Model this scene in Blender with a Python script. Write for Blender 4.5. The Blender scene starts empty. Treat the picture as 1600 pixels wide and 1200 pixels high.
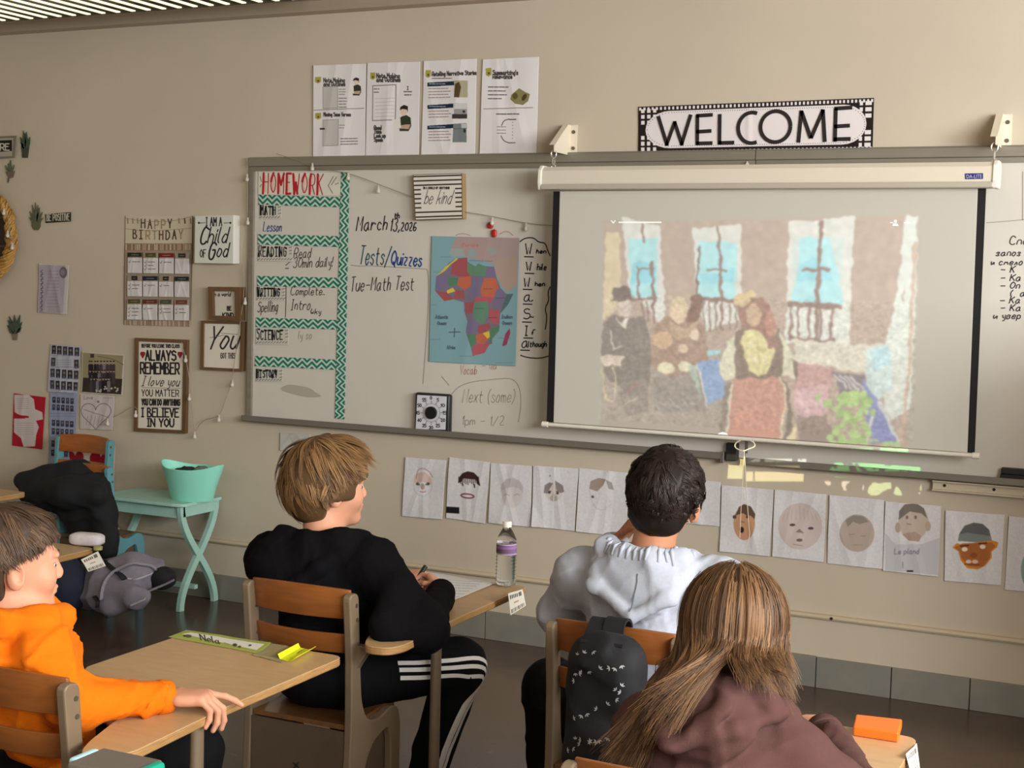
import bpy, bmesh, math, random
import numpy as np
from mathutils import Vector, Matrix

# ---------------------------------------------------------------- camera, world, light, exposure
F, CX, CY = 2214.2, 800.0, 600.0
YAW, PIT, ROL, DIST, EYE = .4419, -.0732, .0261, 5.7553, 1.6442


def _axes(y, p, r):
    cy, sy, cp, sp = math.cos(y), math.sin(y), math.cos(p), math.sin(p)
    f = np.array([-sy * cp, cy * cp, sp])
    rt = np.array([cy, sy, 0.0])
    up = np.cross(rt, f)
    return rt * math.cos(r) + up * math.sin(r), up * math.cos(r) - rt * math.sin(r), f


RT, UP, FW = _axes(YAW, PIT, ROL)
EYEP = np.array([0.0, -DIST, EYE])


def ray(x, y):
    return (x - CX) / F * RT - (y - CY) / F * UP + FW


def onz(x, y, z):
    d = ray(x, y)
    return EYEP + d * (z - EYE) / d[2]


def ony(x, y, Y):
    d = ray(x, y)
    return EYEP + d * (Y + DIST) / d[1]


def atd(x, y, d):
    return EYEP + ray(x, y) * d


SC = bpy.context.scene
COL = SC.collection
cam_data = bpy.data.cameras.new('camera')
cam = bpy.data.objects.new('camera', cam_data)
COL.objects.link(cam)
SC.camera = cam
cam_data.sensor_width = 36.0
cam_data.lens = F / 1600.0 * 36.0
cam_data.clip_start = .05
mw = Matrix.Identity(4)
for i in range(3):
    mw[i][0], mw[i][1], mw[i][2], mw[i][3] = RT[i], UP[i], -FW[i], EYEP[i]
cam.matrix_world = mw

SC.view_settings.view_transform = 'Standard'
SC.view_settings.look = 'None'
SC.view_settings.gamma = 1.0
SC.view_settings.use_curve_mapping = False
SC.view_settings.exposure = .85

world = bpy.data.worlds.new('world')
SC.world = world
world.use_nodes = True
world.node_tree.nodes['Background'].inputs[0].default_value = (.55, .62, .75, 1)
world.node_tree.nodes['Background'].inputs[1].default_value = .35


def area(name, loc, target, sx, sy, power, color):
    l = bpy.data.lights.new(name, 'AREA')
    l.shape = 'RECTANGLE'
    l.size, l.size_y = sx, sy
    l.energy = power
    l.color = color
    o = bpy.data.objects.new(name, l)
    COL.objects.link(o)
    o.location = loc
    o.rotation_euler = (Vector(target) - Vector(loc)).to_track_quat('-Z', 'Y').to_euler()
    return o


# daylight through the three windows of the side wall, and the ceiling lamps of the room
for i, wy in enumerate((-2.6, -4.7, -6.8)):
    area('window_daylight', (2.52, wy, 2.18), (0.0, wy + .45, 2.05), 1.5, 1.15, (86, 100, 92)[i], (.955, .98, 1.0))
for lx, ly in ((-4.6, -5.2), (-1.2, -5.6)):
    area('ceiling_lamp_light', (lx, ly, 2.86), (lx, ly, 0), 1.9, .5, 11, (1.0, .95, .84))

# ---------------------------------------------------------------- helpers


def lin(c):
    c = np.asarray(c, float) / 255.0
    return np.where(c <= .04045, c / 12.92, ((c + .055) / 1.055) ** 2.4)


MATS = {}


def M(name, rgb=(200, 200, 200), rough=.6, metal=0.0, spec=.5, var=0.0, vscale=20.0, bump=0.0, bscale=200.0, stretch=(1, 1, 1),
      sss=0.0, trans=0.0, ior=1.45, emit=None, estr=0.0, coat=0.0, attr=None, emit_attr=0.0, alpha=1.0, sheen=0.0, hue2=None):
    if name in MATS:
        return MATS[name]
    m = bpy.data.materials.new(name)
    m.use_nodes = True
    nt = m.node_tree
    b = nt.nodes['Principled BSDF']
    base = lin(rgb)
    b.inputs['Base Color'].default_value = (*base, 1)
    b.inputs['Roughness'].default_value = rough
    b.inputs['Metallic'].default_value = metal
    b.inputs['Specular IOR Level'].default_value = spec
    b.inputs['IOR'].default_value = ior
    b.inputs['Transmission Weight'].default_value = trans
    b.inputs['Coat Weight'].default_value = coat
    b.inputs['Alpha'].default_value = alpha
    if sheen:
        b.inputs['Sheen Weight'].default_value = sheen
    if sss:
        b.inputs['Subsurface Weight'].default_value = sss
        b.inputs['Subsurface Radius'].default_value = (.012, .005, .003)
        b.inputs['Subsurface Scale'].default_value = 1.0
    if emit is not None:
        b.inputs['Emission Color'].default_value = (*lin(emit), 1)
        b.inputs['Emission Strength'].default_value = estr
    tc = None

    def noise(scale):
        nonlocal tc
        if tc is None:
            t = nt.nodes.new('ShaderNodeTexCoord')
            mp = nt.nodes.new('ShaderNodeMapping')
            mp.inputs['Scale'].default_value = stretch
            nt.links.new(t.outputs['Object'], mp.inputs['Vector'])
            tc = mp
        n = nt.nodes.new('ShaderNodeTexNoise')
        n.inputs['Scale'].default_value = scale
        n.inputs['Detail'].default_value = 4
        nt.links.new(tc.outputs['Vector'], n.inputs['Vector'])
        return n
    src = None
    if attr:
        a = nt.nodes.new('ShaderNodeAttribute')
        a.attribute_name = attr
        src = a.outputs['Color']
        if emit_attr:
            nt.links.new(src, b.inputs['Emission Color'])
            b.inputs['Emission Strength'].default_value = emit_attr
            src = None
    if var:
        n = noise(vscale)
        r = nt.nodes.new('ShaderNodeMapRange')
        r.inputs['From Min'].default_value = .3
        r.inputs['From Max'].default_value = .7
        if hue2 is None:
            r.inputs['To Min'].default_value = 1 - var
            r.inputs['To Max'].default_value = 1 + var
            nt.links.new(n.outputs['Fac'], r.inputs['Value'])
            mx = nt.nodes.new('ShaderNodeVectorMath')
            mx.operation = 'SCALE'
            mx.inputs[0].default_value = base
            if src is not None:
                nt.links.new(src, mx.inputs[0])
            nt.links.new(r.outputs['Result'], mx.inputs['Scale'])
            src = mx.outputs['Vector']
        else:
            nt.links.new(n.outputs['Fac'], r.inputs['Value'])
            mx = nt.nodes.new('ShaderNodeMix')
            mx.data_type = 'RGBA'
            mx.inputs['A'].default_value = (*base, 1)
            mx.inputs['B'].default_value = (*lin(hue2), 1)
            nt.links.new(r.outputs['Result'], mx.inputs['Factor'])
            src = mx.outputs['Result']
    if src is not None:
        nt.links.new(src, b.inputs['Base Color'])
    if bump:
        n = noise(bscale)
        bp = nt.nodes.new('ShaderNodeBump')
        bp.inputs['Strength'].default_value = bump
        bp.inputs['Distance'].default_value = .002
        nt.links.new(n.outputs['Fac'], bp.inputs['Height'])
        nt.links.new(bp.outputs['Normal'], b.inputs['Normal'])
    MATS[name] = m
    return m


ORG = {}


class MB:
    """collects shapes given in world coordinates and links them as one mesh object"""

    def __init__(s):
        s.v, s.f, s.c, s.mi, s.n = [], [], [], [], 0
        s.hascol = False

    def add(s, v, f, col=None, mi=0):
        v = np.asarray(v, float).reshape(-1, 3)
        s.v.append(v)
        if isinstance(f, np.ndarray):
            s.f.extend((f + s.n).tolist())
        else:
            s.f.extend([[i + s.n for i in q] for q in f])
        s.mi.extend([mi] * len(f))
        if col is None:
            s.c.append(np.ones((len(v), 3)))
        else:
            s.hascol = True
            s.c.append(np.broadcast_to(np.asarray(col, float), (len(v), 3)))
        s.n += len(v)
        return s

    def box(s, lo, hi, R=None, ctr=None, mi=0, col=None):
        lo, hi = np.minimum(lo, hi), np.maximum(lo, hi)
        v = np.array([[(lo, hi)[(i >> k) & 1][k] for k in range(3)] for i in range(8)], float)
        if R is not None:
            ctr = (lo + hi) / 2 if ctr is None else np.asarray(ctr)
            v = (v - ctr) @ np.asarray(R).T + ctr
        return s.add(v, [(0, 2, 3, 1), (4, 5, 7, 6), (0, 1, 5, 4), (2, 6, 7, 3), (0, 4, 6, 2), (1, 3, 7, 5)], mi=mi, col=col)

    def tube(s, pts, r, n=8, mi=0, col=None, flat=1.0, closed=False):
        P = np.asarray(pts, float)
        k = len(P)
        r = np.broadcast_to(np.asarray(r, float), (k,))
        T = np.gradient(P, axis=0)
        T /= np.linalg.norm(T, axis=1)[:, None] + 1e-12
        ref = np.array([0, 0, 1.0]) if abs(T[0][2]) < .9 else np.array([1.0, 0, 0])
        rings = []
        U = np.cross(T[0], ref)
        U /= np.linalg.norm(U)
        a = np.arange(n) * 2 * math.pi / n
        for i in range(k):
            U = U - T[i] * (U @ T[i])
            U /= np.linalg.norm(U) + 1e-12
            V = np.cross(T[i], U)
            rings.append(P[i] + r[i] * (np.cos(a)[:, None] * U + flat * np.sin(a)[:, None] * V))
        f = []
        for i in range(k - 1):
            for j in range(n):
                f.append((i * n + j, i * n + (j + 1) % n, (i + 1) * n + (j + 1) % n, (i + 1) * n + j))
        if closed:
            i = k - 1
            for j in range(n):
                f.append((i * n + j, i * n + (j + 1) % n, (j + 1) % n, j))
        else:
            f.append(tuple(range(n))[::-1])
            f.append(tuple(range((k - 1) * n, k * n)))
        return s.add(np.concatenate(rings), f, mi=mi, col=col)

    def lathe(s, prof, ctr, n=32, mi=0, sx=1.0, sy=1.0, col=None, cap=True):
        a = np.arange(n) * 2 * math.pi / n
        v = [np.stack([ctr[0] + r * sx * np.cos(a), ctr[1] + r * sy * np.sin(a), np.full(n, ctr[2] + z)], 1) for r, z in prof]
        f = []
        for i in range(len(prof) - 1):
            for j in range(n):
                f.append((i * n + j, i * n + (j + 1) % n, (i + 1) * n + (j + 1) % n, (i + 1) * n + j))
        if cap:
            f.append(tuple(range(n))[::-1])
            f.append(tuple(range((len(prof) - 1) * n, len(prof) * n)))
        return s.add(np.concatenate(v), f, mi=mi, col=col)

    def prism(s, poly, vec, mi=0, col=None):
        p = np.asarray(poly, float)
        k = len(p)
        v = np.concatenate([p, p + np.asarray(vec, float)])
        f = [tuple(range(k))[::-1], tuple(range(k, 2 * k))] + [(i, (i + 1) % k, (i + 1) % k + k, i + k) for i in range(k)]
        return s.add(v, f, mi=mi, col=col)

    def build(s, name, mat, parent=None, smooth=False, bevel=0.0, seg=2, subsurf=0, org=None):
        v = np.concatenate(s.v)
        if parent is not None:
            o0 = ORG[parent.name]
        elif org is not None:
            o0 = np.asarray(org, float)
        else:
            o0 = np.array([(v[:, 0].min() + v[:, 0].max()) / 2, (v[:, 1].min() + v[:, 1].max()) / 2, v[:, 2].min()])
        me = bpy.data.meshes.new(name)
        me.from_pydata((v - o0).tolist(), [], s.f)
        mats = mat if isinstance(mat, (list, tuple)) else [mat]
        for m in mats:
            me.materials.append(m)
        if len(mats) > 1:
            me.polygons.foreach_set('material_index', s.mi)
        if s.hascol:
            at = me.color_attributes.new('Col', 'FLOAT_COLOR', 'POINT')
            c = np.ones((s.n, 4), np.float32)
            c[:, :3] = np.concatenate(s.c)
            at.data.foreach_set('color', c.ravel())
        bm = bmesh.new()
        bm.from_mesh(me)
        bmesh.ops.recalc_face_normals(bm, faces=bm.faces) if len(bm.faces) < 40000 else None
        if bevel:
            es = [e for e in bm.edges if len(e.link_faces) == 2 and e.calc_face_angle(0) > .5]
            bmesh.ops.bevel(bm, geom=es, offset=bevel, segments=seg, affect='EDGES', profile=.5, clamp_overlap=True)
        bm.to_mesh(me)
        bm.free()
        o = bpy.data.objects.new(name, me)
        COL.objects.link(o)
        if smooth:
            me.polygons.foreach_set('use_smooth', [True] * len(me.polygons))
            if smooth != 'all':
                try:
                    me.set_sharp_from_angle(angle=.7)
                except Exception:
                    pass
        if subsurf:
            md = o.modifiers.new('subsurf', 'SUBSURF')
            md.levels = md.render_levels = subsurf
        if parent is not None:
            o.parent = parent
            ORG[o.name] = ORG[parent.name]
        else:
            o.location = o0
            ORG[o.name] = o0
        return o


def tag(o, label=None, cat=None, group=None, kind=None):
    if label:
        o['label'] = label
    if cat:
        o['category'] = cat
    if group:
        o['group'] = group
    if kind:
        o['kind'] = kind
    return o


def thing(name, label, cat, loc=(0, 0, 0), group=None):
    o = bpy.data.objects.new(name, None)
    COL.objects.link(o)
    o.location = loc
    o.empty_display_size = .05
    ORG[o.name] = np.asarray(loc, float)
    return tag(o, label, cat, group)


def dup(root, loc, label=None, rotz=0.0, group=None):
    def cp(o, par):
        c = o.copy()
        COL.objects.link(c)
        c.parent = par
        for ch in o.children:
            cp(ch, c)
        return c
    r = cp(root, None)
    r.location = loc
    r.rotation_euler = (0, 0, rotz)
    ORG[r.name] = np.asarray(loc, float)
    if label:
        r['label'] = label
    if group:
        r['group'] = group
    return r


def chaikin(p, it=2):
    p = np.asarray(p, float)
    for _ in range(it):
        if len(p) < 3:
            return p
        q = [p[0]]
        for a, b in zip(p[:-1], p[1:]):
            q += [a * .75 + b * .25, a * .25 + b * .75]
        q.append(p[-1])
        p = np.array(q)
    return p


GL = {}
for _l in '''A 02 29 42|15 35;B 02 09 29 38 37 26 06|26 35 44 43 32 02;C 48 29 19 07 04 12 32 43;D 02 09 29 47 44 22 02;E 49 09 02 42|06 36;F 49 09 02|06 36
G 48 39 19 07 04 12 32 44 46 26;H 09 02|49 42|06 46;I 19 39|29 22|12 32;J 39 33 22 12 03;K 09 02|49 05|16 42;L 09 02 42;M 02 09 25 49 42;N 02 09 42 49
O 29 07 04 22 44 47 29;P 02 09 39 48 46 35 05;Q 29 07 04 22 44 47 29|24 41;R 02 09 39 48 46 35 05|25 42;S 48 29 08 16 36 45 43 22 03;T 09 49|29 22;U 09 04 12 32 44 49
V 09 22 49;W 09 12 26 32 49;X 09 42|49 02;Y 09 25 49|25 22;Z 09 49 02 42;a 36 16 04 03 12 22 34|36 33 42;b 09 02|04 16 26 35 33 22 12 03;c 35 26 16 04 12 22 33
d 39 32|35 26 16 04 03 12 22 34;e 04 34 35 26 16 04 03 12 22 33;f 38 29 18 12|05 25;g 36 16 04 03 12 22 34|36 31 20 10;h 09 02|04 16 26 35 32;i 16 12|18 17
j 26 21 10|28 27;k 09 02|35 04|15 32;l 19 13 22;m 06 02|05 16 25 22|25 36 45 42;n 06 02|04 16 26 35 32;o 16 04 03 12 22 34 35 26 16;p 06 00|05 16 26 35 33 22 12 03
q 36 30|35 26 16 04 03 12 22 33;r 06 02|04 16 26 35;s 35 26 16 05 24 33 22 12 03;t 18 13 22 32|06 36;u 06 03 12 22 34|36 32;v 06 22 46;w 06 12 25 32 46;x 06 32|36 02
y 06 13 23|36 31 20 10;z 06 36 02 32;0 29 07 04 22 44 47 29;1 17 29 22;2 08 19 29 38 36 02 42;3 08 19 39 47 26 44 32 12 03;4 32 39 04 44;5 49 09 06 36 44 32 02
6 38 19 05 03 12 32 44 35 15 04;7 09 49 12;8 26 18 29 38 26 04 12 32 44 26;9 45 36 16 07 19 39 46 32;- 05 45;/ 01 49;. 22 23;, 23 11;! 29 25|22 23;> 08 46 04|02 42
' 29 27;: 23 24|25 26;( 39 17 14 31;) 19 37 34 11;п 02 06 36 32;о 16 04 03 12 22 34 35 26 16;з 05 16 26 35 14 33 22 12 03;в 02 06 26 35 14 33 22 02;и 06 03 12 36 32
м 02 16 24 36 42;л 02 13 26 32;К 09 02|49 05|16 42;С 48 29 19 07 04 12 32 43;О 29 07 04 22 44 47 29;р 06 00|05 16 26 35 33 22 12 03;у 06 13 23|36 31 20 10
а 36 16 04 03 12 22 34|36 33 42;с 35 26 16 04 12 22 33;е 04 34 35 26 16 04 03 12 22 33;— 05 45'''.replace('\n', ';').split(';'):
    _k, _r = _l[0], _l[2:]
    GL[_k] = [[(int(t[0]), int(t[1]) - 2) for t in part.split()] for part in _r.split('|')]
NARROW = set("iljI1.,!':")


def strokes(text, x, y, h, xs=1.0, slope=0.0, slant=.15, jit=.25, seed=1, smooth=1):
    """handwritten polylines in picture units: x right, y down, h = capital height"""
    rn = random.Random(seed)
    u = h / 7.0
    out, cx = [], 0.0
    for ch in text:
        if ch == ' ':
            cx += 3.2
            continue
        g = GL.get(ch)
        if g is None:
            cx += 3
            continue
        lo = min(p[0] for part in g for p in part)
        wd = max(p[0] for part in g for p in part) - lo
        for part in g:
            pts = []
            for (gx, gy) in part:
                gx, gy = gx - lo + rn.uniform(-jit, jit), gy + rn.uniform(-jit, jit)
                px = (cx + gx) * u * xs + gy * u * slant
                pts.append((x + px, y - gy * u + px * slope))
            out.append(np.array(pts) if ch in 'AEFHIKLMNTVWXYZ147/->—К' else chaikin(pts, smooth))
        cx += wd + 1.5
    return out


def swidth(text):
    return sum(3.2 if c == ' ' else (max(p[0] for q in GL[c] for p in q) - min(p[0] for q in GL[c] for p in q) + 1.5) for c in text if c == ' ' or c in GL)


def fit_strokes(text, x0, x1, y, h, **k):
    xs = (x1 - x0) / max(swidth(text) * h / 7.0, 1e-6)
    return strokes(text, x0, y, h, xs=xs, **k)


def ink(name, mat, parent, lines, width, Y, extra=0.0008):
    """marker lines given in picture pixels laid as thin raised ribbons on the plane Y"""
    mb = MB()
    for l in lines:
        P = np.array([ony(p[0], p[1], Y) for p in l])
        T = np.gradient(P, axis=0)
        nrm = np.stack([-T[:, 2], np.zeros(len(P)), T[:, 0]], 1)
        nrm /= np.linalg.norm(nrm, axis=1)[:, None] + 1e-9
        w = width / 2
        a, b = P + nrm * w, P - nrm * w
        k = len(P)
        v = np.concatenate([a, b])
        v[:, 1] -= extra
        mb.add(v, [(i, i + 1, k + i + 1, k + i) for i in range(k - 1)])
    return mb.build(name, mat, parent)


def homog(q):
    """homography: picture quad (tl,tr,br,bl) -> unit square"""
    A, b = [], []
    for (x, y), (u, v) in zip(q, ((0, 0), (1, 0), (1, 1), (0, 1))):
        A.append([x, y, 1, 0, 0, 0, -u * x, -u * y]); b.append(u)
        A.append([0, 0, 0, x, y, 1, -v * x, -v * y]); b.append(v)
    h = np.linalg.solve(np.array(A, float), np.array(b, float))
    return np.append(h, 1).reshape(3, 3)


class Cv:
    """a small raster painted in picture coordinates of a flat print; becomes vertex colours of the sheet's own mesh"""

    def __init__(s, quad, bg, res=1.15, seed=0):
        q = np.array(quad, float)
        s.H = homog(quad)
        s.w = max(6, int(max(np.linalg.norm(q[1] - q[0]), np.linalg.norm(q[2] - q[3])) * res))
        s.h = max(6, int(max(np.linalg.norm(q[3] - q[0]), np.linalg.norm(q[2] - q[1])) * res))
        s.a = np.ones((s.h, s.w, 3)) * np.asarray(bg, float)
        s.res = res
        s.rng = np.random.default_rng(seed)

    def tr(s, pts):
        p = np.asarray(pts, float)
        q = np.c_[p, np.ones(len(p))] @ s.H.T
        return q[:, :2] / q[:, 2:] * np.array([s.w, s.h])

    def _blend(s, m, x0, x1, y0, y1, col, al):
        m = (m * al)[..., None]
        s.a[y0:y1, x0:x1] = s.a[y0:y1, x0:x1] * (1 - m) + np.asarray(col, float) * m

    def poly(s, pts, col, al=1.0, raw=False):
        p = np.asarray(pts, float) if raw else s.tr(pts)
        x0, y0 = np.maximum(np.floor(p.min(0)).astype(int), 0)
        x1 = min(int(math.ceil(p[:, 0].max())) + 1, s.w)
        y1 = min(int(math.ceil(p[:, 1].max())) + 1, s.h)
        if x1 <= x0 or y1 <= y0:
            return s
        m = np.zeros((y1 - y0, x1 - x0))
        for dx in (.25, .75):
            for dy in (.25, .75):
                X, Y = np.meshgrid(np.arange(x0, x1) + dx, np.arange(y0, y1) + dy)
                ins = np.zeros(X.shape, bool)
                for i in range(len(p)):
                    a, b = p[i - 1], p[i]
                    if a[1] == b[1]:
                        continue
                    c = ((a[1] > Y) != (b[1] > Y)) & (X < (b[0] - a[0]) * (Y - a[1]) / (b[1] - a[1]) + a[0])
                    ins ^= c
                m += ins * .25
        s._blend(m, x0, x1, y0, y1, col, al)
        return s

    def ell(s, cx, cy, rx, ry, col, al=1.0, rot=0.0):
        t = np.linspace(0, 2 * math.pi, 28, endpoint=False)
        x, y = rx * np.cos(t), ry * np.sin(t)
        c, d = math.cos(rot), math.sin(rot)
        return s.poly(np.stack([cx + x * c - y * d, cy + x * d + y * c], 1), col, al)

    def rect(s, x0, y0, x1, y1, col, al=1.0, dy=0.0):
        return s.poly([(x0, y0), (x1, y0 + dy), (x1, y1 + dy), (x0, y1)], col, al)

    def line(s, pts, w, col, al=1.0):
        p = s.tr(pts)
        r = max(w * s.res / 2, .35)
        for a, b in zip(p[:-1], p[1:]):
            x0, y0 = np.maximum(np.floor(np.minimum(a, b) - r - 1).astype(int), 0)
            x1, y1 = np.minimum(np.ceil(np.maximum(a, b) + r + 2).astype(int), [s.w, s.h])
            if x1 <= x0 or y1 <= y0:
                continue
            X, Y = np.meshgrid(np.arange(x0, x1) + .5, np.arange(y0, y1) + .5)
            d = b - a
            L = d @ d + 1e-9
            t = np.clip(((X - a[0]) * d[0] + (Y - a[1]) * d[1]) / L, 0, 1)
            dist = np.hypot(X - a[0] - t * d[0], Y - a[1] - t * d[1])
            s._blend(np.clip(r + .5 - dist, 0, 1), x0, x1, y0, y1, col, al)
        return s

    def text(s, t, x, y, h, w, col, al=1.0, **k):
        for l in strokes(t, x, y, h, **k):
            s.line(l, w, col, al)
        return s

    def fit(s, t, x0, x1, y, h, w, col, al=1.0, **k):
        for l in fit_strokes(t, x0, x1, y, h, **k):
            s.line(l, w, col, al)
        return s

    def scribble(s, x0, x1, y, h, w, col, al=1.0, slope=0.0, n=None):
        """rows of print too small to read: a run of short words"""
        x = x0
        while x < x1:
            L = s.rng.uniform(2.5, 6) * h / 3
            e = min(x + L, x1)
            s.line([(x, y + (x - x0) * slope), (e, y + (e - x0) * slope)], w, col, al)
            x = e + h * .45
        return s

    def blur(s, k=1):
        for _ in range(k):
            p = np.pad(s.a, ((1, 1), (1, 1), (0, 0)), 'edge')
            s.a = (p[:-2, 1:-1] + p[2:, 1:-1] + p[1:-1, :-2] + p[1:-1, 2:] + 2 * p[1:-1, 1:-1]) / 6
        return s

    def warp(s, amp, k=10):
        def fld():
            n = s.rng.normal(size=(s.h, s.w))
            for _ in range(k):
                p = np.pad(n, 1, 'edge')
                n = (p[:-2, 1:-1] + p[2:, 1:-1] + p[1:-1, :-2] + p[1:-1, 2:] + p[1:-1, 1:-1]) / 5
            return n / (n.std() + 1e-9) * amp
        Y, X = np.mgrid[0:s.h, 0:s.w]
        yy = np.clip(Y + fld(), 0, s.h - 1.001)
        xx = np.clip(X + fld(), 0, s.w - 1.001)
        y0, x0 = yy.astype(int), xx.astype(int)
        fy, fx = (yy - y0)[..., None], (xx - x0)[..., None]
        a = s.a
        s.a = (a[y0, x0] * (1 - fx) + a[y0, x0 + 1] * fx) * (1 - fy) + (a[y0 + 1, x0] * (1 - fx) + a[y0 + 1, x0 + 1] * fx) * fy
        return s

    def mottle(s, x0, y0, x1, y1, amt, k=5):
        """tonal unevenness of a video picture inside a window of picture coordinates"""
        p = s.tr([(x0, y0), (x1, y1)]).astype(int)
        sub = s.a[max(p[0][1], 0):p[1][1], max(p[0][0], 0):p[1][0]]
        n = s.rng.normal(size=sub.shape[:2])
        for _ in range(k):
            q = np.pad(n, 1, 'edge')
            n = (q[:-2, 1:-1] + q[2:, 1:-1] + q[1:-1, :-2] + q[1:-1, 2:] + q[1:-1, 1:-1]) / 5
        n /= n.std() + 1e-9
        sub *= 1 + amt * n[..., None]
        return s

    def grain(s, amt, k=3):
        n = s.rng.normal(size=(s.h, s.w))
        for _ in range(k):
            p = np.pad(n, 1, 'edge')
            n = (p[:-2, 1:-1] + p[2:, 1:-1] + p[1:-1, :-2] + p[1:-1, 2:] + p[1:-1, 1:-1]) / 5
        n /= n.std() + 1e-9
        s.a = s.a * (1 + amt * n[..., None])
        return s


def sheetmesh(cv, corners, off_dir, thick=.0012, wave=0.0, seed=0, curl=None):
    """grid mesh with the print in its vertex colours; corners tl,tr,br,bl in world coordinates, off_dir = towards the viewer"""
    tl, tr, br, bl = [np.asarray(c, float) for c in corners]
    w, h = cv.w, cv.h
    u = (np.arange(w) + .0) / (w - 1)
    v = (np.arange(h) + .0) / (h - 1)
    U, V = np.meshgrid(u, v)
    P = ((1 - U) * (1 - V))[..., None] * tl + (U * (1 - V))[..., None] * tr + (U * V)[..., None] * br + ((1 - U) * V)[..., None] * bl
    off = np.asarray(off_dir, float)
    hgt = np.full(U.shape, thick)
    if wave:
        r = np.random.default_rng(seed)
        for _ in range(6):
            a = r.uniform(0, 6.28)
            k = r.uniform(3, 9)
            hgt = hgt + wave * .3 * (1 + np.sin(k * (U * math.cos(a) + V * math.sin(a)) + r.uniform(0, 6)))
        for _ in range(2):
            c = r.uniform(.2, .8)
            a = r.uniform(-.5, .5)
            hgt = hgt + wave * .8 * np.maximum(0, 1 - np.abs(U - c - a * (V - .5)) * 8)
    if curl is not None:
        hgt = hgt + curl(U, V)
    P = P + hgt[..., None] * off
    idx = np.arange(w * h).reshape(h, w)
    f = np.stack([idx[:-1, :-1], idx[1:, :-1], idx[1:, 1:], idx[:-1, 1:]], -1).reshape(-1, 4)
    col = lin(np.clip(cv.a, 0, 255)).reshape(-1, 3)
    ring = np.concatenate([idx[0, :], idx[1:, -1], idx[-1, -2::-1], idx[-2:0:-1, 0]])
    k = len(ring)
    back = P.reshape(-1, 3)[ring] - off * thick
    n0 = w * h
    rf = [[int(ring[i]), int(ring[(i + 1) % k]), n0 + (i + 1) % k, n0 + i] for i in range(k)]
    mb = MB()
    mb.add(np.concatenate([P.reshape(-1, 3), back]), f.tolist() + rf, col=np.concatenate([col, col[ring]]))
    return mb


PRINT = M('printed_paper', attr='Col', rough=.75, spec=.25)
MY = np.array([0, -1.0, 0])


def paper(name, label, cat, quad, paint, Y=0.0, bg=(225, 222, 220), res=1.15, wave=.002, seed=0, group=None, parent=None, mat=None, blur=1, curl=None):
    cv = Cv(quad, bg, res, seed)
    if paint:
        paint(cv)
    if blur:
        cv.blur(blur)
    cor = [ony(p[0], p[1], Y - .001) for p in quad]
    o = sheetmesh(cv, cor, MY, wave=wave, seed=seed, curl=curl).build(name, mat or PRINT, parent, smooth='all')
    if parent is None:
        tag(o, label, cat, group)
    return o


def pxbox(quad, Y0, Y1):
    """slab whose front outline is the picture quad on plane Y1, reaching back to Y0"""
    p = [ony(x, y, Y1) for x, y in quad]
    return p, (0, Y0 - Y1, 0)


FONTCACHE = {}


def fmesh(text, extr=0.0):
    cu = bpy.data.curves.new('t', 'FONT')
    cu.body = text
    cu.extrude = extr
    cu.resolution_u = 3
    o = bpy.data.objects.new('t', cu)
    me = bpy.data.meshes.new_from_object(o)
    v = np.array([x.co[:] for x in me.vertices]).reshape(-1, 3)
    f = [list(p.vertices) for p in me.polygons]
    bpy.data.objects.remove(o)
    bpy.data.curves.remove(cu)
    bpy.data.meshes.remove(me)
    v = v - v.min(0)
    v = v / np.maximum(v.max(0), 1e-9)
    return v, f


def ftext(mb, text, quad, Y, lift=.0015, boldx=0.0, mi=0):
    """lettering stretched over a picture quad on plane Y"""
    v, f = fmesh(text)
    tl, tr, br, bl = [ony(p[0], p[1], Y - lift) for p in quad]
    U, V = v[:, :1], 1 - v[:, 1:2]
    P = (1 - U) * (1 - V) * tl + U * (1 - V) * tr + U * V * br + (1 - U) * V * bl
    mb.add(P, f, mi=mi)
    if boldx:
        for dx in (-boldx, boldx):
            mb.add(P + np.array([dx, -.0002, 0]), f, mi=mi)
    return mb


def Q(x0, y0, x1, y1, s=0.0, t=0.0):
    """picture quad with slope s of its top and bottom and lean t of its sides"""
    h, w = y1 - y0, x1 - x0
    return [(x0, y0), (x1, y0 + s * w), (x1 - t * h, y1 + s * w), (x0 - t * h, y1)]
# ---------------------------------------------------------------- the room
WALLP = M('wall_paint', (196, 183, 162), .62, var=.05, vscale=1.3, bump=.12, bscale=160)
CEILP = M('ceiling_paint', (196, 182, 160), .8, var=.03, vscale=2)
FLOORM = M('floor_vinyl', (82, 65, 54), .22, spec=.5, var=.22, vscale=9, bump=.03, bscale=14)
BASEM = M('base_panel_grey', (136, 131, 118), .45, var=.07, vscale=7, hue2=(124, 123, 115))
TRIMM = M('trim_paint', (196, 180, 152), .5)
XL, XR, YB, YF, ZC = -7.6, 2.6, -9.0, 0.0, 2.93


def struct(name, mb, mat, parent=None, **k):
    o = mb.build(name, mat, parent, **k)
    if parent is None:
        o['kind'] = 'structure'
    return o


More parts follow.
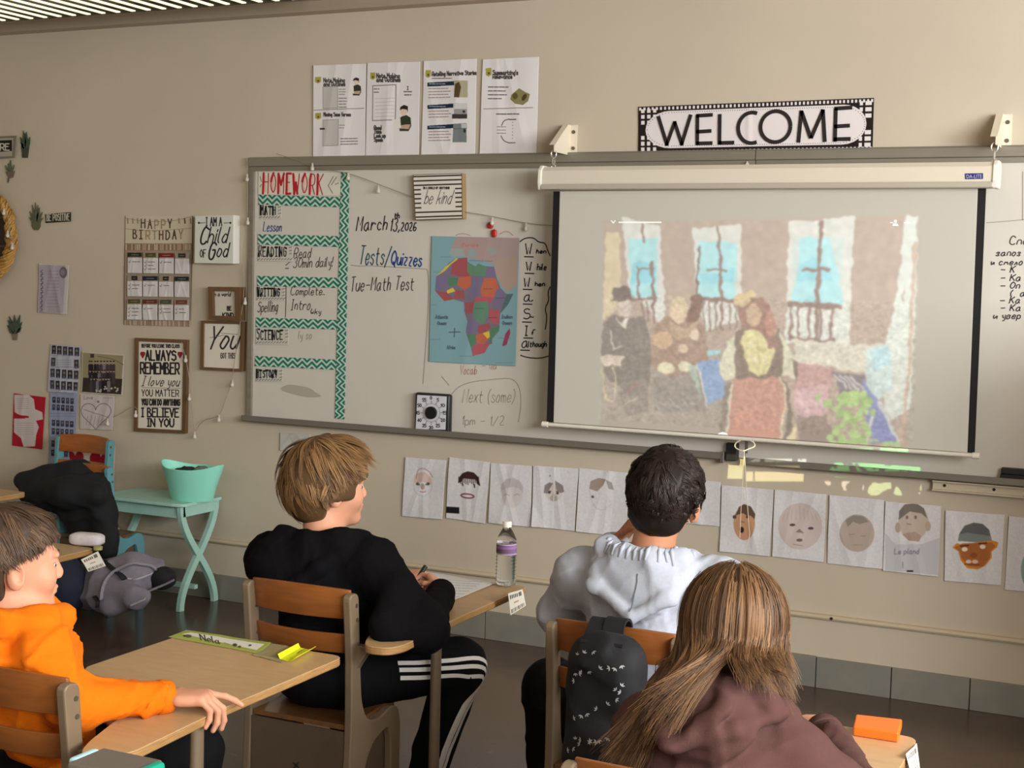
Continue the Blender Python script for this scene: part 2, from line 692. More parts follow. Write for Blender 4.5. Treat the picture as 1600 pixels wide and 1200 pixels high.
struct('floor', MB().box((XL, YB, -.1), (XR, YF, 0)), FLOORM)
struct('ceiling', MB().box((XL, YB, ZC), (XR, YF, ZC + .1)), CEILP)
struct('wall_front', MB().box((XL - .2, 0, 0), (XR + .2, .15, ZC + .1)), WALLP)
struct('wall_left', MB().box((XL - .15, YB, 0), (XL, 0, ZC + .1)), WALLP)
struct('wall_back', MB().box((XL - .2, YB - .15, 0), (XR + .2, YB, ZC + .1)), WALLP)
wr = MB().box((XR, YB, 0), (XR + .2, 0, 1.55)).box((XR, YB, 2.8), (XR + .2, 0, ZC + .1))
ws = [(-3.4, -1.8), (-5.5, -3.9), (-7.6, -6.0)]
ed = [YB, -7.6, -6.0, -5.5, -3.9, -3.4, -1.8, 0.0]
for i in range(0, 8, 2):
    wr.box((XR, ed[i], 1.55), (XR + .2, ed[i + 1], 2.8))
struct('wall_right', wr, WALLP)
WHITEP = M('white_gloss_paint', (228, 226, 220), .35)
for i, (a, b) in enumerate(ws):
    f = MB()
    x0, x1 = XR + .1, XR + .15
    f.box((x0, a, 1.55), (x1, b, 1.61)).box((x0, a, 2.74), (x1, b, 2.8)).box((x0, a, 1.61), (x1, a + .06, 2.74)).box((x0, b - .06, 1.61), (x1, b, 2.74))
    f.box((x0, (a + b) / 2 - .02, 1.61), (x1, (a + b) / 2 + .02, 2.74))
    w = struct('window_%d' % (i + 1), f, WHITEP)
# cove between wall and ceiling
struct('trim_1', MB().prism([(XL, 0, 2.875), (XL, -.03, 2.885), (XL, -.045, ZC), (XL, 0, ZC)], (XR - XL, 0, 0)), M('cove_paint', (168, 152, 130), .7))
rail = MB().prism([(XL, 0, .288), (XL, -.016, .288), (XL, -.020, .296), (XL, -.016, .306), (XL, 0, .309)], (XR - XL, 0, 0))
rl = struct('trim_2', rail, TRIMM)
sx, _, sz = ony(1299, 964, -.02)
MB().lathe([(.006, 0), (.006, .004), (.003, .005)], (0, 0, 0), 10).build('screw_hole', M('dark_hole', (30, 26, 22), .8), rl) if False else None
screw = MB()
a_ = np.linspace(0, 2 * math.pi, 10, endpoint=False)
screw.prism([(sx + .007 * math.cos(t), -.0195, .297 + .006 * math.sin(t)) for t in a_], (0, -.002, 0))
screw.build('screw', M('dark_hole', (30, 26, 22), .8), rl)
# grey base panels, joint every 305 mm
bb = thing('baseboard_front', None, None, (0, -.01, 0))
bb['kind'] = 'structure'
PANEL_H = .128
gap = .004
k = 0
x = -1.2972 - .3048 * 20
rnd = random.Random(5)
pm = None
while x < 2.3:
    lo, hi = (x + gap / 2, -.012 - rnd.uniform(0, .003), 0.0), (x + .3048 - gap / 2, 0, PANEL_H + rnd.uniform(-.002, .002))
    MB().box(lo, hi).build('panel', BASEM, bb, bevel=.0015, seg=1)
    x += .3048
MB().box((XL, -.004, 0), (XR, 0, PANEL_H - .003)).build('joint_backing', M('dark_joint', (52, 50, 46), .8), bb)

# ---------------------------------------------------------------- fluorescent louvre lamp on the ceiling
LW = M('louvre_white', (236, 228, 205), .4, emit=(255, 244, 205), estr=.62)
lamp = thing('ceiling_lamp', 'louvred fluorescent ceiling lamp, lit, above the potted plant decals', 'lamp', (-5.0, -.95, 2.85))
hb = MB()
x0, x1, y0, y1 = -6.4, -3.55, -1.55, -.335
hb.box((x0, y0, 2.905), (x1, y1, ZC)).box((x0, y1 - .012, 2.87), (x1, y1, 2.905)).box((x0, y0, 2.87), (x1, y0 + .012, 2.905)).box((x0, y0, 2.87), (x0 + .012, y1, 2.905)).box((x1 - .012, y0, 2.87), (x1, y1, 2.905))
hb.build('housing', M('lamp_housing', (70, 62, 50), .6), lamp)
for i in range(31):
    x = x0 + .06 + i * .0915
    MB().box((x - .011, y0 + .014, 2.8715), (x + .011, y1 - .014, 2.8775)).build('louvre', LW, lamp)

# ---------------------------------------------------------------- whiteboards
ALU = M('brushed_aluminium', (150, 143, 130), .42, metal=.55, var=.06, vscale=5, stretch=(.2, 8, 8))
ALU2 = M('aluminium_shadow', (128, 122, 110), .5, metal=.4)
BOARD = M('whiteboard_enamel', (206, 200, 188), .28, spec=.5, var=.025, vscale=2.5)
BLACK = M('black_marker', (38, 36, 38), .6)
BX0, BX1, BXM, BZ0, BZ1 = -4.157, .95, -1.632, .918, 2.206
YBD = -.014


def board(x0, x1, label, left_rail):
    t = thing('whiteboard', label, 'whiteboard', ((x0 + x1) / 2, -.01, BZ0))
    MB().box((x0, YBD, BZ0 + .01), (x1, 0, BZ1 - .01)).build('writing_surface', BOARD, t)
    tp = MB().prism([(x0, 0, BZ1), (x0, -.026, BZ1), (x0, -.030, BZ1 - .008), (x0, -.030, BZ1 - .042), (x0, -.022, BZ1 - .046), (x0, -.022, BZ1 - .066), (x0, 0, BZ1 - .066)], (x1 - x0, 0, 0))
    tp.build('top_rail', ALU, t)
    if left_rail:
        MB().box((x0, -.026, BZ0), (x0 + .030, 0, BZ1 - .066)).build('side_rail', ALU, t, bevel=.003)
    else:
        MB().box((x0, -.018, BZ0 + .03), (x0 + .010, 0, BZ1 - .066)).build('side_rail', ALU, t)
    return t


wb = board(BX0, BXM, 'long whiteboard with the green chevron homework chart and the map of Africa', True)
wb2 = board(BXM + .003, BX1, 'whiteboard with Cyrillic handwriting beside the pull-down screen', False)
def tray(x0, x1, z, par):
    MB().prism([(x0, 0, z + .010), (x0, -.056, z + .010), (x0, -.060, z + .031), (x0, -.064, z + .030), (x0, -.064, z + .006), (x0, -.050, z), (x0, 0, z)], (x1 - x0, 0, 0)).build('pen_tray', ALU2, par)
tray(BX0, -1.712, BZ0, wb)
tray(-1.62, BX1, .905, wb2)
MB().box((-1.722, -.066, .905), (-1.706, -.01, .952)).build('tray_end_cap', M('chrome', (190, 190, 188), .2, metal=.9), wb, bevel=.003)
MB().box((-1.704, -.05, .915), (-1.655, -.016, .99)).build('corner_clamp', M('black_plastic', (28, 27, 27), .45), wb, bevel=.004)
p = ony(1168, 262, -.03)
MB().prism([(p[0] - .02, -.031, p[2] - .012), (p[0] + .022, -.031, p[2] - .012), (p[0], -.031, p[2] + .026)], (0, -.006, 0)).build('joint_clip', M('clip_cream', (214, 205, 186), .4), wb2)

YI = YBD - .0006
DARK = M('marker_dark', (58, 52, 56), .55)
GREYI = M('marker_faded', (156, 146, 138), .6)
PINKI = M('marker_pale_red', (186, 140, 128), .6)
BLUEI = M('marker_blue', (38, 72, 138), .5)
TEALI = M('marker_teal', (52, 88, 104), .5)
for t_, x0, x1, y_, h_, sd_, sl_ in (('March', 557, 607, 361, 22, 3, -.03), ('13,', 610, 626, 361, 20, 4, 0), ('th', 616, 625, 341, 9, 5, 0), ('2026', 626, 652, 361, 13, 6, -.02)):
    ink('handwriting', DARK, wb, fit_strokes(t_, x0, x1, y_, h_, seed=sd_, slope=sl_), .0062, YI)
ink('handwriting', TEALI, wb, fit_strokes('Tests/', 561, 611, 413, 30, seed=7, slope=.03), .006, YI)
ink('handwriting', BLUEI, wb, fit_strokes('Quizzes', 611, 661, 414, 22, seed=8, slope=.04), .0072, YI)
ink('handwriting', M('marker_plum', (92, 74, 78), .6), wb, fit_strokes('Tue-Math Test', 547, 648, 455, 22, seed=9, slope=-.02), .0052, YI)
ink('underline_mark', GREYI, wb, [chaikin([(548, 414), (560, 416), (575, 415), (610, 417), (662, 420), (669, 421), (670, 450), (668, 500), (664, 560), (661, 600)])], .0034, YI)
for t_, x0, x1, y_, h_, sd_ in (('ly so', 466, 488, 530, 13, 2), ('Next (some)', 723, 806, 629, 21, 31), ('1pm - 1/2', 722, 790, 664, 14, 32)):
    ink('handwriting', GREYI, wb, fit_strokes(t_, x0, x1, y_, h_, seed=sd_), .0034, YI)
ink('bubble_mark', GREYI, wb, [chaikin([(706, 616), (716, 604), (738, 596), (770, 593), (800, 590), (812, 604), (815, 630), (810, 660)])], .0034, YI)
ink('arrow_mark', GREYI, wb, [[(690, 588), (702, 602)]], .0034, YI)
ink('handwriting', PINKI, wb, fit_strokes('Vocab', 718, 746, 585, 14, seed=33), .0034, YI)
ink('handwriting', PINKI, wb, fit_strokes('- :1a', 752, 778, 577, 12, seed=34), .0034, YI)
ink('stroke_mark', PINKI, wb, [chaikin([(712, 368), (722, 364), (735, 368)])], .0034, YI)
ink('stroke_mark', PINKI, wb, [chaikin([(780, 366), (792, 360), (802, 368)])], .0034, YI)
for s_, x_, y_, h_, rest, rh in (('W', 821, 397, 17, 'hen', 7), ('W', 822, 423, 14, 'hile', 10), ('W', 819, 448, 14, 'hen', 7), ('a', 819, 471, 17, ',', 6), ('S', 818, 499, 17, '-', 6), ('I', 820, 524, 15, 'f', 8), ('a', 815, 543, 17, 'lthough', 9)):
    L = strokes(s_, x_, y_, h_, seed=y_, slant=.05)
    xr = x_ + 17 if s_ == 'W' else x_ + 10
    L += fit_strokes(rest, xr, min(xr + 4 + 4.2 * len(rest), 855), y_ - 1, rh, seed=y_ + 1)
    L += [[(x_ - 2, y_ + 4), (x_ + 13, y_ + 4.5)]]
    ink('handwriting', BLACK, wb, L, .0054, YI)
for l_ in [chaikin([(812, 378), (820, 372), (834, 371), (842, 379), (852, 379), (856, 392), (860, 400)]), chaikin([(860, 448), (856, 456), (858, 470), (851, 482), (855, 495), (852, 515)]), chaikin([(813, 555), (825, 559), (845, 560), (858, 556)])]:
    ink('bracket_mark', BLACK, wb, [l_], .0054, YI)
# homework chart notes
ink('handwriting', BLUEI, wb, fit_strokes('Lesson', 411, 441, 361, 15, seed=11, slope=.03), .0045, YI)
MBR = M('marker_brown', (84, 70, 66), .6)
for t_, x0, x1, y_, h_, sd_, sl_ in (('Read', 459, 487, 403, 16, 12, 0), ('> 30min daily!', 446, 521, 419, 16, 13, -.03), ('Complete..', 454, 509, 461, 13, 14, 0), ('Spelling', 402, 435, 488, 17, 15, -.05), ('Intro,', 455, 490, 484, 16, 16, 0), ('wky', 485, 503, 491, 9, 17, 0)):
    ink('handwriting', MBR, wb, fit_strokes(t_, x0, x1, y_, h_, seed=sd_, slope=sl_), .0042, YI)
ink('divider_mark', MBR, wb, [[(447, 447), (447, 472), (446, 496)]], .0042, YI)
for s_, x_, y_, h_ in (('Спо', 1577, 382, 13), ('запозна', 1556, 400, 10.5), ('и смело', 1548, 414, 10), ('— К', 1563, 426, 10.5), ('— Ка', 1563, 439, 10.5), ('— Оп', 1563, 451, 10.5), ('( ка', 1578, 463, 10), ('— Как', 1562, 474, 10.5), ('— Как', 1563, 486, 10.5), ('и увер', 1552, 498, 10.5)):
    ink('handwriting', DARK, wb2, strokes(s_, x_, y_, h_, xs=1.15, seed=int(y_), slant=.25), .0040, YI)
ink('line_mark', GREYI, wb2, [[(1541, 348), (1570, 346), (1600, 343)]], .0030, YI)
ink('line_mark', GREYI, wb2, [[(1598, 268), (1598, 344)]], .0030, YI)
# eraser smudge, a stain of its own on the enamel
sm = MB()
t_ = np.linspace(0, 2 * math.pi, 24, endpoint=False)
sm.add([ony(470 + 30 * math.cos(t) * (1 + .15 * math.sin(3 * t)), 611 + 8 * math.sin(t) + 6 * math.cos(t), YI - .0004) for t in t_], [tuple(range(24))])
sm.build('smudge', M('board_smudge', (176, 168, 152), .5), wb)

# chevron strips, header and subject cards stuck on the board
TEAL = (28, 112, 92)
PALE = (196, 208, 192)


def zig_h(y0, s, n=8.6, sl=0.0):
    def f(cv):
        (xl, yt), (xr, _), (_, yb), _ = s[0], s[1], s[2], s[3]
        w = xr - xl
        per = w / n
        h = s[3][1] - s[0][1]
        sl_ = (s[1][1] - s[0][1]) / w
        for o in (-.62, -.12, .38, .88):
            pts = []
            i = 0
            x = xl
            while x <= xr + per:
                pts.append((x, yt + h * (o + (.46 if i % 2 else 0)) + (x - xl) * sl_))
                x += per / 2
                i += 1
            cv.line(pts, 3.0, TEAL)
    return f


STRIPS = [('just under the red HOMEWORK heading', [(404, 304), (532, 308), (531, 324), (404, 320)]), ('above the READING card', [(403, 366), (531, 369), (530, 386), (403, 382)]),
          ('above the WRITING card', [(402, 431), (530, 434), (529, 450), (402, 447)]), ('above the SCIENCE card', [(400, 496), (529, 500), (528, 515), (400, 511)]), ('above the HISTORY card', [(399, 556), (527, 562), (526, 578), (398, 572)])]
for nm, q in STRIPS:
    paper('chevron_strip', 'green and white chevron border strip ' + nm, 'border strip', q, zig_h(0, q), Y=YBD, bg=PALE, res=1.6, wave=.0004, group='chevron strips of the homework chart', blur=0)
VQ = [(533, 269), (546.5, 269.5), (538.5, 655), (523.5, 654)]


def zig_v(cv):
    for o in (-.7, -.2, .3, .8):
        pts = []
        for i in range(56):
            y = 266 + i * 7.2
            f = (y - 269) / 386
            xl, xr = 533 + (523.5 - 533) * f, 546.5 + (538.5 - 546.5) * f
            pts.append((xl + (xr - xl) * (o + (.5 if i % 2 else 0)), y))
        cv.line(pts, 2.8, TEAL)


paper('chevron_strip', 'tall upright green chevron border strip closing the homework chart', 'border strip', VQ, zig_v, Y=YBD - .0012, bg=PALE, res=1.6, wave=.0004, group='chevron strips of the homework chart', blur=0)


def head(cv):
    R, P = (176, 36, 44), (226, 170, 162)
    xs = [411.5, 423.5, 435, 448, 458, 472, 484, 496, 509]
    for k_, ch in enumerate('HOMEWORK'):
        l = fit_strokes(ch, xs[k_], xs[k_ + 1] - 1.5, 302 + k_ * .2, 31, seed=k_, slant=.03, jit=.1)
        cv.rect(xs[k_] + 2, 274, xs[k_] + 4.5, 300, P, .8)
        for q in l:
            cv.line(q, 1.6, R)
        if l:
            cv.line(l[0][:2] if len(l[0]) < 4 else l[0][:4], 3.4, R)
    for a, b in (((513, 290), (521, 276)), ((513, 290), (520, 302)), ((518, 289), (526, 277)), ((524, 288), (529, 286)), ((407, 276), (409, 284)), ((407, 292), (409, 288))):
        cv.line([a, b], 1.1, (110, 96, 80))


paper('heading_card', 'white heading card with HOMEWORK in tall red hand lettering', 'card', [(404, 269), (533, 270), (532.5, 306), (403.5, 304)], head, Y=YBD, bg=(216, 210, 194), res=2.2, wave=.0006, blur=0)
for nm, q in (('MATH', Q(406, 320, 440, 342)), ('READING', Q(403, 383, 457, 408, .02)), ('WRITING', Q(401, 448, 446, 469, .02)), ('SCIENCE', Q(400, 513, 451, 538, .02)), ('HISTORY', Q(400, 576, 442, 596, .02))):
    def lab(cv, nm=nm, q=q):
        x0, y0 = q[0]
        w = q[1][0] - x0
        h = q[3][1] - y0
        n = len(nm)
        for i_, ch in enumerate(nm):
            a = x0 + 2 + i_ * (w - 9) / n
            hh = h * (.72 if i_ == 0 else .56)
            ls = fit_strokes(ch, a, a + (w - 9) / n * .8, y0 + h * .70, hh, seed=i_, slant=0, jit=.1)
            for l in ls:
                cv.line(l, 1.5, (30, 30, 32))
            if ls:
                cv.line(ls[0][:2], 3.0, (26, 26, 28))
        for i_ in range(3):
            cv.line([(x0 + w - 5, y0 + 4 + i_ * 5), (x0 + w - 1, y0 + 3 + i_ * 5)], .9, (90, 86, 82))
        for i_ in range(int(w / 4.5)):
            cv.line([(x0 + 1 + i_ * 4.5, y0 + h * .92), (x0 + 4 + i_ * 4.5, y0 + h * .82)], 1.0, (96, 90, 84))
    paper('subject_card', 'small subject card lettered ' + nm + ' in thick black capitals', 'card', q, lab, Y=YBD, bg=(200, 196, 184), res=2.2, wave=.0005, group='subject cards of the homework chart', blur=0)

# ---------------------------------------------------------------- posters over the board
INK = (70, 64, 62)


def shield(cv, x, y, w=8, h=12):
    cv.poly([(x, y), (x + w, y - .5), (x + w, y + h * .75), (x + w / 2, y + h), (x, y + h * .8)], (166, 158, 72))
    cv.rect(x + w * .35, y + h * .45, x + w * .7, y + h * .75, (88, 84, 40))


def reader(cv, x, y, s):
    """a printed figure: dark hair, green shirt, holding a sheet"""
    cv.ell(x, y, 5.2 * s, 6.5 * s, (222, 196, 180))
    cv.poly([(x - 6 * s, y - 1 * s), (x - 5 * s, y - 6 * s), (x, y - 9 * s), (x + 6 * s, y - 7 * s), (x + 6 * s, y + 3 * s), (x + 4.5 * s, y - 2 * s), (x - 2 * s, y - 3 * s)], (48, 34, 30))
    cv.poly([(x - 3 * s, y + 8 * s), (x + 4 * s, y + 6 * s), (x + 10 * s, y + 10 * s), (x + 11 * s, y + 22 * s), (x + 7 * s, y + 30 * s), (x - 6 * s, y + 30 * s), (x - 7 * s, y + 12 * s)], (50, 58, 40))
    cv.poly([(x + 4 * s, y + 20 * s), (x + 10 * s, y + 20 * s), (x + 7 * s, y + 27 * s), (x - 10 * s, y + 26 * s), (x - 9 * s, y + 22 * s)], (190, 160, 140))
    cv.poly([(x - 17 * s, y + 13 * s), (x - 5 * s, y + 11 * s), (x - 4 * s, y + 25 * s), (x - 15 * s, y + 27 * s)], (226, 222, 212))


def p1(cv):
    shield(cv, 494, 121, 9, 10)
    cv.text('Note Making', 507, 129, 6.5, 1.3, INK, slant=0, jit=.05, xs=.75).text('and Outlines', 507, 135, 6.5, 1.3, INK, slant=0, jit=.05, xs=.75)
    cv.rect(506, 136, 529, 170, (198, 192, 186)).line([(506, 136), (529, 135.5), (529, 169), (506, 170), (506, 136)], .9, (150, 140, 132))
    reader(cv, 557, 128, .72)
    for i in range(3):
        cv.scribble(531, 541, 140 + i * 4, 3, 1.0, (120, 110, 104))
    for i in range(4):
        cv.scribble(531, 543, 154 + i * 4.6, 3.5, 1.2, (104, 96, 90))
    cv.line([(492, 172.5), (569, 169.5)], 1.0, (120, 112, 104))
    shield(cv, 494, 177, 9, 10)
    cv.text('Missing Some Verses', 507, 182, 6, 1.2, INK, slant=0, jit=.05, xs=.62)
    cv.rect(506, 188, 530, 228, (198, 192, 186)).line([(506, 188), (530, 187), (530, 227), (506, 228), (506, 188)], .9, (150, 140, 132))
    cv.rect(501, 200, 509, 203, (60, 56, 54))
    cv.scribble(532, 540, 196, 3, 1, (120, 110, 104)).scribble(532, 539, 200, 3, 1, (120, 110, 104))
    for i in range(3):
        cv.scribble(534, 559, 217 + i * 4.3, 3.4, 1.3, (100, 92, 90), slope=-.03)


def p2(cv):
    shield(cv, 580, 114, 8, 11)
    cv.text('Note Making', 590, 122, 7, 1.5, INK, slant=0, jit=.05, xs=.75).text('and Outlines', 590, 128, 7, 1.5, INK, slant=0, jit=.05, xs=.75)
    cv.line([(584, 134), (620, 132.5), (619, 187), (583.5, 188), (584, 134)], 1.3, (128, 112, 100))
    for i in range(2):
        cv.scribble(586, 594, 139 + i * 5, 4, 1.3, INK)
    for i in range(6):
        cv.line([(588, 154 + i * 5.6), (617, 153 + i * 5.6)], .6, (176, 164, 154))
    cv.text('I', 637, 140, 5, 1.2, INK, slant=0).scribble(632, 645, 143, 4, 1.5, INK).scribble(633, 643, 148, 4, 1.5, INK)
    reader(cv, 632, 173, 1.05)
    for i, t in enumerate(('Read', 'Think', 'Look up', 'Speak')):
        cv.text(t, 586, 202 + i * 6.3, 6, 1.5, INK, slant=0, jit=.05, xs=.72)


def p3(cv):
    shield(cv, 666, 110, 8, 12)
    cv.text('Retelling Narrative Stories', 676, 119, 6.5, 1.4, INK, slant=0, jit=.05, xs=.68, slope=-.03).scribble(676, 707, 122.5, 3, 1.2, INK)
    for y0, xe, pic in ((128, 722, 0), (163, 710, 1), (195, 710, 2)):
        cv.poly([(669, y0 + 1), (xe, y0 - 1.5), (xe, y0 + 5), (669, y0 + 7)], (28, 46, 66))
        cv.scribble(672, 697, y0 + 3, 3, 1.1, (180, 190, 196))
        for i in range(4 if pic != 1 else 3):
            cv.scribble(671, 702 + (i % 2) * 4, y0 + 10.5 + i * 4.6, 3.2, 1.1, (128, 100, 88), slope=-.02)
    cv.rect(711, 126, 732, 152, (176, 168, 138)).poly([(713, 131), (719, 128), (722, 136), (719, 152), (711, 152)], (86, 68, 44))
    cv.rect(711, 161, 731, 185, (150, 148, 146)).rect(711, 161, 731, 170, (206, 204, 200)).rect(708, 178, 731, 185, (62, 54, 52)).ell(726, 174, 2, 2, (40, 40, 40))
    cv.poly([(710, 193), (730, 192), (730, 222), (708, 222)], (120, 126, 126)).rect(722, 193, 731, 200, (190, 190, 186)).ell(727, 204, 2, 3, (50, 46, 46)).line([(710, 201), (730, 200)], .8, (80, 84, 84))


def p4(cv):
    shield(cv, 760, 107, 9, 13)
    cv.text("Summarizing's", 771, 117, 7, 1.5, INK, slant=0, jit=.05, xs=.75).text('Relevance', 771, 123, 7, 1.5, INK, slant=0, jit=.05, xs=.75)
    for i, xe in enumerate((796, 790, 792, 784)):
        cv.scribble(764, xe, 136 + i * 6, 4, 1.5, INK)
    cv.poly([(800, 148), (812, 138), (822, 144), (829, 147), (826, 158), (818, 164), (806, 162), (798, 155)], (136, 128, 84)).ell(806, 150, 4, 5, (92, 80, 48)).ell(820, 152, 3, 6, (76, 64, 36), rot=.5)
    cv.line([(757, 170), (833, 168)], 1.1, (128, 112, 104))
    cv.scribble(777, 812, 178, 4, 1.6, INK)
    cv.line(chaikin([(785, 196), (788, 188), (796, 186)]), 1.2, INK).line(chaikin([(784, 212), (788, 220), (796, 223)]), 1.2, INK)
    cv.scribble(797, 807, 186.5, 3, 1.6, INK).scribble(797, 807, 223, 3, 1.3, INK)
    for i in range(3):
        cv.scribble(778, 791, 198 + i * 5, 3, 1.2, (128, 118, 112))
    for i in range(6):
        cv.ell(802, 191 + i * 5, .7, .7, INK)


PB = (226, 220, 218)
for lab_, q, fn, sd in (('tall poster with two outlined boxes and a small reader figure, over the HOMEWORK heading', [(491, 102.5), (572.5, 99.5), (571, 245), (490, 245)], p1, 1),
                        ('tall poster with a large framed page and a reader in a green shirt', [(575, 98.5), (657, 96.5), (655, 245), (572, 245)], p2, 2),
                        ('tall poster with three navy bars and three small photographs', [(663, 95.5), (746, 92), (743, 244), (659, 244.5)], p3, 3),
                        ('tall poster with a green rock picture and a curved arrow diagram', [(755, 93), (843, 89), (838.5, 243), (750, 243.5)], p4, 4)):
    paper('reading_poster', lab_, 'poster', q, fn, bg=PB, res=1.7, wave=.003, seed=sd, group='reading posters over the whiteboard', blur=0)

# ---------------------------------------------------------------- WELCOME banner
WQ = [(998, 167), (1366, 153), (1363.5, 234), (998, 241)]


def wpt(u, v):
    tl, tr, br, bl = [np.array(p_) for p_ in WQ]
    return (1 - u) * (1 - v) * tl + u * (1 - v) * tr + u * v * br + (1 - u) * v * bl


def welcome(cv):
    K, Wt = (34, 24, 22), (222, 214, 212)
    for i in range(58):
        u = (i + .25) / 58
        for v0, v1 in ((.025, .065), (.935, .975)):
            cv.poly([wpt(u, v0), wpt(u + .5 / 58, v0), wpt(u + .5 / 58, v1 + .02), wpt(u, v1 + .02)], Wt)
    # white stadium panel with plaid corners
    pts = []
    rx, ry = .105, .44
    for cxu, a0 in ((1 - .03 - rx, -90), (.03 + rx, 90)):
        for k_ in range(13):
            a = math.radians(a0 + k_ * 15)
            pts.append(wpt(cxu + rx * math.cos(a), .5 + ry * math.sin(a) * .88))
    for cu in (.012, .037, .062, .938, .963, .988 - .012):
        for cvv in (.10, .22, .34, .66, .78, .90):
            if abs(cvv - .5) > .14:
                cv.poly([wpt(cu, cvv - .04), wpt(cu + .014, cvv - .04), wpt(cu + .014, cvv + .04), wpt(cu, cvv + .04)], Wt)
    cv.poly(pts, (222, 214, 212))
    n = len(pts)
    ring = np.array(pts)
    cc = ring.mean(0)
    ring = cc + (ring - cc) * np.array([.985, .90])
    dense = []
    for i in range(n):
        a, b = ring[i], ring[(i + 1) % n]
        for k_ in range(max(1, int(np.linalg.norm(b - a) / 3.6))):
            dense.append(a + (b - a) * k_ / max(1, int(np.linalg.norm(b - a) / 3.6)))
    for d in dense:
        cv.ell(d[0], d[1], .7, .7, (90, 84, 84))


WB_ = thing('welcome_banner', 'long white banner with black plaid border reading WELCOME over the screen', 'banner', ony(1182, 240, -.002))
paper('banner_sheet', None, None, WQ, welcome, Y=-.0005, bg=(34, 24, 22), res=1.8, wave=.0012, seed=8, parent=WB_, blur=0, curl=lambda U, V: .002 * np.exp(-((U - .488) / .012) ** 2))
LET = M('black_lettering', (34, 25, 24), .6)


def seg(mb, pts, w, Y):
    """thick straight or curved letter strokes in banner units"""
    P = np.array([ony(*wpt(*p_), Y) for p_ in pts])
    T = np.gradient(P, axis=0)
    N = np.stack([-T[:, 2], 0 * T[:, 0], T[:, 0]], 1)
    N /= np.linalg.norm(N, axis=1)[:, None] + 1e-9
    k_ = len(P)
    v = np.concatenate([P + N * w / 2, P - N * w / 2])
    mb.add(v, [(i, i + 1, k_ + i + 1, k_ + i) for i in range(k_ - 1)])


wl = MB()
YL = -.0095
T0, T1 = .21, .83


def arc(cx, cy, rx, ry, a0, a1, n=20):
    return [(cx + rx * math.cos(math.radians(a)), cy - ry * math.sin(math.radians(a))) for a in np.linspace(a0, a1, n)]


WS = .0155
for pts in ([(.083, T0), (.122, T1)], [(.118, T1), (.155, T0 + .12)], [(.152, T0 + .12), (.186, T1)], [(.182, T1), (.222, T0 - .01)],
            [(.250, T0), (.250, T1)], [(.245, T0 + .02), (.315, T0 + .01)], [(.245, .56), (.31, .55)], [(.245, T1 - .03), (.315, T1 - .03)],
            [(.345, T0), (.345, T1)], [(.34, T1 - .03), (.408, T1 - .03)],
            arc(.482, .51, .058, .31, 68, 292, 24), arc(.583, .50, .064, .31, 0, 360, 36),
            [(.692, T0 - .02), (.682, T1)], [(.692, T0), (.735, T1 - .08)], [(.735, T1 - .08), (.785, T0 - .02)], [(.783, T0 - .02), (.795, T1)],
            [(.838, T0 - .04), (.838, T1)], [(.833, T0 - .03), (.908, T0 - .04)], [(.833, .53), (.90, .52)], [(.833, T1 - .05), (.905, T1 - .05)]):
    seg(wl, pts, WS, YL)
wl.build('lettering', LET, WB_)

# ---------------------------------------------------------------- pull-down screen with projected picture
YS = -.155
SQ = [(864.7, 299), (1541, 292), (1522.6, 708), (854, 659)]


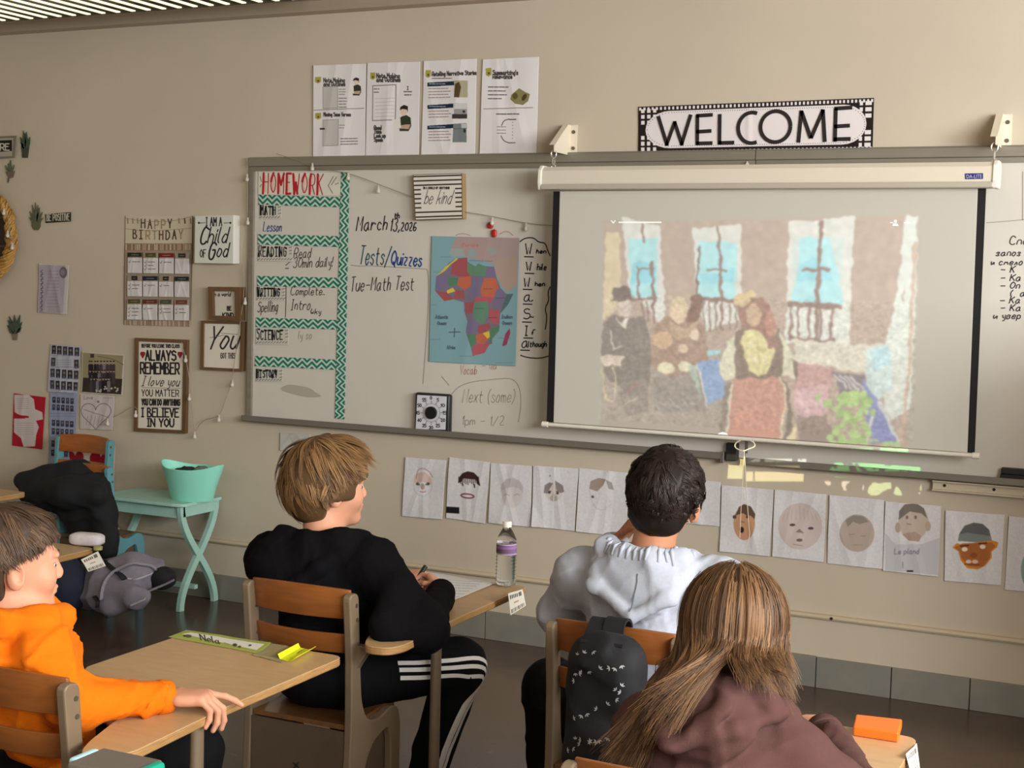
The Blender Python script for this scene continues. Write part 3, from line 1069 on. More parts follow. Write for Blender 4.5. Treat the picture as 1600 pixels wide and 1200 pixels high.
def screenpic(cv):
    W1, CY_, BR = (218, 224, 218), (168, 232, 242), (136, 112, 106)
    bgc = (178, 160, 148)
    cv.poly([(944, 345), (1060, 345), (1300, 340), (1432, 336), (1416, 700), (940, 690)], bgc)
    cv.poly([(944, 560), (1150, 560), (1150, 695), (938, 680)], (166, 156, 146))
    cv.poly([(946, 362), (968, 362), (969, 480), (941, 500)], (216, 202, 166))
    cv.poly([(971, 337), (1000, 346), (1030, 352), (1033, 420), (1042, 500), (1028, 505), (1000, 470), (982, 452)], W1)
    cv.poly([(981, 372), (1027, 372), (1026, 468), (986, 462)], CY_).poly([(985, 420), (1000, 405), (1024, 415), (1024, 440), (986, 445)], (120, 210, 236), .6)
    cv.line([(1004, 350), (1005, 378)], 3, BR).line([(996, 418), (998, 468)], 3.5, BR).line([(996, 420), (1018, 419)], 3.5, BR).line([(1016, 410), (1022, 505)], 5, BR).line([(990, 468), (1022, 465)], 4, BR)
    for x in (1003, 1010):
        cv.line([(x, 470), (x + 2, 500)], 2.5, BR)
    cv.poly([(1081, 357), (1120, 354), (1158, 350), (1156, 500), (1100, 515), (1088, 470)], W1)
    cv.poly([(1088, 378), (1150, 378), (1148, 466), (1091, 466)], CY_).poly([(1095, 425), (1120, 430), (1145, 415), (1145, 440), (1096, 445)], (120, 210, 236), .5)
    cv.line([(1118, 356), (1122, 380), (1127, 515)], 4.5, BR).line([(1104, 422), (1134, 422)], 3.5, BR).line([(1092, 466), (1150, 470)], 7, BR)
    for x in (1098, 1107, 1117, 1138, 1148):
        cv.line([(x, 468), (x + 1, 514)], 3, BR)
    cv.poly([(1232, 346), (1280, 345), (1334, 338), (1330, 430), (1325, 545), (1225, 535), (1228, 450)], W1)
    cv.poly([(1237, 371), (1318, 371), (1314, 478), (1236, 478)], CY_).poly([(1240, 420), (1270, 400), (1300, 425), (1300, 440), (1242, 438)], (120, 210, 236), .5)
    cv.poly([(1237, 371), (1250, 371), (1240, 450), (1235, 460)], W1, .8).poly([(1295, 371), (1318, 371), (1316, 460)], W1, .75)
    cv.line([(1281, 348), (1274, 530)], 6, BR).line([(1253, 422), (1296, 420)], 4.5, BR).line([(1232, 474), (1310, 478)], 9, BR)
    for x in (1235, 1246, 1262, 1282, 1298):
        cv.line([(x, 478), (x - 1, 530)], 4, BR)
    cv.line([(1232, 528), (1304, 531)], 4, BR)
    cv.poly([(1240, 528), (1300, 536), (1384, 538), (1385, 560), (1352, 582), (1240, 566)], (214, 212, 196))
    cv.poly([(1414, 337), (1434, 337), (1429, 480), (1421, 640), (1392, 655), (1380, 640), (1382, 540), (1400, 460)], (216, 228, 222)).poly([(1408, 470), (1414, 440), (1412, 470)], bgc)
    cv.line([(1429, 380), (1420, 560), (1408, 690)], 5, (196, 172, 156))
    cv.poly([(1352, 545), (1390, 536), (1394, 600), (1374, 624), (1352, 606)], (204, 230, 230)).poly([(1360, 545), (1386, 540), (1390, 570), (1362, 574)], (180, 226, 238))
    # left sitter
    cv.poly([(941, 505), (958, 492), (985, 498), (1004, 492), (1014, 515), (1018, 560), (1010, 610), (985, 620), (948, 590), (940, 560)], (124, 116, 110))
    cv.ell(975, 480, 11, 17, (208, 196, 186)).poly([(958, 468), (958, 451), (970, 447), (985, 450), (989, 469)], (108, 96, 94)).line([(955, 469), (992, 468)], 2, (108, 96, 94))
    cv.poly([(960, 494), (970, 503), (984, 496), (976, 514)], (222, 214, 204)).line([(953, 515), (958, 545), (971, 540)], 2.5, (214, 204, 190))
    cv.poly([(938, 558), (955, 552), (973, 556), (970, 570), (945, 572)], (220, 204, 186)).line([(940, 574), (946, 622), (957, 628), (961, 614), (959, 574)], 2.2, (220, 204, 160))
    cv.poly([(965, 600), (1010, 590), (1012, 640), (975, 655)], (140, 132, 126), .7).line([(980, 612), (998, 600)], 2, (170, 110, 100)).line([(978, 632), (994, 622)], 2.5, (206, 200, 186))
    # middle musician
    cv.poly([(1020, 512), (1040, 494), (1082, 494), (1100, 515), (1106, 560), (1092, 588), (1040, 592), (1016, 565)], (158, 132, 116))
    cv.ell(1060, 484, 14, 22, (222, 198, 168)).poly([(1047, 480), (1050, 466), (1062, 461), (1072, 468), (1066, 472)], (214, 200, 160))
    cv.poly([(1080, 462), (1094, 458), (1097, 480), (1088, 502), (1072, 502)], (118, 92, 82)).line([(1092, 385), (1089, 440), (1087, 468)], 3, (110, 92, 88))
    cv.poly([(1044, 500), (1066, 512), (1090, 500), (1088, 520), (1060, 530), (1046, 520)], (186, 160, 136)).ell(1034, 530, 17, 13, (206, 172, 138)).ell(1066, 544, 8, 7, (222, 196, 168)).ell(1085, 523, 8, 9, (228, 206, 184))
    cv.ell(1040, 574, 13, 10, (226, 220, 186)).ell(1068, 572, 10, 9, (220, 218, 186))
    cv.poly([(1018, 590), (1090, 584), (1108, 640), (1040, 645), (1022, 640)], (146, 138, 132))
    for i in range(6):
        cv.line([(1022 + i * 11, 625 + i % 2 * 6), (1030 + i * 11, 640 - i % 3 * 5)], 1.6, (196, 190, 180))
    cv.poly([(1085, 566), (1122, 560), (1134, 618), (1104, 632), (1095, 600)], (132, 164, 212)).line([(1088, 568), (1104, 634)], 2.5, (214, 216, 210)).poly([(1104, 548), (1124, 546), (1126, 552), (1106, 556)], (150, 210, 226))
    cv.poly([(1073, 570), (1086, 568), (1096, 625), (1084, 600)], (170, 190, 176))
    # front singer
    cv.poly([(1152, 514), (1136, 535), (1122, 568), (1130, 596), (1148, 590), (1156, 552)], (216, 218, 192)).poly([(1212, 512), (1228, 535), (1246, 568), (1240, 592), (1220, 586)], (214, 214, 190))
    cv.poly([(1147, 522), (1160, 512), (1214, 512), (1222, 540), (1220, 592), (1148, 592)], (122, 106, 96))
    cv.poly([(1160, 516), (1210, 514), (1208, 548), (1196, 584), (1183, 588), (1168, 578), (1158, 540)], (216, 210, 152)).line([(1184, 530), (1184, 580)], 2, (196, 186, 130))
    for x, y in ((1170, 540), (1178, 560), (1192, 560), (1200, 540)):
        cv.ell(x, y, 4, 4, (230, 224, 190))
    cv.poly([(1150, 478), (1160, 465), (1190, 466), (1202, 480), (1212, 540), (1200, 545), (1190, 520), (1158, 510)], (148, 112, 102)).ell(1176, 492, 12, 18, (196, 168, 140)).ell(1158, 468, 13, 9, (206, 184, 144)).ell(1172, 459, 8, 6, (220, 200, 150)).ell(1202, 505, 7, 22, (178, 128, 116))
    cv.poly([(1236, 560), (1248, 566), (1254, 600), (1246, 605), (1238, 588)], (118, 104, 96))
    cv.poly([(1140, 592), (1220, 590), (1224, 640), (1214, 692), (1134, 688)], (192, 140, 126)).poly([(1150, 640), (1212, 640), (1208, 690), (1140, 688)], (204, 142, 124), .7)
    cv.line([(1141, 596), (1134, 688)], 3, (228, 216, 190)).line([(1218, 588), (1227, 620), (1216, 692)], 3, (228, 216, 180)).poly([(1222, 590), (1232, 610), (1238, 690), (1222, 692), (1230, 640)], (116, 104, 94)).poly([(1130, 600), (1138, 596), (1130, 686), (1122, 684)], (132, 122, 112)).poly([(1236, 668), (1244, 660), (1240, 690), (1226, 692)], (226, 214, 170))
    # bench, rugs, plant
    cv.poly([(1246, 566), (1300, 574), (1298, 600), (1240, 610)], (192, 150, 148)).poly([(1238, 610), (1296, 596), (1290, 640), (1272, 660), (1240, 648)], (210, 172, 178))
    for x, y in ((1250, 625), (1268, 615), (1262, 640), (1280, 630)):
        cv.ell(x, y, 6, 5, (224, 190, 196))
    cv.poly([(1298, 578), (1350, 586), (1348, 612), (1312, 616)], (128, 118, 130))
    for i in range(4):
        cv.line([(1302 + i * 9, 584 + i * 1.5), (1322 + i * 9, 606 + i)], 3, (206, 206, 206))
    cv.poly([(1346, 590), (1356, 606), (1376, 626), (1404, 690), (1362, 694), (1350, 640)], (128, 138, 200)).line([(1374, 628), (1402, 688)], 6, (210, 216, 222)).line([(1366, 640), (1352, 692)], 5, (214, 220, 220))
    cv.poly([(1244, 650), (1290, 650), (1310, 692), (1246, 692)], (142, 126, 118))
    r = random.Random(4)
    for i in range(70):
        x, y = r.gauss(1325, 22), r.uniform(612, 694)
        if y > 650 and abs(x - 1325) > 32:
            x = 1325 + r.uniform(-30, 35)
        g = r.uniform(-16, 16)
        cv.ell(x, y, r.uniform(4, 8), r.uniform(3, 6), (166 + g, 206 + g, 128 + g), rot=r.uniform(0, 3))
    for i in range(14):
        cv.ell(r.uniform(1345, 1410), r.uniform(686, 698), 4, 3, (172, 210, 140))
    cv.a = cv.a * .66 + np.array([188, 180, 166]) * .34
    cv.warp(.45, 8).warp(1.1, 40)
    cv.mottle(948, 460, 1425, 690, .03, 5).mottle(944, 345, 1426, 690, .014, 30)
    cv.blur(5)
    # caption bar of the call
    Wh = (244, 246, 244)
    cv.line([(955, 345), (958, 348.5), (961, 345)], 1.5, Wh)
    cv.scribble(967, 1032, 347.5, 3.4, 2.2, Wh)
    cv.ell(1398, 346, 2.4, 2.4, Wh).poly([(1393, 353), (1395, 349.5), (1401, 349.5), (1403, 353)], Wh).line([(1390, 348), (1394, 348)], 1.2, Wh).line([(1412, 348), (1420, 348)], 1.6, Wh)
    cv.ell(1128, 683, 9.5, 8.5, Wh).rect(1090, 679, 1102, 686, (226, 232, 228)).ell(1163, 687, 6, 4.5, Wh).ell(1177, 688, 5, 3, (236, 224, 206)).ell(1229, 692, 5, 3, (236, 224, 206))


SCRN = M('projection_screen', attr='Col', rough=.8, spec=.2)  # projected light is painted into the sheet colour, plus a weak glow
_nt = SCRN.node_tree
_b = _nt.nodes['Principled BSDF']
_a = [n for n in _nt.nodes if n.type == 'ATTRIBUTE'][0]
_nt.links.new(_a.outputs['Color'], _b.inputs['Emission Color'])
_b.inputs['Emission Strength'].default_value = .14
scr = thing('projection_screen', 'pull-down projection screen showing three performers by curtained windows', 'screen', ony(1205, 490, YS))
x = (1 - .0)
sheet = paper('screen_sheet', None, None, [(875, 299), (1528, 293), (1511.5, 707), (865, 660)], screenpic, Y=YS, bg=(172, 168, 157), res=1.05, wave=.0, parent=scr, mat=SCRN, blur=0)
BLK = M('screen_border_black', (14, 13, 13), .7)
for q in ([(864.7, 299), (876, 299), (866, 660), (854, 659)], [(1527, 293), (1541, 292), (1523, 708), (1510.5, 707)]):
    pp, vv = pxbox(q, YS + .001, YS - .0005)
    MB().prism(pp, vv).build('black_border', BLK, scr)
CASE = M('screen_case_cream', (216, 206, 186), .4)
c0, c1 = ony(852, 281, YS)[0], ony(1556, 275, YS)[0]
zc = 2.082
prof = [(-.045, -.045), (-.052, -.02), (-.05, .03), (-.03, .048), (.03, .048), (.045, .03), (.045, -.03), (.03, -.045)]
MB().prism([(c0, YS + a, zc + b) for a, b in prof], (c1 - c0, 0, 0)).build('case', CASE, scr)
for xa, xb in ((c0 - .012, c0 + .006), (c1 - .006, c1 + .014)):
    MB().prism([(xa, YS + a * 1.12, zc + b * 1.12) for a, b in prof], (xb - xa, 0, 0)).build('end_cap', M('white_plastic', (232, 226, 212), .35), scr, bevel=.004)
MB().box((c0, YS - .056, zc - .050), (c1, YS + .0, zc - .026)).build('case_lip', M('case_grey', (178, 170, 152), .45), scr, bevel=.006)
lb = MB()
q = [(1508, 271), (1536, 270.5), (1536, 279.5), (1508, 280)]
pp, vv = pxbox(q, YS - .04, YS - .0535)
lb.prism(pp, vv)
lbo = lb.build('maker_label', M('label_blue', (36, 40, 112), .4), scr)
tx = MB()
ftext(tx, 'DA-LITE', [(1510, 273), (1534, 272.5), (1534, 278), (1510, 278.5)], YS - .0538)
tx.build('lettering', M('label_white', (190, 190, 214), .5), lbo)
b0, b1 = ony(849, 663, YS), ony(1529, 712, YS)
zb = (b0[2] + b1[2]) / 2
MB().tube([(b0[0], YS, zb), (b1[0], YS, zb)], .0085, 12).build('bottom_bar', M('bar_cream', (222, 216, 202), .35), scr, smooth=True)
for xx, s_ in ((b0[0], 1), (b1[0], -1)):
    MB().tube([(xx - .004 * s_, YS, zb), (xx + .022 * s_, YS, zb)], .0125, 12).build('bar_cap', M('white_plastic'), scr, smooth=True)
# pull handle and its cord
ph = ony(1160, 690, YS)
hd = chaikin([ony(x_, y_, YS - .005) for x_, y_ in ((1157, 688), (1149, 692), (1148, 699), (1155, 703), (1163, 705), (1171, 701), (1180, 698), (1179, 692), (1172, 688))], 2)
MB().tube(hd, .0028, 6).build('pull_handle', M('cord_cream', (226, 212, 182), .5), scr, smooth=True)
for cx_ in (((1163, 705), (1161, 740), (1158, 790), (1156, 840)), ((1163, 705), (1166, 760), (1170, 820), (1172, 838), (1163, 862))):
    MB().tube(chaikin([ony(x_, y_, YS - .005) for x_, y_ in cx_], 2), .0016, 5).build('pull_cord', M('cord_cream'), scr, smooth=True)

# wall brackets with hooks that carry the screen
BRK = M('bracket_white', (226, 214, 192), .45)


def bracket(xw, label):
    t = thing('wall_bracket', label, 'bracket', (xw, -.01, 2.2))
    zt, zb_ = 2.325, 2.195
    y1 = -.165
    pl = MB()
    pl.prism([(xw - .003, 0, zt), (xw - .003, -.03, zt), (xw - .003, y1, zb_ + .03), (xw - .003, y1, zb_), (xw - .003, 0, zb_)], (.006, 0, 0))
    pl.box((xw - .003, -.004, zb_), (xw + .035, 0, zt))
    pl.prism([(xw - .022, -.03, zt), (xw + .003, -.03, zt), (xw + .003, y1, zb_ + .034), (xw - .022, y1, zb_ + .034)], (0, -.004, -.004))
    pl.build('bracket_plate', BRK, t)
    for zz in (zt - .03, zb_ + .03):
        a = np.linspace(0, 6.283, 12, endpoint=False)
        MB().prism([(xw + .019 + .008 * math.cos(k_), -.004, zz + .008 * math.sin(k_)) for k_ in a], (0, -.004, 0)).build('screw', M('screw_steel', (110, 104, 92), .4, metal=.7), t)
    MET = M('hook_metal', (206, 200, 188), .25, metal=.6)
    hx, hy = xw - .006, YS
    z = zb_ + .012
    ring = [(hx + .012 * math.sin(a), hy, z - .020 + .018 * math.cos(a)) for a in np.linspace(0, 6.0, 16)]
    MB().tube(ring, .0026, 6).build('hook', MET, t, smooth=True)
    MB().tube([(hx, hy + .012 * math.sin(a), z - .052 + .016 * math.cos(a)) for a in np.linspace(0, 6.283, 17)], .0026, 6).build('chain_link', MET, t, smooth=True)
    MB().tube([(hx + .010 * math.sin(a), hy, z - .082 + .020 * math.cos(a)) for a in np.linspace(-.3, 5.2, 16)], .0028, 6).build('chain_link', MET, t, smooth=True)
    return t


bracket(ony(872, 230, -.08)[0] + .02, 'white triangular wall bracket between the rock poster and the WELCOME banner')
bracket(ony(1556, 220, -.08)[0] + .012, 'white triangular wall bracket above the blue label of the screen case')

# ledge under the second board and eraser on its tray
lg = MB()
pq = [ony(x_, y_, -.03) for x_, y_ in ((1458, 746), (1458, 764))]
xs0 = pq[0][0]
lg.box((xs0, -.03, .866), (1.0, 0, .902)).box((xs0, -.045, .862), (1.0, 0, .868)).box((xs0, -.05, .898), (1.0, 0, .903))
le = lg.build('metal_ledge', M('ledge_cream', (196, 184, 160), .45))
tag(le, 'cream metal ledge with two screws fixed under the second whiteboard tray', 'ledge')
for xx in (1475, 1553):
    p_ = ony(xx, 752, -.05)
    a = np.linspace(0, 6.283, 10, endpoint=False)
    MB().prism([(p_[0] + .006 * math.cos(k_), -.030, .884 + .006 * math.sin(k_)) for k_ in a], (0, -.003, 0)).build('screw', M('dark_hole'), le)
e0 = ony(1563, 740, -.045)
er = thing('board_eraser', 'black felt board eraser lying on the pen tray', 'eraser', (e0[0] + .07, -.035, .916))
MB().box((e0[0], -.054, .916), (e0[0] + .14, -.018, .948)).build('felt', M('felt_grey', (44, 42, 42), .95), er, bevel=.004)
MB().box((e0[0] + .002, -.053, .948), (e0[0] + .138, -.020, .974)).build('back', M('black_plastic', (28, 27, 27), .45), er, bevel=.005)
# ---------------------------------------------------------------- things fixed on the whiteboard
def africa(cv):
    SEA, TAN = (128, 164, 170), (168, 148, 142)
    S = 5.219

    def P(*pts):
        return [(660 + x / S, 350 + y / S) for x, y in pts]
    cv.a[:] = SEA
    cv.poly(P((290, 105), (790, 112), (785, 300), (720, 390), (560, 320), (430, 290), (240, 240), (250, 160)), TAN)
    cv.poly(P((240, 200), (330, 205), (350, 260), (260, 270), (225, 240)), (156, 164, 158)).poly(P((370, 215), (430, 205), (450, 270), (380, 270)), (146, 160, 158)).poly(P((540, 200), (620, 210), (600, 250), (560, 260)), (150, 158, 156))
    cv.poly(P((585, 310), (740, 260), (780, 300), (775, 500), (690, 560), (660, 520), (600, 400)), (172, 150, 136))
    AF = P((285, 280), (370, 275), (375, 310), (440, 350), (460, 325), (520, 345), (590, 350), (600, 410), (640, 520), (685, 570), (745, 570), (700, 660), (640, 730), (630, 870), (575, 930), (575, 975), (550, 985), (510, 1050), (415, 1075), (400, 1000), (360, 880), (375, 800), (345, 710), (345, 640), (260, 615), (185, 630), (110, 540), (120, 430), (190, 370), (220, 320))
    cv.poly(AF, (122, 112, 128))
    C = dict(red=(160, 84, 88), org=(188, 104, 78), grn=(98, 136, 110), pur=(120, 110, 138), yel=(218, 188, 70), pin=(176, 90, 96), mag=(150, 64, 96), gr2=(86, 128, 96), dgr=(84, 110, 110))
    for col, pts in (('yel', ((285, 280), (300, 285), (240, 330), (190, 385), (125, 425), (200, 350))), ('red', ((300, 283), (372, 278), (375, 390), (400, 420), (350, 440), (240, 410), (250, 330))), ('grn', ((375, 315), (440, 350), (460, 325), (530, 350), (520, 430), (400, 420), (372, 390))), ('pur', ((530, 350), (590, 350), (610, 440), (520, 440))),
                     ('pur', ((120, 430), (240, 410), (230, 500), (150, 540), (110, 540))), ('gr2', ((215, 435), (300, 440), (290, 500), (225, 510))), ('org', ((300, 440), (400, 425), (415, 500), (350, 540), (290, 500))), ('pur', ((405, 430), (510, 435), (480, 560), (430, 600), (400, 540))),
                     ('org', ((510, 440), (610, 445), (625, 530), (590, 600), (490, 590), (480, 540))), ('pin', ((490, 590), (590, 600), (560, 650), (430, 650), (440, 600))), ('pur', ((610, 530), (690, 580), (690, 650), (610, 690), (590, 600))), ('dgr', ((690, 578), (745, 570), (700, 660), (640, 730), (650, 690))),
                     ('yel', ((205, 545), (255, 520), (275, 550), (210, 570))), ('red', ((110, 545), (205, 560), (250, 600), (260, 615), (185, 630))), ('red', ((275, 540), (345, 545), (350, 610), (265, 612))), ('red', ((350, 640), (430, 640), (415, 730), (360, 730))), ('grn', ((430, 640), (540, 630), (545, 730), (500, 820), (440, 790), (420, 720))),
                     ('pin', ((550, 690), (635, 710), (625, 820), (560, 800), (545, 740))), ('pur', ((375, 790), (460, 800), (450, 880), (375, 890), (360, 860))), ('red', ((460, 830), (550, 810), (560, 850), (490, 900), (455, 880))), ('gr2', ((560, 850), (632, 830), (630, 870), (575, 935), (550, 985), (555, 900))), ('yel', ((495, 890), (550, 872), (555, 920), (520, 945))),
                     ('gr2', ((370, 900), (440, 900), (440, 980), (400, 1000))), ('org', ((440, 905), (495, 890), (540, 940), (500, 980), (445, 970))), ('pin', ((420, 985), (500, 980), (545, 960), (545, 990), (510, 1050), (415, 1075)))):
        cv.poly(P(*pts), C[col])
    cv.poly(P((655, 990), (680, 895), (715, 850), (720, 890), (690, 985), (665, 995)), C['mag'])
    cv.line(P((268, 850), (265, 920)), 1.4, (70, 84, 90)).line(P((225, 882), (310, 880)), 1.4, (70, 84, 90))
    TX = (74, 92, 112)
    for t, x, y, w in (('Atlantic', 112, 772, 105), ('Ocean', 128, 822, 75), ('Indian', 650, 770, 90), ('Ocean', 655, 820, 80)):
        cv.fit(t, 660 + x / S, 660 + (x + w) / S, 350 + y / S, 5.2, 1.1, TX, jit=.05)
    cv.fit('Africa', 660 + 205 / S, 660 + 275 / S, 350 + 1018 / S, 5, 1.1, TX, jit=.05)
    cv.fit('Europe', 660 + 330 / S, 660 + 465 / S, 350 + 185 / S, 5, .8, (190, 110, 110), jit=.05)
    cv.scribble(660 + 390 / S, 660 + 570 / S, 350 + 300 / S, 3, .8, (90, 110, 116), slope=.03)
    for x0, x1, y in ((85, 125, 660), (70, 150, 940), (310, 415, 1075), (600, 740, 1130), (620, 720, 930), (155, 240, 270), (100, 160, 395)):
        cv.line(P((x0, y), (x1, y)), .6, (90, 110, 116), .7)
    for x, y in ((540, 530), (470, 690), (580, 765), (640, 605)):
        cv.scribble(660 + (x - 35) / S, 660 + (x + 35) / S, 350 + y / S, 3, .7, (70, 60, 70), .8)


paper('africa_map', 'coloured map of Africa on blue sea hanging on the whiteboard', 'map', [(675.5, 369), (812, 372), (806, 572), (671, 565)], africa, Y=YBD, res=1.5, wave=.0022, seed=5, blur=0)

# striped block sign leaning on the rail
bk = thing('block_sign', 'square block sign with black stripes and a handwritten be kind, hung on the board', 'sign', ony(688, 343, -.03))
KQ = [(645, 273), (722, 270.5), (723, 341.5), (649, 344)]
pp, vv = pxbox(KQ, YBD - .001, YBD - .040)
MB().prism(pp, vv).build('wood_block', M('pale_wood', (160, 132, 92), .6, var=.1, vscale=30, stretch=(1, 1, .1)), bk, bevel=.001, seg=1)


def bekind(cv):
    K = (48, 36, 32)
    cv.a[:] = (222, 214, 202)
    for i in range(10):
        y = 276 + i * 7.0
        cv.line([(645, y + .5), (724, y - 2)], 2.2, K)
    cv.poly([(658, 292), (711, 290), (712, 326), (659, 328)], (222, 214, 202))
    cv.line([(645.6, 273.5), (721.5, 271), (722.4, 341), (649.5, 343.4), (645.6, 273.5)], 1.4, (110, 84, 60))
    cv.fit('IN A WORLD OF ANYTHING', 662, 703, 296, 3.2, .9, K, jit=.05, slant=0)
    cv.fit('be kind', 663, 706, 319, 21, 1.0, (70, 60, 60), slant=.3)


paper('sign_face', None, None, KQ, bekind, Y=YBD - .040, res=2.2, wave=0, parent=bk, blur=0)

mg = thing('magnet_clip', 'small red magnetic clip above the map of Africa', 'magnet', ony(769, 358, -.02))
RED = M('red_plastic', (176, 26, 28), .35)
a = ony(766, 352, YBD - .010)
MB().lathe([(.001, -.017), (.012, -.014), (.017, -.004), (.016, .006), (.009, .015), (.001, .017)], (0, 0, 0), 14, sy=.6)
b1_ = MB().lathe([(.001, -.016), (.012, -.013), (.016, -.004), (.015, .006), (.008, .014), (.001, .016)], (a[0], a[1], a[2]), 14, sy=.55)
b1_.build('clip_head', RED, mg, smooth=True)
a = ony(772, 364, YBD - .010)
MB().lathe([(.001, -.02), (.012, -.016), (.015, 0), (.012, .012), (.001, .017)], (a[0], a[1], a[2]), 14, sy=.55).build('clip_jaw', RED, mg, smooth=True)

# square kitchen timer standing on the tray
TQ = [(648, 613), (702.5, 615.5), (700, 676), (645, 675)]
tm = thing('visual_timer', 'square black and white minute timer standing on the pen tray', 'timer', ony(674, 676, -.05))
f0 = [ony(x_, y_, -.058) for x_, y_ in TQ]
xa, xb = (f0[0][0] + f0[3][0]) / 2, (f0[1][0] + f0[2][0]) / 2
za, zb_ = f0[0][2], .9295
MB().box((xa, -.054, zb_), (xb, -.018, za)).build('case', M('timer_black', (34, 33, 35), .4), tm, bevel=.012, seg=4, smooth=True)


def timer(cv):
    cv.a[:] = (208, 206, 210)
    cx_, cy_ = 674.5, 644.8
    for i in range(12):
        a_ = math.radians(i * 30)
        x, y = cx_ + 21 * math.sin(a_), cy_ - 23 * math.cos(a_)
        t = str((i * 5))
        cv.fit(t, x - 1.7 * len(t), x + 1.7 * len(t), y + 2.3, 4.6, 1.2, (58, 56, 60), jit=.03, slant=0)
        cv.line([(cx_ + 13 * math.sin(a_), cy_ - 14 * math.cos(a_)), (cx_ + 17 * math.sin(a_), cy_ - 18.5 * math.cos(a_))], .9, (90, 88, 92))
    for i in range(60):
        a_ = math.radians(i * 6)
        cv.line([(cx_ + 12.5 * math.sin(a_), cy_ - 13.4 * math.cos(a_)), (cx_ + 14 * math.sin(a_), cy_ - 15 * math.cos(a_))], .5, (120, 118, 122))
    cv.line([(686, 673), (697, 673)], .8, (120, 118, 120))


paper('dial', None, None, [(652, 617), (698, 619.5), (696, 671.5), (649.5, 670.5)], timer, Y=-.0545, res=2.6, wave=0, parent=tm, blur=0)
kc = ony(674.5, 644.8, -.058)
a = np.linspace(0, 2 * math.pi, 28, endpoint=False)
MB().prism([(kc[0] + .029 * math.cos(t), -.056, kc[2] + .029 * math.sin(t)) for t in a], (0, -.016, 0)).build('knob', M('knob_black', (18, 18, 19), .35), tm, bevel=.003)

# ---------------------------------------------------------------- the row of pupils' face drawings
def face(cx, cy, rx, ry, skin=None, hair=None, hairpts=None, al=.8, eyes=True, outline=None, mouth=(150, 90, 90)):
    def f(cv):
        if skin:
            cv.ell(cx, cy, rx, ry, skin, al)
        if outline:
            t = np.linspace(0, 6.3, 30)
            cv.line(np.stack([cx + rx * np.cos(t), cy + ry * np.sin(t)], 1), .8, outline, .8)
        if hairpts is not None:
            cv.poly([(cx + rx * x, cy + ry * y) for x, y in hairpts], hair, al)
        if eyes:
            for s_ in (-1, 1):
                cv.ell(cx + s_ * rx * .42, cy - ry * .05, rx * .16, ry * .07, (70, 62, 62), .8)
            cv.line([(cx, cy), (cx - rx * .1, cy + ry * .3), (cx + rx * .1, cy + ry * .3)], .8, (120, 100, 96), .7)
            cv.line([(cx - rx * .3, cy + ry * .58), (cx, cy + ry * .63), (cx + rx * .3, cy + ry * .58)], 1.2, mouth, .8)
    return f


CAPH = [(-1.05, -.1), (-1, -.6), (-.5, -1.02), (.1, -1.1), (.7, -.9), (1.02, -.5), (1.02, -.05), (.6, -.4), (0, -.45), (-.5, -.4)]


def d1(cv):
    face(662, 758, 14, 17, None, (206, 178, 168), [(-1, -.2), (-.9, -.9), (-.4, -1.15), (.3, -1.2), (.9, -.6), (1, -.1), (0, -.3)], .9, outline=(190, 176, 160))(cv)
    cv.line(chaikin([(652, 748), (654, 734), (662, 731), (672, 736), (677, 746)]), .9, (170, 110, 104))
    for s_ in (-1, 1):
        cv.ell(662 + s_ * 8, 756, 3, 2.5, (120, 116, 112)).ell(662 + s_ * 8, 756, 1.2, 1.2, (50, 48, 48))
    cv.ell(662, 760, 3, 5, (170, 150, 130))


def d2(cv):
    H_ = (58, 34, 32)
    cv.poly([(717, 755), (719, 746), (724, 740), (732, 737), (741, 739), (748, 746), (752, 760), (748, 758), (744, 750), (726, 748), (722, 754)], H_)
    for i in range(12):
        x = 718 + i * 2.8
        cv.line([(x, 746), (x + .5, 755 + (i % 3) * 1.5)], 1.1, H_)
    cv.line([(724, 756), (724.5, 759)], 2, H_).line([(742, 758), (742.5, 762)], 2, H_)
    t = np.linspace(0, 6.3, 24)
    cv.line(np.stack([731.5 + 10 * np.cos(t), 775.5 + 3.1 * np.sin(t) + np.cos(t)], 1), 1.7, (112, 40, 52))
    cv.rect(698.5, 791.5, 718.5, 801, (26, 24, 24), dy=1.5)


def d4(cv):
    face(866, 770, 14, 15, (206, 196, 190), (128, 116, 116), [(-1.1, .1), (-1, -.7), (-.5, -1), (-.1, -.9), (-.4, -.4), (-.7, .2)], .9)(cv)
    cv.poly([(868, 752), (880, 760), (882, 770), (876, 772), (870, 766)], (136, 124, 124))
    cv.ell(866, 780, 6, 5, (176, 166, 160)).ell(859, 771, 2, 2, (70, 62, 60)).ell(872, 772, 2, 2, (70, 62, 60)).ell(860, 744.5, 1, 1, (60, 56, 56))
    cv.line([(868, 727), (864, 829)], 2.0, (232, 230, 226), .7)


def d5(cv):
    cv.poly([(922, 764), (924, 752), (936, 747), (948, 749), (944, 758), (934, 768)], (160, 142, 130)).poly([(948, 750), (957, 754), (960, 766), (952, 764)], (162, 152, 146)).ell(927, 776.5, 2.2, 2.2, (96, 84, 96))
    cv.line(chaikin([(922, 764), (926, 788), (940, 800), (956, 788)]), .6, (180, 172, 168))


def d7(cv):
    cv.ell(1088, 792, 9, 14, (170, 160, 110)).poly([(1078, 790), (1082, 778), (1092, 776), (1098, 786), (1097, 796), (1090, 786)], (44, 38, 34))


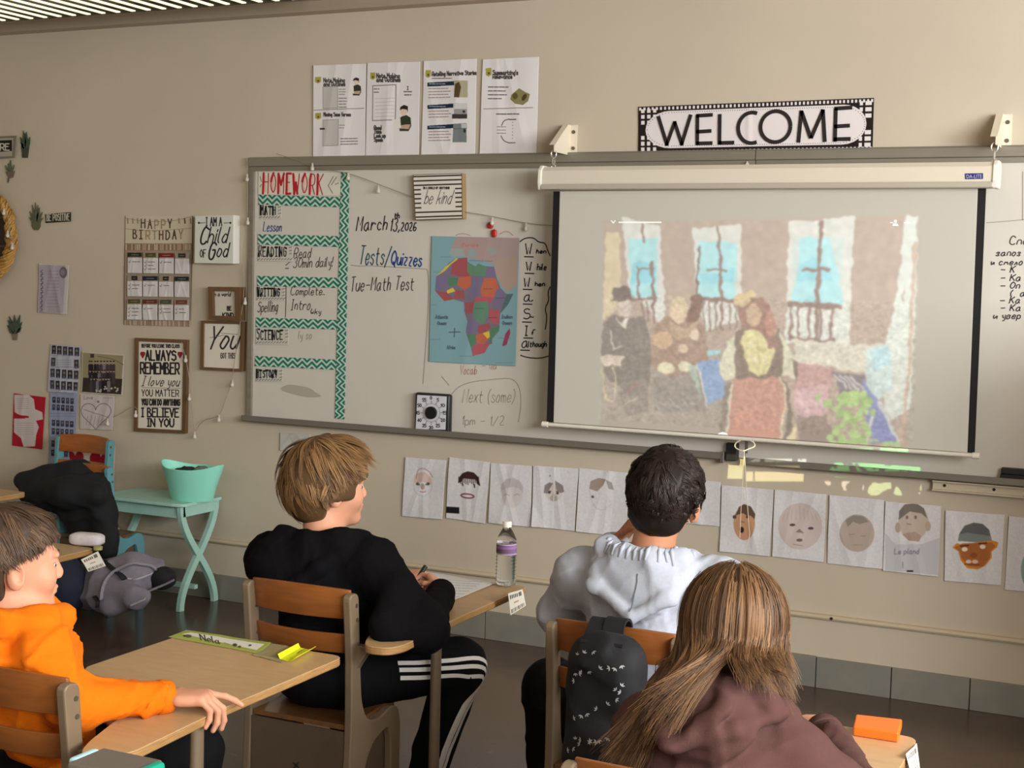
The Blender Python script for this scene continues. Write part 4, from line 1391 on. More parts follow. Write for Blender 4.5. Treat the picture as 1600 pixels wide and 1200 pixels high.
def d8(cv):
    SK = (190, 146, 112)
    cv.ell(1164, 818, 17, 26, SK)
    cv.poly([(1156, 792), (1164, 788), (1174, 792), (1181, 804), (1180, 812), (1174, 806), (1168, 806), (1162, 802), (1150, 806)], (96, 74, 58))
    cv.ell(1149, 808, 3, 3, (90, 66, 56)).ell(1169, 808, 2.5, 2, (70, 54, 48)).ell(1160, 828, 3.6, 4.6, (60, 36, 32)).line([(1158, 815), (1164, 816.5)], 1, (100, 70, 58)).ell(1163, 838, 9, 4.5, (196, 140, 122), .6)


def d9(cv):
    SK = (196, 178, 170)
    cv.ell(1251, 822, 34, 36, SK, .75)
    for i in range(9):
        cv.line([(1226 + i * 6, 792 + abs(i - 4) * 3), (1224 + i * 6.6, 812)], 1.6, (184, 164, 156), .6)
    cv.ell(1239, 820, 4.4, 2, (82, 72, 70)).ell(1267, 825.5, 4.4, 2, (82, 72, 70)).poly([(1244, 831), (1250, 826), (1257, 833)], (146, 122, 116)).ell(1250, 843.5, 4.6, 2.4, (120, 92, 90)).line([(1241, 850), (1254, 852)], 1.2, (160, 140, 134))


def d10(cv):
    cv.ell(1340, 832, 27, 29, (178, 160, 148), .9)
    cv.poly([(1322, 812), (1334, 804), (1350, 806), (1358, 814), (1344, 818), (1334, 814), (1326, 822)], (138, 132, 122), .9)
    cv.line([(1328, 834), (1336, 833)], 1, (150, 132, 122)).line([(1346, 836), (1354, 836)], 1, (150, 132, 122)).line([(1334, 850), (1348, 850)], 1, (158, 138, 128))


def d11(cv):
    cv.ell(1428, 815, 23, 28, (192, 172, 156), .9).poly([(1405, 812), (1406, 798), (1414, 788), (1432, 786), (1444, 794), (1449, 810), (1440, 802), (1422, 799)], (120, 112, 106))
    cv.ell(1404, 824, 4.5, 8, (182, 160, 144)).ell(1450, 822, 4.5, 8, (182, 160, 144)).poly([(1410, 834), (1430, 830), (1440, 838), (1436, 846), (1420, 844)], (176, 150, 134))
    cv.ell(1418, 808, 2, 3, (120, 104, 98)).ell(1431, 808, 2, 3, (120, 104, 98)).line([(1418, 818), (1424, 819)], 1.2, (130, 108, 100))
    cv.poly([(1384, 832), (1400, 850), (1440, 850), (1468, 840), (1466, 898), (1384, 890)], (190, 188, 192), .8)
    cv.fit('Le pland', 1398, 1437, 865, 8, 1.3, (134, 130, 146), jit=.2)
    cv.line([(1411, 878), (1411, 886)], 2, (150, 146, 154)).rect(1417, 890.5, 1427, 893, (40, 38, 40))


def d12(cv):
    SK = (168, 100, 52)
    cv.poly([(1489, 856), (1496, 849), (1504, 852), (1548, 844), (1560, 848), (1558, 856), (1550, 862), (1550, 872), (1540, 884), (1528, 890), (1512, 888), (1502, 876), (1498, 862)], (206, 132, 46))
    cv.poly([(1493, 856), (1504, 850), (1550, 848), (1556, 854), (1548, 862), (1547, 872), (1536, 886), (1514, 885), (1503, 872), (1500, 862)], SK)
    cv.poly([(1498, 845), (1500, 834), (1508, 822), (1522, 817), (1536, 819), (1546, 828), (1550, 844), (1530, 846)], (98, 98, 100)).poly([(1498, 846), (1499, 836), (1512, 833), (1548, 838), (1550, 845), (1526, 848)], (124, 132, 126))
    for x, y in ((1508, 859), (1536, 855)):
        cv.line([(x - 6, y - 5), (x + 6, y - 6)], 2, (84, 44, 24)).ell(x, y, 4.6, 3.4, (228, 214, 196))
    cv.ell(1522, 868, 6, 4, (140, 80, 44)).ell(1514, 878, 4.5, 3, (226, 190, 168)).ell(1524, 878, 5, 3, (226, 186, 162)).line([(1508, 882), (1530, 883)], 1.5, (120, 60, 40))


def d13(cv):
    cv.ell(1612, 890, 16, 30, (120, 150, 128), .8)


def d3(cv):
    face(801, 770, 17, 22, (204, 198, 194), (184, 176, 176), CAPH, .8, eyes=False)(cv)
    for s_ in (-1, 1):
        cv.line(chaikin([(801 + s_ * 8 - 4, 773), (801 + s_ * 8, 770), (801 + s_ * 8 + 4, 773)]), 1.1, (168, 162, 150))


def d6(cv):
    face(1020, 785, 16, 20, (200, 184, 172), (96, 84, 78), CAPH, .8)(cv)


DP = (214, 211, 212)
DR = [('pencil face in a pink woolly hat, first drawing under the timer', [(635, 714), (699, 719), (692, 811.5), (629, 806)], d1),
      ('face drawing with a dark fringe, red open mouth and black corner block', [(703, 714), (767, 722), (759, 818), (698, 809)], d2),
      ('very faint grey pencil face with closed eyes above the water bottle', [(768, 723), (832, 728), (830, 823.5), (764, 816.5)], d3),
      ('small grey face drawing with folded lower corner and centre crease', [(834, 727), (905, 732), (898.5, 829.5), (833, 822)], d4),
      ('face drawing with swept brown fringe and one eye beside the dark-haired boy', [(906, 731), (985, 738.5), (978, 839), (901, 830)], d5),
      ('face drawing mostly hidden behind the head of the grey-hooded boy', [(988, 741), (1052, 747), (1049, 838), (984, 831)], d6),
      ('drawing sheet with black hair peeping past the grey-hooded boy', [(1055, 746), (1127, 753), (1125, 822.5), (1052, 815)], d7),
      ('tan face drawing with open mouth behind the hanging screen cords', [(1129, 757.5), (1209.5, 765), (1203, 869), (1125, 861)], d8),
      ('large pale wide face drawing with two dark half-closed eyes', [(1211, 764.5), (1292, 772), (1287, 878), (1207, 869)], d9),
      ('round faint brown face drawing with a short grey fringe', [(1297, 773), (1382, 781), (1380, 889), (1293, 880)], d10),
      ('drawing of a figure with big ears and lettered grey shirt', [(1384, 783), (1471, 790.5), (1466, 901), (1380, 891)], d11),
      ('bold orange-brown face drawing with a grey flat-top cap of hair', [(1478, 797), (1570, 804), (1564, 914), (1476, 907)], d12),
      ('drawing with a green patch at the end of the row, after the orange-brown face', [(1577, 806), (1672, 815), (1665, 930), (1570, 921)], d13)]
for i, (lb_, q, fn) in enumerate(DR):
    def curl(U, V, i=i):
        z = 0 * U
        if i == 3:
            z = z + .02 * np.maximum(0, (V - U) - .62) ** 1.2 * 2
        return z + .004 * np.abs(U - .5) ** 2 * (1 + math.sin(i * 2.1))
    paper('face_drawing', lb_, 'drawing', q, (lambda cv, fn=fn: (cv.grain(.012, 4), fn(cv))), bg=DP, res=1.5, wave=.0035, seed=20 + i, group='pupils face drawings under the whiteboard', blur=1, curl=curl)
paper('paper_scrap', 'small pale paper scrap on the wall above the blond boy', 'paper', Q(438, 676, 486, 704, .04), lambda cv: cv.line([(455, 684), (462, 700)], 1, (150, 150, 140)), bg=(186, 182, 172), seed=61)

# ---------------------------------------------------------------- things on the wall beside the board
BROWN = M('frame_brown', (104, 76, 48), .5, var=.15, vscale=30, stretch=(1, 1, .15))


def framed(name, label, cat, q, paint, depth, fw, bg=(220, 212, 196), fmat=None, res=2.0, base=0.0):
    """sign with four wooden frame bars round a printed face"""
    q = [np.array(p_, float) for p_ in q]
    t = thing(name, label, cat, ony(*((q[2] + q[3]) / 2), -.01))
    c = sum(q) / 4
    inn = []
    for p_ in q:
        d = p_ - c
        inn.append(c + d - np.sign(d) * fw)
    for i in range(4):
        j = (i + 1) % 4
        quad = [q[i], q[j], inn[j], inn[i]]
        pp, vv = pxbox(quad, base, base - depth)
        MB().prism(pp, vv).build('frame_bar', fmat or BROWN, t)
    paper('face_panel', None, None, inn, paint, Y=base - depth * .55, bg=bg, res=res, wave=0, parent=t, blur=0)
    return t


LK = (44, 38, 36)


def always(cv):
    def T(s, x0, x1, y, h, w, col=LK, **k):
        cv.fit(s, x0, x1, y, h, w, col, slant=0, jit=.02, smooth=0, slope=.012, **k)
    T('BEFORE YOU LEAVE THIS CLASS', 222, 281, 543, 5, 1.2)
    T('ALWAYS', 228, 277, 563, 15, 2.6)
    T('REMEMBER', 220, 282, 584, 17, 2.6)
    cv.fit('I love you', 222, 281, 603, 15, 1.2, LK, slant=.3, slope=.02)
    T('YOU MATTER', 222, 281, 619, 10, 1.3)
    T('YOU CAN DO ANYTHING', 222, 282, 633, 9, 1.9)
    T('I BELIEVE', 222, 281, 651, 13, 2.3)
    T('IN YOU', 231, 274, 666, 12, 2.3)
    for y in (606, 623, 636):
        cv.line([(222, y), (282, y + 1)], .7, (120, 112, 104))
    for x in (223.5, 281.5):
        cv.ell(x - 1.5, 553, 2.6, 3.2, (140, 44, 50)).ell(x + 1.5, 553, 2.6, 3.2, (140, 44, 50)).poly([(x - 4, 554), (x + 4, 554), (x, 561)], (140, 44, 50))


framed('framed_sign', 'tall framed sign ALWAYS REMEMBER, I BELIEVE IN YOU, over the mint table', 'sign', [(210.5, 528), (292, 531), (289.5, 677.5), (209, 674)], always, .022, 5.2, res=2.4)


def you(cv):
    cv.fit('You', 323, 374, 545, 34, 2.6, LK, slant=.35, jit=.1, smooth=2)
    cv.line([(328, 528), (350, 524)], .8, (110, 104, 96)).line([(346, 521), (372, 523)], .8, (120, 112, 104))
    cv.fit('GOT THIS', 345, 368, 560, 8, 1.3, (90, 82, 76), slant=0, jit=.02)


framed('framed_sign', 'square framed sign with the word You in brush script', 'sign', [(314, 501), (380.5, 502.5), (378.5, 580.5), (313, 577.5)], you, .026, 4.0, res=2.4)


def bekin(cv):
    cv.fit('In a world', 333, 361, 463, 6, 1.0, LK, jit=.1)
    cv.fit('BE', 355, 362, 485, 6, 1.6, LK, slant=0, jit=.02).fit('KIND', 348, 366, 496, 7, 1.6, LK, slant=0, jit=.02)


framed('framed_sign', 'small deep framed sign BE KIND above the You sign', 'sign', [(325, 448), (374, 448.5), (374, 501), (326, 499.5)], bekin, .05, 6.5, bg=(206, 198, 182), res=2.4)

ch = thing('block_sign', 'white box sign I AM A Child OF God next to the birthday chart', 'sign', ony(334, 412, -.03))
CQ = [(305, 337.5), (365, 336), (364.5, 412), (304, 411)]
pp, vv = pxbox(CQ, -.001, -.052)
MB().prism(pp, vv).build('box', M('sign_white', (226, 224, 214), .5), ch, bevel=.002, seg=1)


def child(cv):
    K = (34, 34, 36)
    cv.fit('I AM A', 322, 348, 353, 13, 1.6, K, slant=0, jit=.02, smooth=0)
    for x0, x1 in ((311, 321), (350, 360)):
        cv.line([(x0, 348.5), (x1, 348)], .9, K)
        cv.ell(x0 if x0 < 320 else x1, 348.3, 1.6, 1.6, K)
    cv.fit('C', 312, 325, 381, 26, 2.6, K, slant=.25, jit=.1, smooth=2).fit('hild', 324, 357, 379, 24, 1.9, K, slant=.25, jit=.1, smooth=2)
    cv.fit('OF', 313, 323, 402, 12, 1.4, K, slant=0, jit=.02)
    cv.fit('G', 325, 337, 405, 26, 2.6, K, slant=.2, jit=.1, smooth=2).fit('od', 338, 358, 401, 22, 1.9, K, slant=.2, jit=.1, smooth=2)


paper('sign_face', None, None, CQ, child, Y=-.0522, bg=(212, 212, 200), res=2.4, wave=0, parent=ch, blur=0)

# birthday pocket chart
bc = thing('birthday_chart', 'fabric HAPPY BIRTHDAY pocket chart with twelve month pockets', 'wall chart', ony(249, 510, -.01))
r_ = random.Random(3)
LC = [(70, 56, 44), (150, 128, 96), (96, 60, 44), (70, 50, 40), (150, 132, 110)]


def hbd(cv):
    cv.rect(196, 337, 303, 381, (202, 190, 166), dy=.5)
    for k_, c_ in enumerate('HAPPY'):
        x = 222 + k_ * 10.3
        cv.fit(c_, x, x + 7.6, 356.5 + 1.5 * math.sin(k_ * .8), 13.5, 1.9, LC[(k_ * 2) % 5], slant=0, jit=.02, smooth=0)
    for k_, c_ in enumerate('BIRTHDAY'):
        x = 209 + k_ * 10.2
        cv.fit(c_, x, x + 7.4, 373 + 2 * math.sin(k_ * .42), 13.5, 1.9, LC[(k_ * 3) % 5], slant=0, jit=.02, smooth=0)
    cv.line(chaikin([(197, 341), (222, 346), (250, 347), (276, 345), (302, 338)]), .7, (140, 120, 96)).line(chaikin([(197, 358), (222, 361), (250, 361), (302, 357)]), .7, (140, 120, 96))
    for x in (200, 208, 216, 280, 289, 298):
        cv.line([(x, 342), (x + .5, 349)], 2.2, r_.choice(LC))
    cv.rect(195, 381, 301, 393, (150, 128, 104))
    for k_ in range(34):
        cv.line([(198 + k_ * 3, 383), (198 + k_ * 3, 391)], 1.3, r_.choice([(190, 160, 136), (212, 196, 170), (120, 96, 76)]))
    cv.rect(195, 393, 301, 502, (156, 140, 122))
    cv.rect(195, 499, 299, 510, (164, 144, 122))
    for k_ in range(36):
        cv.line([(196 + k_ * 2.9, 501), (196 + k_ * 2.9, 510)], 1.1, r_.choice([(126, 100, 80), (206, 190, 164), (150, 120, 96)]))
    cv.line([(196, 338), (194.5, 508)], 1.6, (96, 80, 64)).line([(301.5, 338), (299, 508)], 1.6, (96, 80, 64))


paper('chart_cloth', None, None, [(196, 337), (303, 337.5), (298.5, 510.5), (194, 507.5)], hbd, bg=(160, 142, 120), res=2.0, wave=.0012, seed=9, parent=bc, blur=0)
MC = [(42, 48, 34), (80, 74, 42), (120, 34, 36), (48, 52, 40), (40, 32, 32), (38, 36, 50), (44, 36, 36), (32, 44, 34), (84, 78, 40), (104, 52, 38), (70, 74, 62), (112, 62, 48)]
for r0 in range(3):
    for c0_ in range(4):
        i_ = r0 * 4 + c0_
        x0_ = 200 + c0_ * 24.6 - r0 * .4
        y0_ = 394 + r0 * 36.4 + c0_ * .4

        def pock(cv, i_=i_, x0_=x0_, y0_=y0_):
            wd = (22, 16, 23, 12, 9, 22, 9, 22, 19, 22, 17, 18)[i_]
            xm = x0_ + 11.3
            cv.rect(x0_ - 1, y0_, x0_ + 24, y0_ + 9, (156, 140, 122)).rect(xm - wd / 2, y0_ + 1, xm + wd / 2, y0_ + 7.5, MC[i_])
            cv.scribble(xm - wd / 4, xm + wd / 4, y0_ + 4.4, 2, .8, (150, 140, 120))
            for k_ in range((1, 3, 1, 0, 2, 1, 1, 0, 3, 1, 2, 2)[i_]):
                yy = y0_ + 15 + k_ * 5.4
                cv.line([(x0_ + 2, yy), (x0_ + 3.5, yy + 1.6), (x0_ + 5, yy - 2)], .8, (120, 112, 106))
                cv.scribble(x0_ + 8, x0_ + 8 + r_.uniform(7, 11), yy, 3, 1.1, (104, 98, 96))
        paper('month_pocket', None, None, Q(x0_, y0_, x0_ + 22.6, y0_ + 32.5, .015), pock, Y=-.009, bg=(210, 206, 202), res=2.2, wave=.0015, seed=i_, parent=bc, blur=0)


def lav(cv):
    cv.poly([(62, 414), (103, 415), (101, 489), (60, 488)], (170, 160, 168))
    cv.fit('Breathe', -2, 0, 0, 1, 1, LK) if False else None
    y = 422
    for k_ in range(9):
        cv.line(chaikin([(68, y), (64, y + 3), (69, y + 5), (65, y + 8)]), 1.1, (100, 92, 104))
        y += 7
    cv.ell(100, 426, 6, 9, (112, 98, 104)).ell(99, 426, 3.5, 5, (138, 124, 132))
    for k_ in range(12):
        cv.scribble(75, 93, 424 + k_ * 5, 2.4, .9, (142, 132, 142))


paper('lavender_notice', 'lavender printed notice with a round dark emblem and white edge', 'notice', [(62, 412), (109, 414.5), (106.5, 491), (60, 488)], lav, bg=(198, 190, 184), res=2.0, wave=.003, seed=12, blur=0)


def comp1(cv):
    for r0, ys in enumerate((540, 559, 576, 594)):
        for c0_ in range(5):
            if r0 == 1 and 0 < c0_ < 4:
                continue
            x = 82 + c0_ * 9.0 - r0 * .6
            yy = ys + c0_ * .8
            g = 34 + (c0_ * 13 + r0 * 29) % 30
            cv.rect(x, yy, x + 7, yy + 13.5, (g, g, g + 8)).ell(x + 3.5, yy + 5, 1.7, 2.2, (128, 110, 104)).poly([(x + 1, yy + 13.5), (x + 3.5, yy + 8), (x + 6, yy + 13.5)], (92, 92, 104))
    for k_ in range(4):
        cv.scribble(91, 113, 563 + k_ * 3.4, 2, .8, (132, 132, 148))
    for y in (556, 574, 592, 609):
        cv.scribble(82, 122, y, 1.6, .7, (130, 130, 142))


def comp2(cv):
    for r0, ys in enumerate((621, 633, 658, 671, 690, 704)):
        for c0_ in range(5):
            x = 83 + c0_ * 7.0 - r0 * .4
            yy = ys + c0_ * .5
            g = 44 + (c0_ * 17 + r0 * 23) % 28
            cv.rect(x, yy, x + 5.2, yy + 9.5, (g, g, g + 20)).ell(x + 2.6, yy + 3.6, 1.3, 1.7, (120, 112, 118))
    cv.scribble(80, 118, 648, 2.4, .8, (120, 124, 150)).scribble(80, 118, 652, 2.4, .8, (120, 124, 150))


paper('class_photo_sheet', 'sheet of small class portraits in rows next to the group photograph', 'photo sheet', [(80, 537.5), (127, 541.5), (121.5, 614), (75, 612)], comp1, Y=-.002, bg=(176, 176, 186), res=2.2, wave=.003, seed=13, blur=0)
paper('class_photo_sheet', 'bluish long sheet of class portraits hanging below the other portrait sheet', 'photo sheet', [(79, 610), (122, 613), (116, 738), (76, 735)], comp2, bg=(146, 152, 174), res=2.2, wave=.002, seed=14, blur=0)


def grp(cv):
    cv.poly([(131, 551), (193, 556), (190, 616), (129, 612)], (150, 138, 108))
    cv.poly([(131, 590), (192, 592), (190, 616), (129, 612)], (58, 48, 38)).line(chaikin([(155, 557), (178, 561), (193, 570)]), 1.5, (120, 108, 84)).rect(143, 553, 149, 559, (66, 60, 50))
    rr = random.Random(2)
    for row, (y, n) in enumerate(((566, 9), (580, 9), (592, 7))):
        for k_ in range(n):
            x = 141 + k_ * 4.6 + row * 1.4 + rr.uniform(-.7, .7)
            g = rr.choice([(40, 38, 46), (54, 50, 60), (34, 32, 38), (120, 116, 120), (72, 60, 64)])
            cv.poly([(x - 2.6, y + 20), (x - 2.4, y + 4), (x, y + 2.5), (x + 2.4, y + 4), (x + 2.6, y + 20)], g).ell(x, y, 1.6, 2.0, (172, 144, 126)).ell(x, y - 1.2, 1.7, 1.2, (50, 40, 34))
    for k_ in range(14):
        cv.ell(rr.uniform(145, 188), rr.uniform(602, 612), 1.4, 1.4, (190, 180, 170))


paper('group_photograph', 'group photograph of a class in dark clothes with white border', 'photograph', [(129.5, 549), (195, 554), (192.5, 618), (127.5, 613)], grp, Y=-.001, bg=(198, 190, 174), res=2.4, wave=.002, seed=15, blur=0)


def hrt(cv):
    def hp(cx_, cy_, s_):
        t = np.linspace(0, 6.28, 40)
        return np.stack([cx_ + s_ * 16 * np.sin(t) ** 3, cy_ - s_ * (13 * np.cos(t) - 5 * np.cos(2 * t) - 2 * np.cos(3 * t) - np.cos(4 * t))], 1)
    cv.line(hp(151.5, 648, 1.45), 1.2, (128, 110, 118)).line([(133, 640), (150, 646), (172, 652)], 1, (140, 124, 130))
    for k_ in range(5):
        cv.line([(139 + k_ * 6, 650), (136 + k_ * 6, 664)], .8, (146, 132, 138))
    cv.fit('Love', 133, 147, 624, 6, .9, (150, 130, 136)).ell(155, 628, 2, 2, (140, 110, 120)).scribble(162, 176, 622, 3, .8, (150, 136, 140))


paper('heart_drawing', 'pencil drawing of a large heart under the group photograph', 'drawing', [(127, 616), (180, 618.5), (177.5, 672), (126, 670)], hrt, bg=(196, 186, 184), res=2.2, wave=.003, seed=16, blur=0)


def redc(cv):
    WH = (202, 190, 184)
    cv.poly([(23, 617), (46, 617), (54, 624), (56, 640), (67, 645), (68, 656), (50, 660), (24, 645)], WH).poly([(23, 655), (56, 655), (62, 668), (58, 680), (56, 697), (38, 698), (34, 685), (23, 676)], WH)
    cv.poly([(23, 648), (46, 651), (46, 654), (23, 653)], (168, 24, 40))
    for k_ in range(6):
        cv.scribble(28, 46, 623 + k_ * 3.2, 2, .8, (170, 156, 156)).scribble(28, 54, 662 + k_ * 3.4, 2, .8, (172, 158, 156))


paper('valentine_card', 'red card with cut-out white heart shapes low on the wall', 'card', [(22.5, 614.5), (72, 620.5), (67, 702), (20, 696)], redc, bg=(170, 26, 44), res=2.0, wave=.002, seed=17, blur=0)


def bepos(cv):
    cv.fit('BE POSITIVE', 73.5, 109.5, 345, 10, 1.1, (206, 198, 178), slant=0, jit=.02, smooth=0, slope=-.03)


paper('word_sign', 'narrow black sign reading BE POSITIVE beside a spiky plant', 'sign', [(71, 334.5), (111, 331.5), (111, 346), (71.5, 348.5)], bepos, Y=-.004, bg=(46, 50, 44), res=2.8, wave=0, blur=0)


def here(cv):
    cv.poly([(-20, 217), (21, 216), (19, 244), (-20, 245)], (168, 158, 140)).poly([(-20, 221), (19, 219), (19, 236), (-20, 239)], (34, 30, 28))
    cv.fit('HERE', -14, 16.5, 235, 10, 1.7, (206, 200, 186), slant=0, jit=.02, smooth=0)


paper('word_sign', 'grey framed black word sign ending in HERE above the wicker ring', 'sign', [(-24, 214), (26, 212), (23, 246.5), (-25, 249)], here, Y=-.012, bg=(124, 116, 100), res=2.6, wave=0, blur=0)

# plants cut out of thin card on the wall
LEAFG = M('leaf_green', (62, 78, 60), .6, var=.25, vscale=40)
LEAF2 = M('leaf_olive', (92, 96, 74), .6, var=.2, vscale=40)
POTG = M('pot_green', (96, 96, 70), .6, var=.1)


def plant(label, cx_, base, pot, leaves, lmat, pmat, lw=3.0):
    t = thing('plant_decal', label, 'plant decal', ony(cx_, base, -.006))
    pp, vv = pxbox(pot, 0, -.006)
    MB().prism(pp, vv).build('pot', pmat, t)
    for k_, (x0_, y0_, x1_, y1_) in enumerate(leaves):
        mx, my = (x0_ * .55 + x1_ * .45), (y0_ * .55 + y1_ * .45)
        dx, dy = x1_ - x0_, y1_ - y0_
        n_ = math.hypot(dx, dy)
        nx, ny = -dy / n_ * lw / 2, dx / n_ * lw / 2
        d = -.004 - .0012 * (k_ % 4)
        pp, vv = pxbox([(x0_ - nx * .5, y0_ - ny * .5), (mx - nx, my - ny), (x1_, y1_), (mx + nx, my + ny), (x0_ + nx * .5, y0_ + ny * .5)], d + .003, d - .002)
        MB().prism(pp, vv).build('leaf', lmat, t)
    return t


plant('tall dark green potted snake plant decal beside the HERE sign', 38.5, 247, [(33, 228), (45, 228), (42.5, 246.5), (34.5, 246.5)], [(36, 230, 31.5, 214), (38, 230, 36, 204), (40, 230, 41, 206), (42, 230, 46.5, 214), (37, 232, 33, 222), (41, 232, 46, 224), (39, 231, 38.5, 208)], LEAFG, M('pot_dark', (58, 66, 56), .6), 4.2)
plant('tiny hanging planter decal between the HERE sign and the wicker ring', 15, 286, [(8.5, 268), (22.5, 267), (20, 277), (13, 279)], [(14, 268, 16, 250), (16, 268, 16.5, 250), (12, 268, 8, 258), (18, 268, 22, 257), (13, 278, 12, 286), (15, 268, 12, 255)], LEAF2, M('pot_mauve', (110, 92, 84), .6), 2.6)
plant('spiky aloe in a round green pot decal next to BE POSITIVE', 56, 360, [(49, 344), (63, 344), (62.5, 354), (59, 359.5), (53, 359.5), (49.5, 354)], [(53, 346, 46, 330), (54, 346, 50, 320), (56, 346, 55, 316), (58, 346, 59, 320), (59, 346, 66, 331), (52, 347, 45, 339), (60, 347, 67, 340), (57, 346, 62, 324), (55, 346, 52, 326)], LEAF2, POTG, 3.4)
plant('leafy green plant decal in a small tan pot below the wicker ring', 22, 532, [(17.5, 520), (27.5, 520), (26, 531.5), (19.5, 531.5)], [(21, 521, 11, 508), (22, 521, 14, 494), (23, 521, 22, 492), (23, 521, 31, 492), (24, 521, 34, 503), (21, 519, 16, 502), (24, 519, 29, 500), (22, 518, 12, 500), (24, 520, 33, 512), (21, 521, 13, 514)], LEAFG, M('pot_tan', (128, 112, 92), .6), 6.5)

# wicker ring with dark tray centre
wcp = ony(-34, 368, -.03)
WR = thing('wicker_ring', 'round golden wicker tray with dark wooden centre hung on the wall', 'wall tray', (wcp[0], -.02, wcp[2] - .28))
R0 = .252
wk = M('wicker_straw', (176, 132, 66), .55, var=.35, vscale=60)
rr = random.Random(8)
for s_ in range(26):
    ph_, fr = rr.uniform(0, 6.28), rr.choice([7, 9, 11, 13])
    rad = rr.uniform(.008, .030)
    pts = []
    for a in np.linspace(0, 2 * math.pi, 120, endpoint=False):
        q_ = ph_ + fr * a * .5 * 2
        pts.append((wcp[0] + (R0 + rad * 1.05 * math.cos(q_)) * math.cos(a), -.042 + rad * math.sin(q_), wcp[2] + (R0 + rad * 1.05 * math.cos(q_)) * math.sin(a)))
    MB().tube(pts, .0065, 5, closed=True).build('wicker_strand', wk, WR, smooth=True)
a = np.linspace(0, 2 * math.pi, 48, endpoint=False)
MB().prism([(wcp[0] + .235 * math.cos(t), -.006, wcp[2] + .235 * math.sin(t)) for t in a], (0, -.012, 0)).build('tray_board', M('dark_walnut', (46, 30, 20), .5, var=.2, vscale=14, stretch=(.2, 1, 3)), WR)
for z0 in (-.055, .10):
    MB().box((wcp[0] - .2, -.024, wcp[2] + z0 - .006), (wcp[0] + .2, -.018, wcp[2] + z0 + .006)).build('tray_batten', M('walnut_edge', (84, 62, 44), .5), WR)

# string lights over the board and wall
WIRE = M('wire_clear', (150, 138, 116), .4)
BULB = M('bulb_frosted', (222, 214, 200), .25, trans=.3)


def string(label, pts, bulbs, Y, loc):
    t = thing('string_lights', label, 'string lights', loc)
    MB().tube(chaikin([ony(x_, y_, Y) for x_, y_ in pts], 2), .0016, 5).build('wire', WIRE, t, smooth=True)
    for bx, by in bulbs:
        c = ony(bx, by, Y - .004)
        MB().lathe([(.001, -.016), (.008, -.012), (.010, -.003), (.006, .006), (.0045, .010)], c, 10).build('bulb', BULB, t, smooth=True)
        MB().lathe([(.0055, .008), (.0055, .020), (.002, .023)], c, 8).build('bulb_socket', M('socket_clear', (186, 178, 160), .4), t, smooth=True)


string('string of small bulbs swagged across the whiteboard from its corner', [(432, 240), (470, 252), (489, 262), (545, 270), (592, 288), (650, 310), (706, 328), (770, 338), (822, 349), (868, 353)], [(488, 262), (544, 277), (591, 297), (650, 315), (707, 331), (769, 347), (822, 356)], -.036, ony(545, 280, -.036))
string('string of small bulbs trailing down the wall beside the framed signs', [(386, 246), (387, 300), (386, 345), (378, 400), (382, 440), (380, 470), (370, 540), (362, 598), (352, 625), (343, 652), (320, 655), (308, 668), (304, 680), (300, 640), (296, 590), (290, 560), (284, 535)], [(386, 279), (387, 347), (383, 472), (363, 600), (342, 655), (304, 681), (290, 562), (296, 622)], -.034, ony(343, 660, -.034))
string('string of clothes-peg lights crossing the dark centre of the wicker tray', [(-90, 320), (-30, 330), (8, 326), (14, 345), (14, 360), (19, 375), (20, 385)], [(6, 332), (12, 367), (19, 386)], -.088, ony(8, 360, -.088))
string('short loose light wire between heart drawing and framed sign', [(177, 652), (186, 648), (200, 639), (210, 635), (215, 640)], [(168, 661), (212, 648)], -.03, ony(190, 650, -.03))
# ---------------------------------------------------------------- school chair-desks
WOODL = M('desk_laminate', (184, 150, 107), .38, var=.07, vscale=16, stretch=(1, 4, 1), bump=.05, bscale=90)
PLY = M('ply_edge', (166, 126, 78), .5, var=.25, vscale=60, stretch=(.3, .3, 8))
WOODS = M('varnished_slat', (136, 80, 36), .34, var=.16, vscale=20, stretch=(.4, 3, 3), coat=.3)
SEATW = M('seat_wood', (112, 76, 44), .34, var=.2, vscale=18, stretch=(3, .4, 3), coat=.25)
TAUPE = M('taupe_metal', (124, 106, 84), .45, var=.07, vscale=12, metal=.15)
BOXM = M('book_box_metal', (92, 76, 60), .5, var=.08, vscale=8)
TEALM = M('teal_metal', (92, 142, 150), .4, var=.05, vscale=10)
STEEL = M('screw_steel', (110, 104, 92), .4, metal=.7)


def rnd_poly(pts, r, n=5):
    P = np.asarray(pts, float)
    out = []
    k = len(P)
    for i in range(k):
        a, b, c = P[i - 1], P[i], P[(i + 1) % k]
        d1, d2 = a - b, c - b
        l1, l2 = np.linalg.norm(d1), np.linalg.norm(d2)
        q = min(r, l1 * .45, l2 * .45)
        s, e = b + d1 / l1 * q, b + d2 / l2 * q
        for t in np.linspace(0, 1, n):
            out.append((1 - t) ** 2 * s + 2 * t * (1 - t) * b + t * t * e)
    return np.array(out)


SIDE = [(-.890, .775), (-.872, .60), (-.868, .42), (-.885, 0), (-.835, 0), (-.815, .22), (-.755, .325), (-.665, .352), (-.648, .31), (-.642, 0), (-.598, 0), (-.594, .345), (-.612, .395), (-.65, .408), (-.72, .385), (-.785, .40), (-.815, .46), (-.828, .60), (-.842, .775)]
TOP = [(-.50, 0), (0, 0), (.004, -.50), (.022, -.85), (.0, -.905), (-.065, -.915), (-.10, -.85), (-.145, -.72), (-.20, -.56), (-.29, -.475), (-.46, -.455), (-.50, -.42)]
XLc, XRc = -.49, -.13


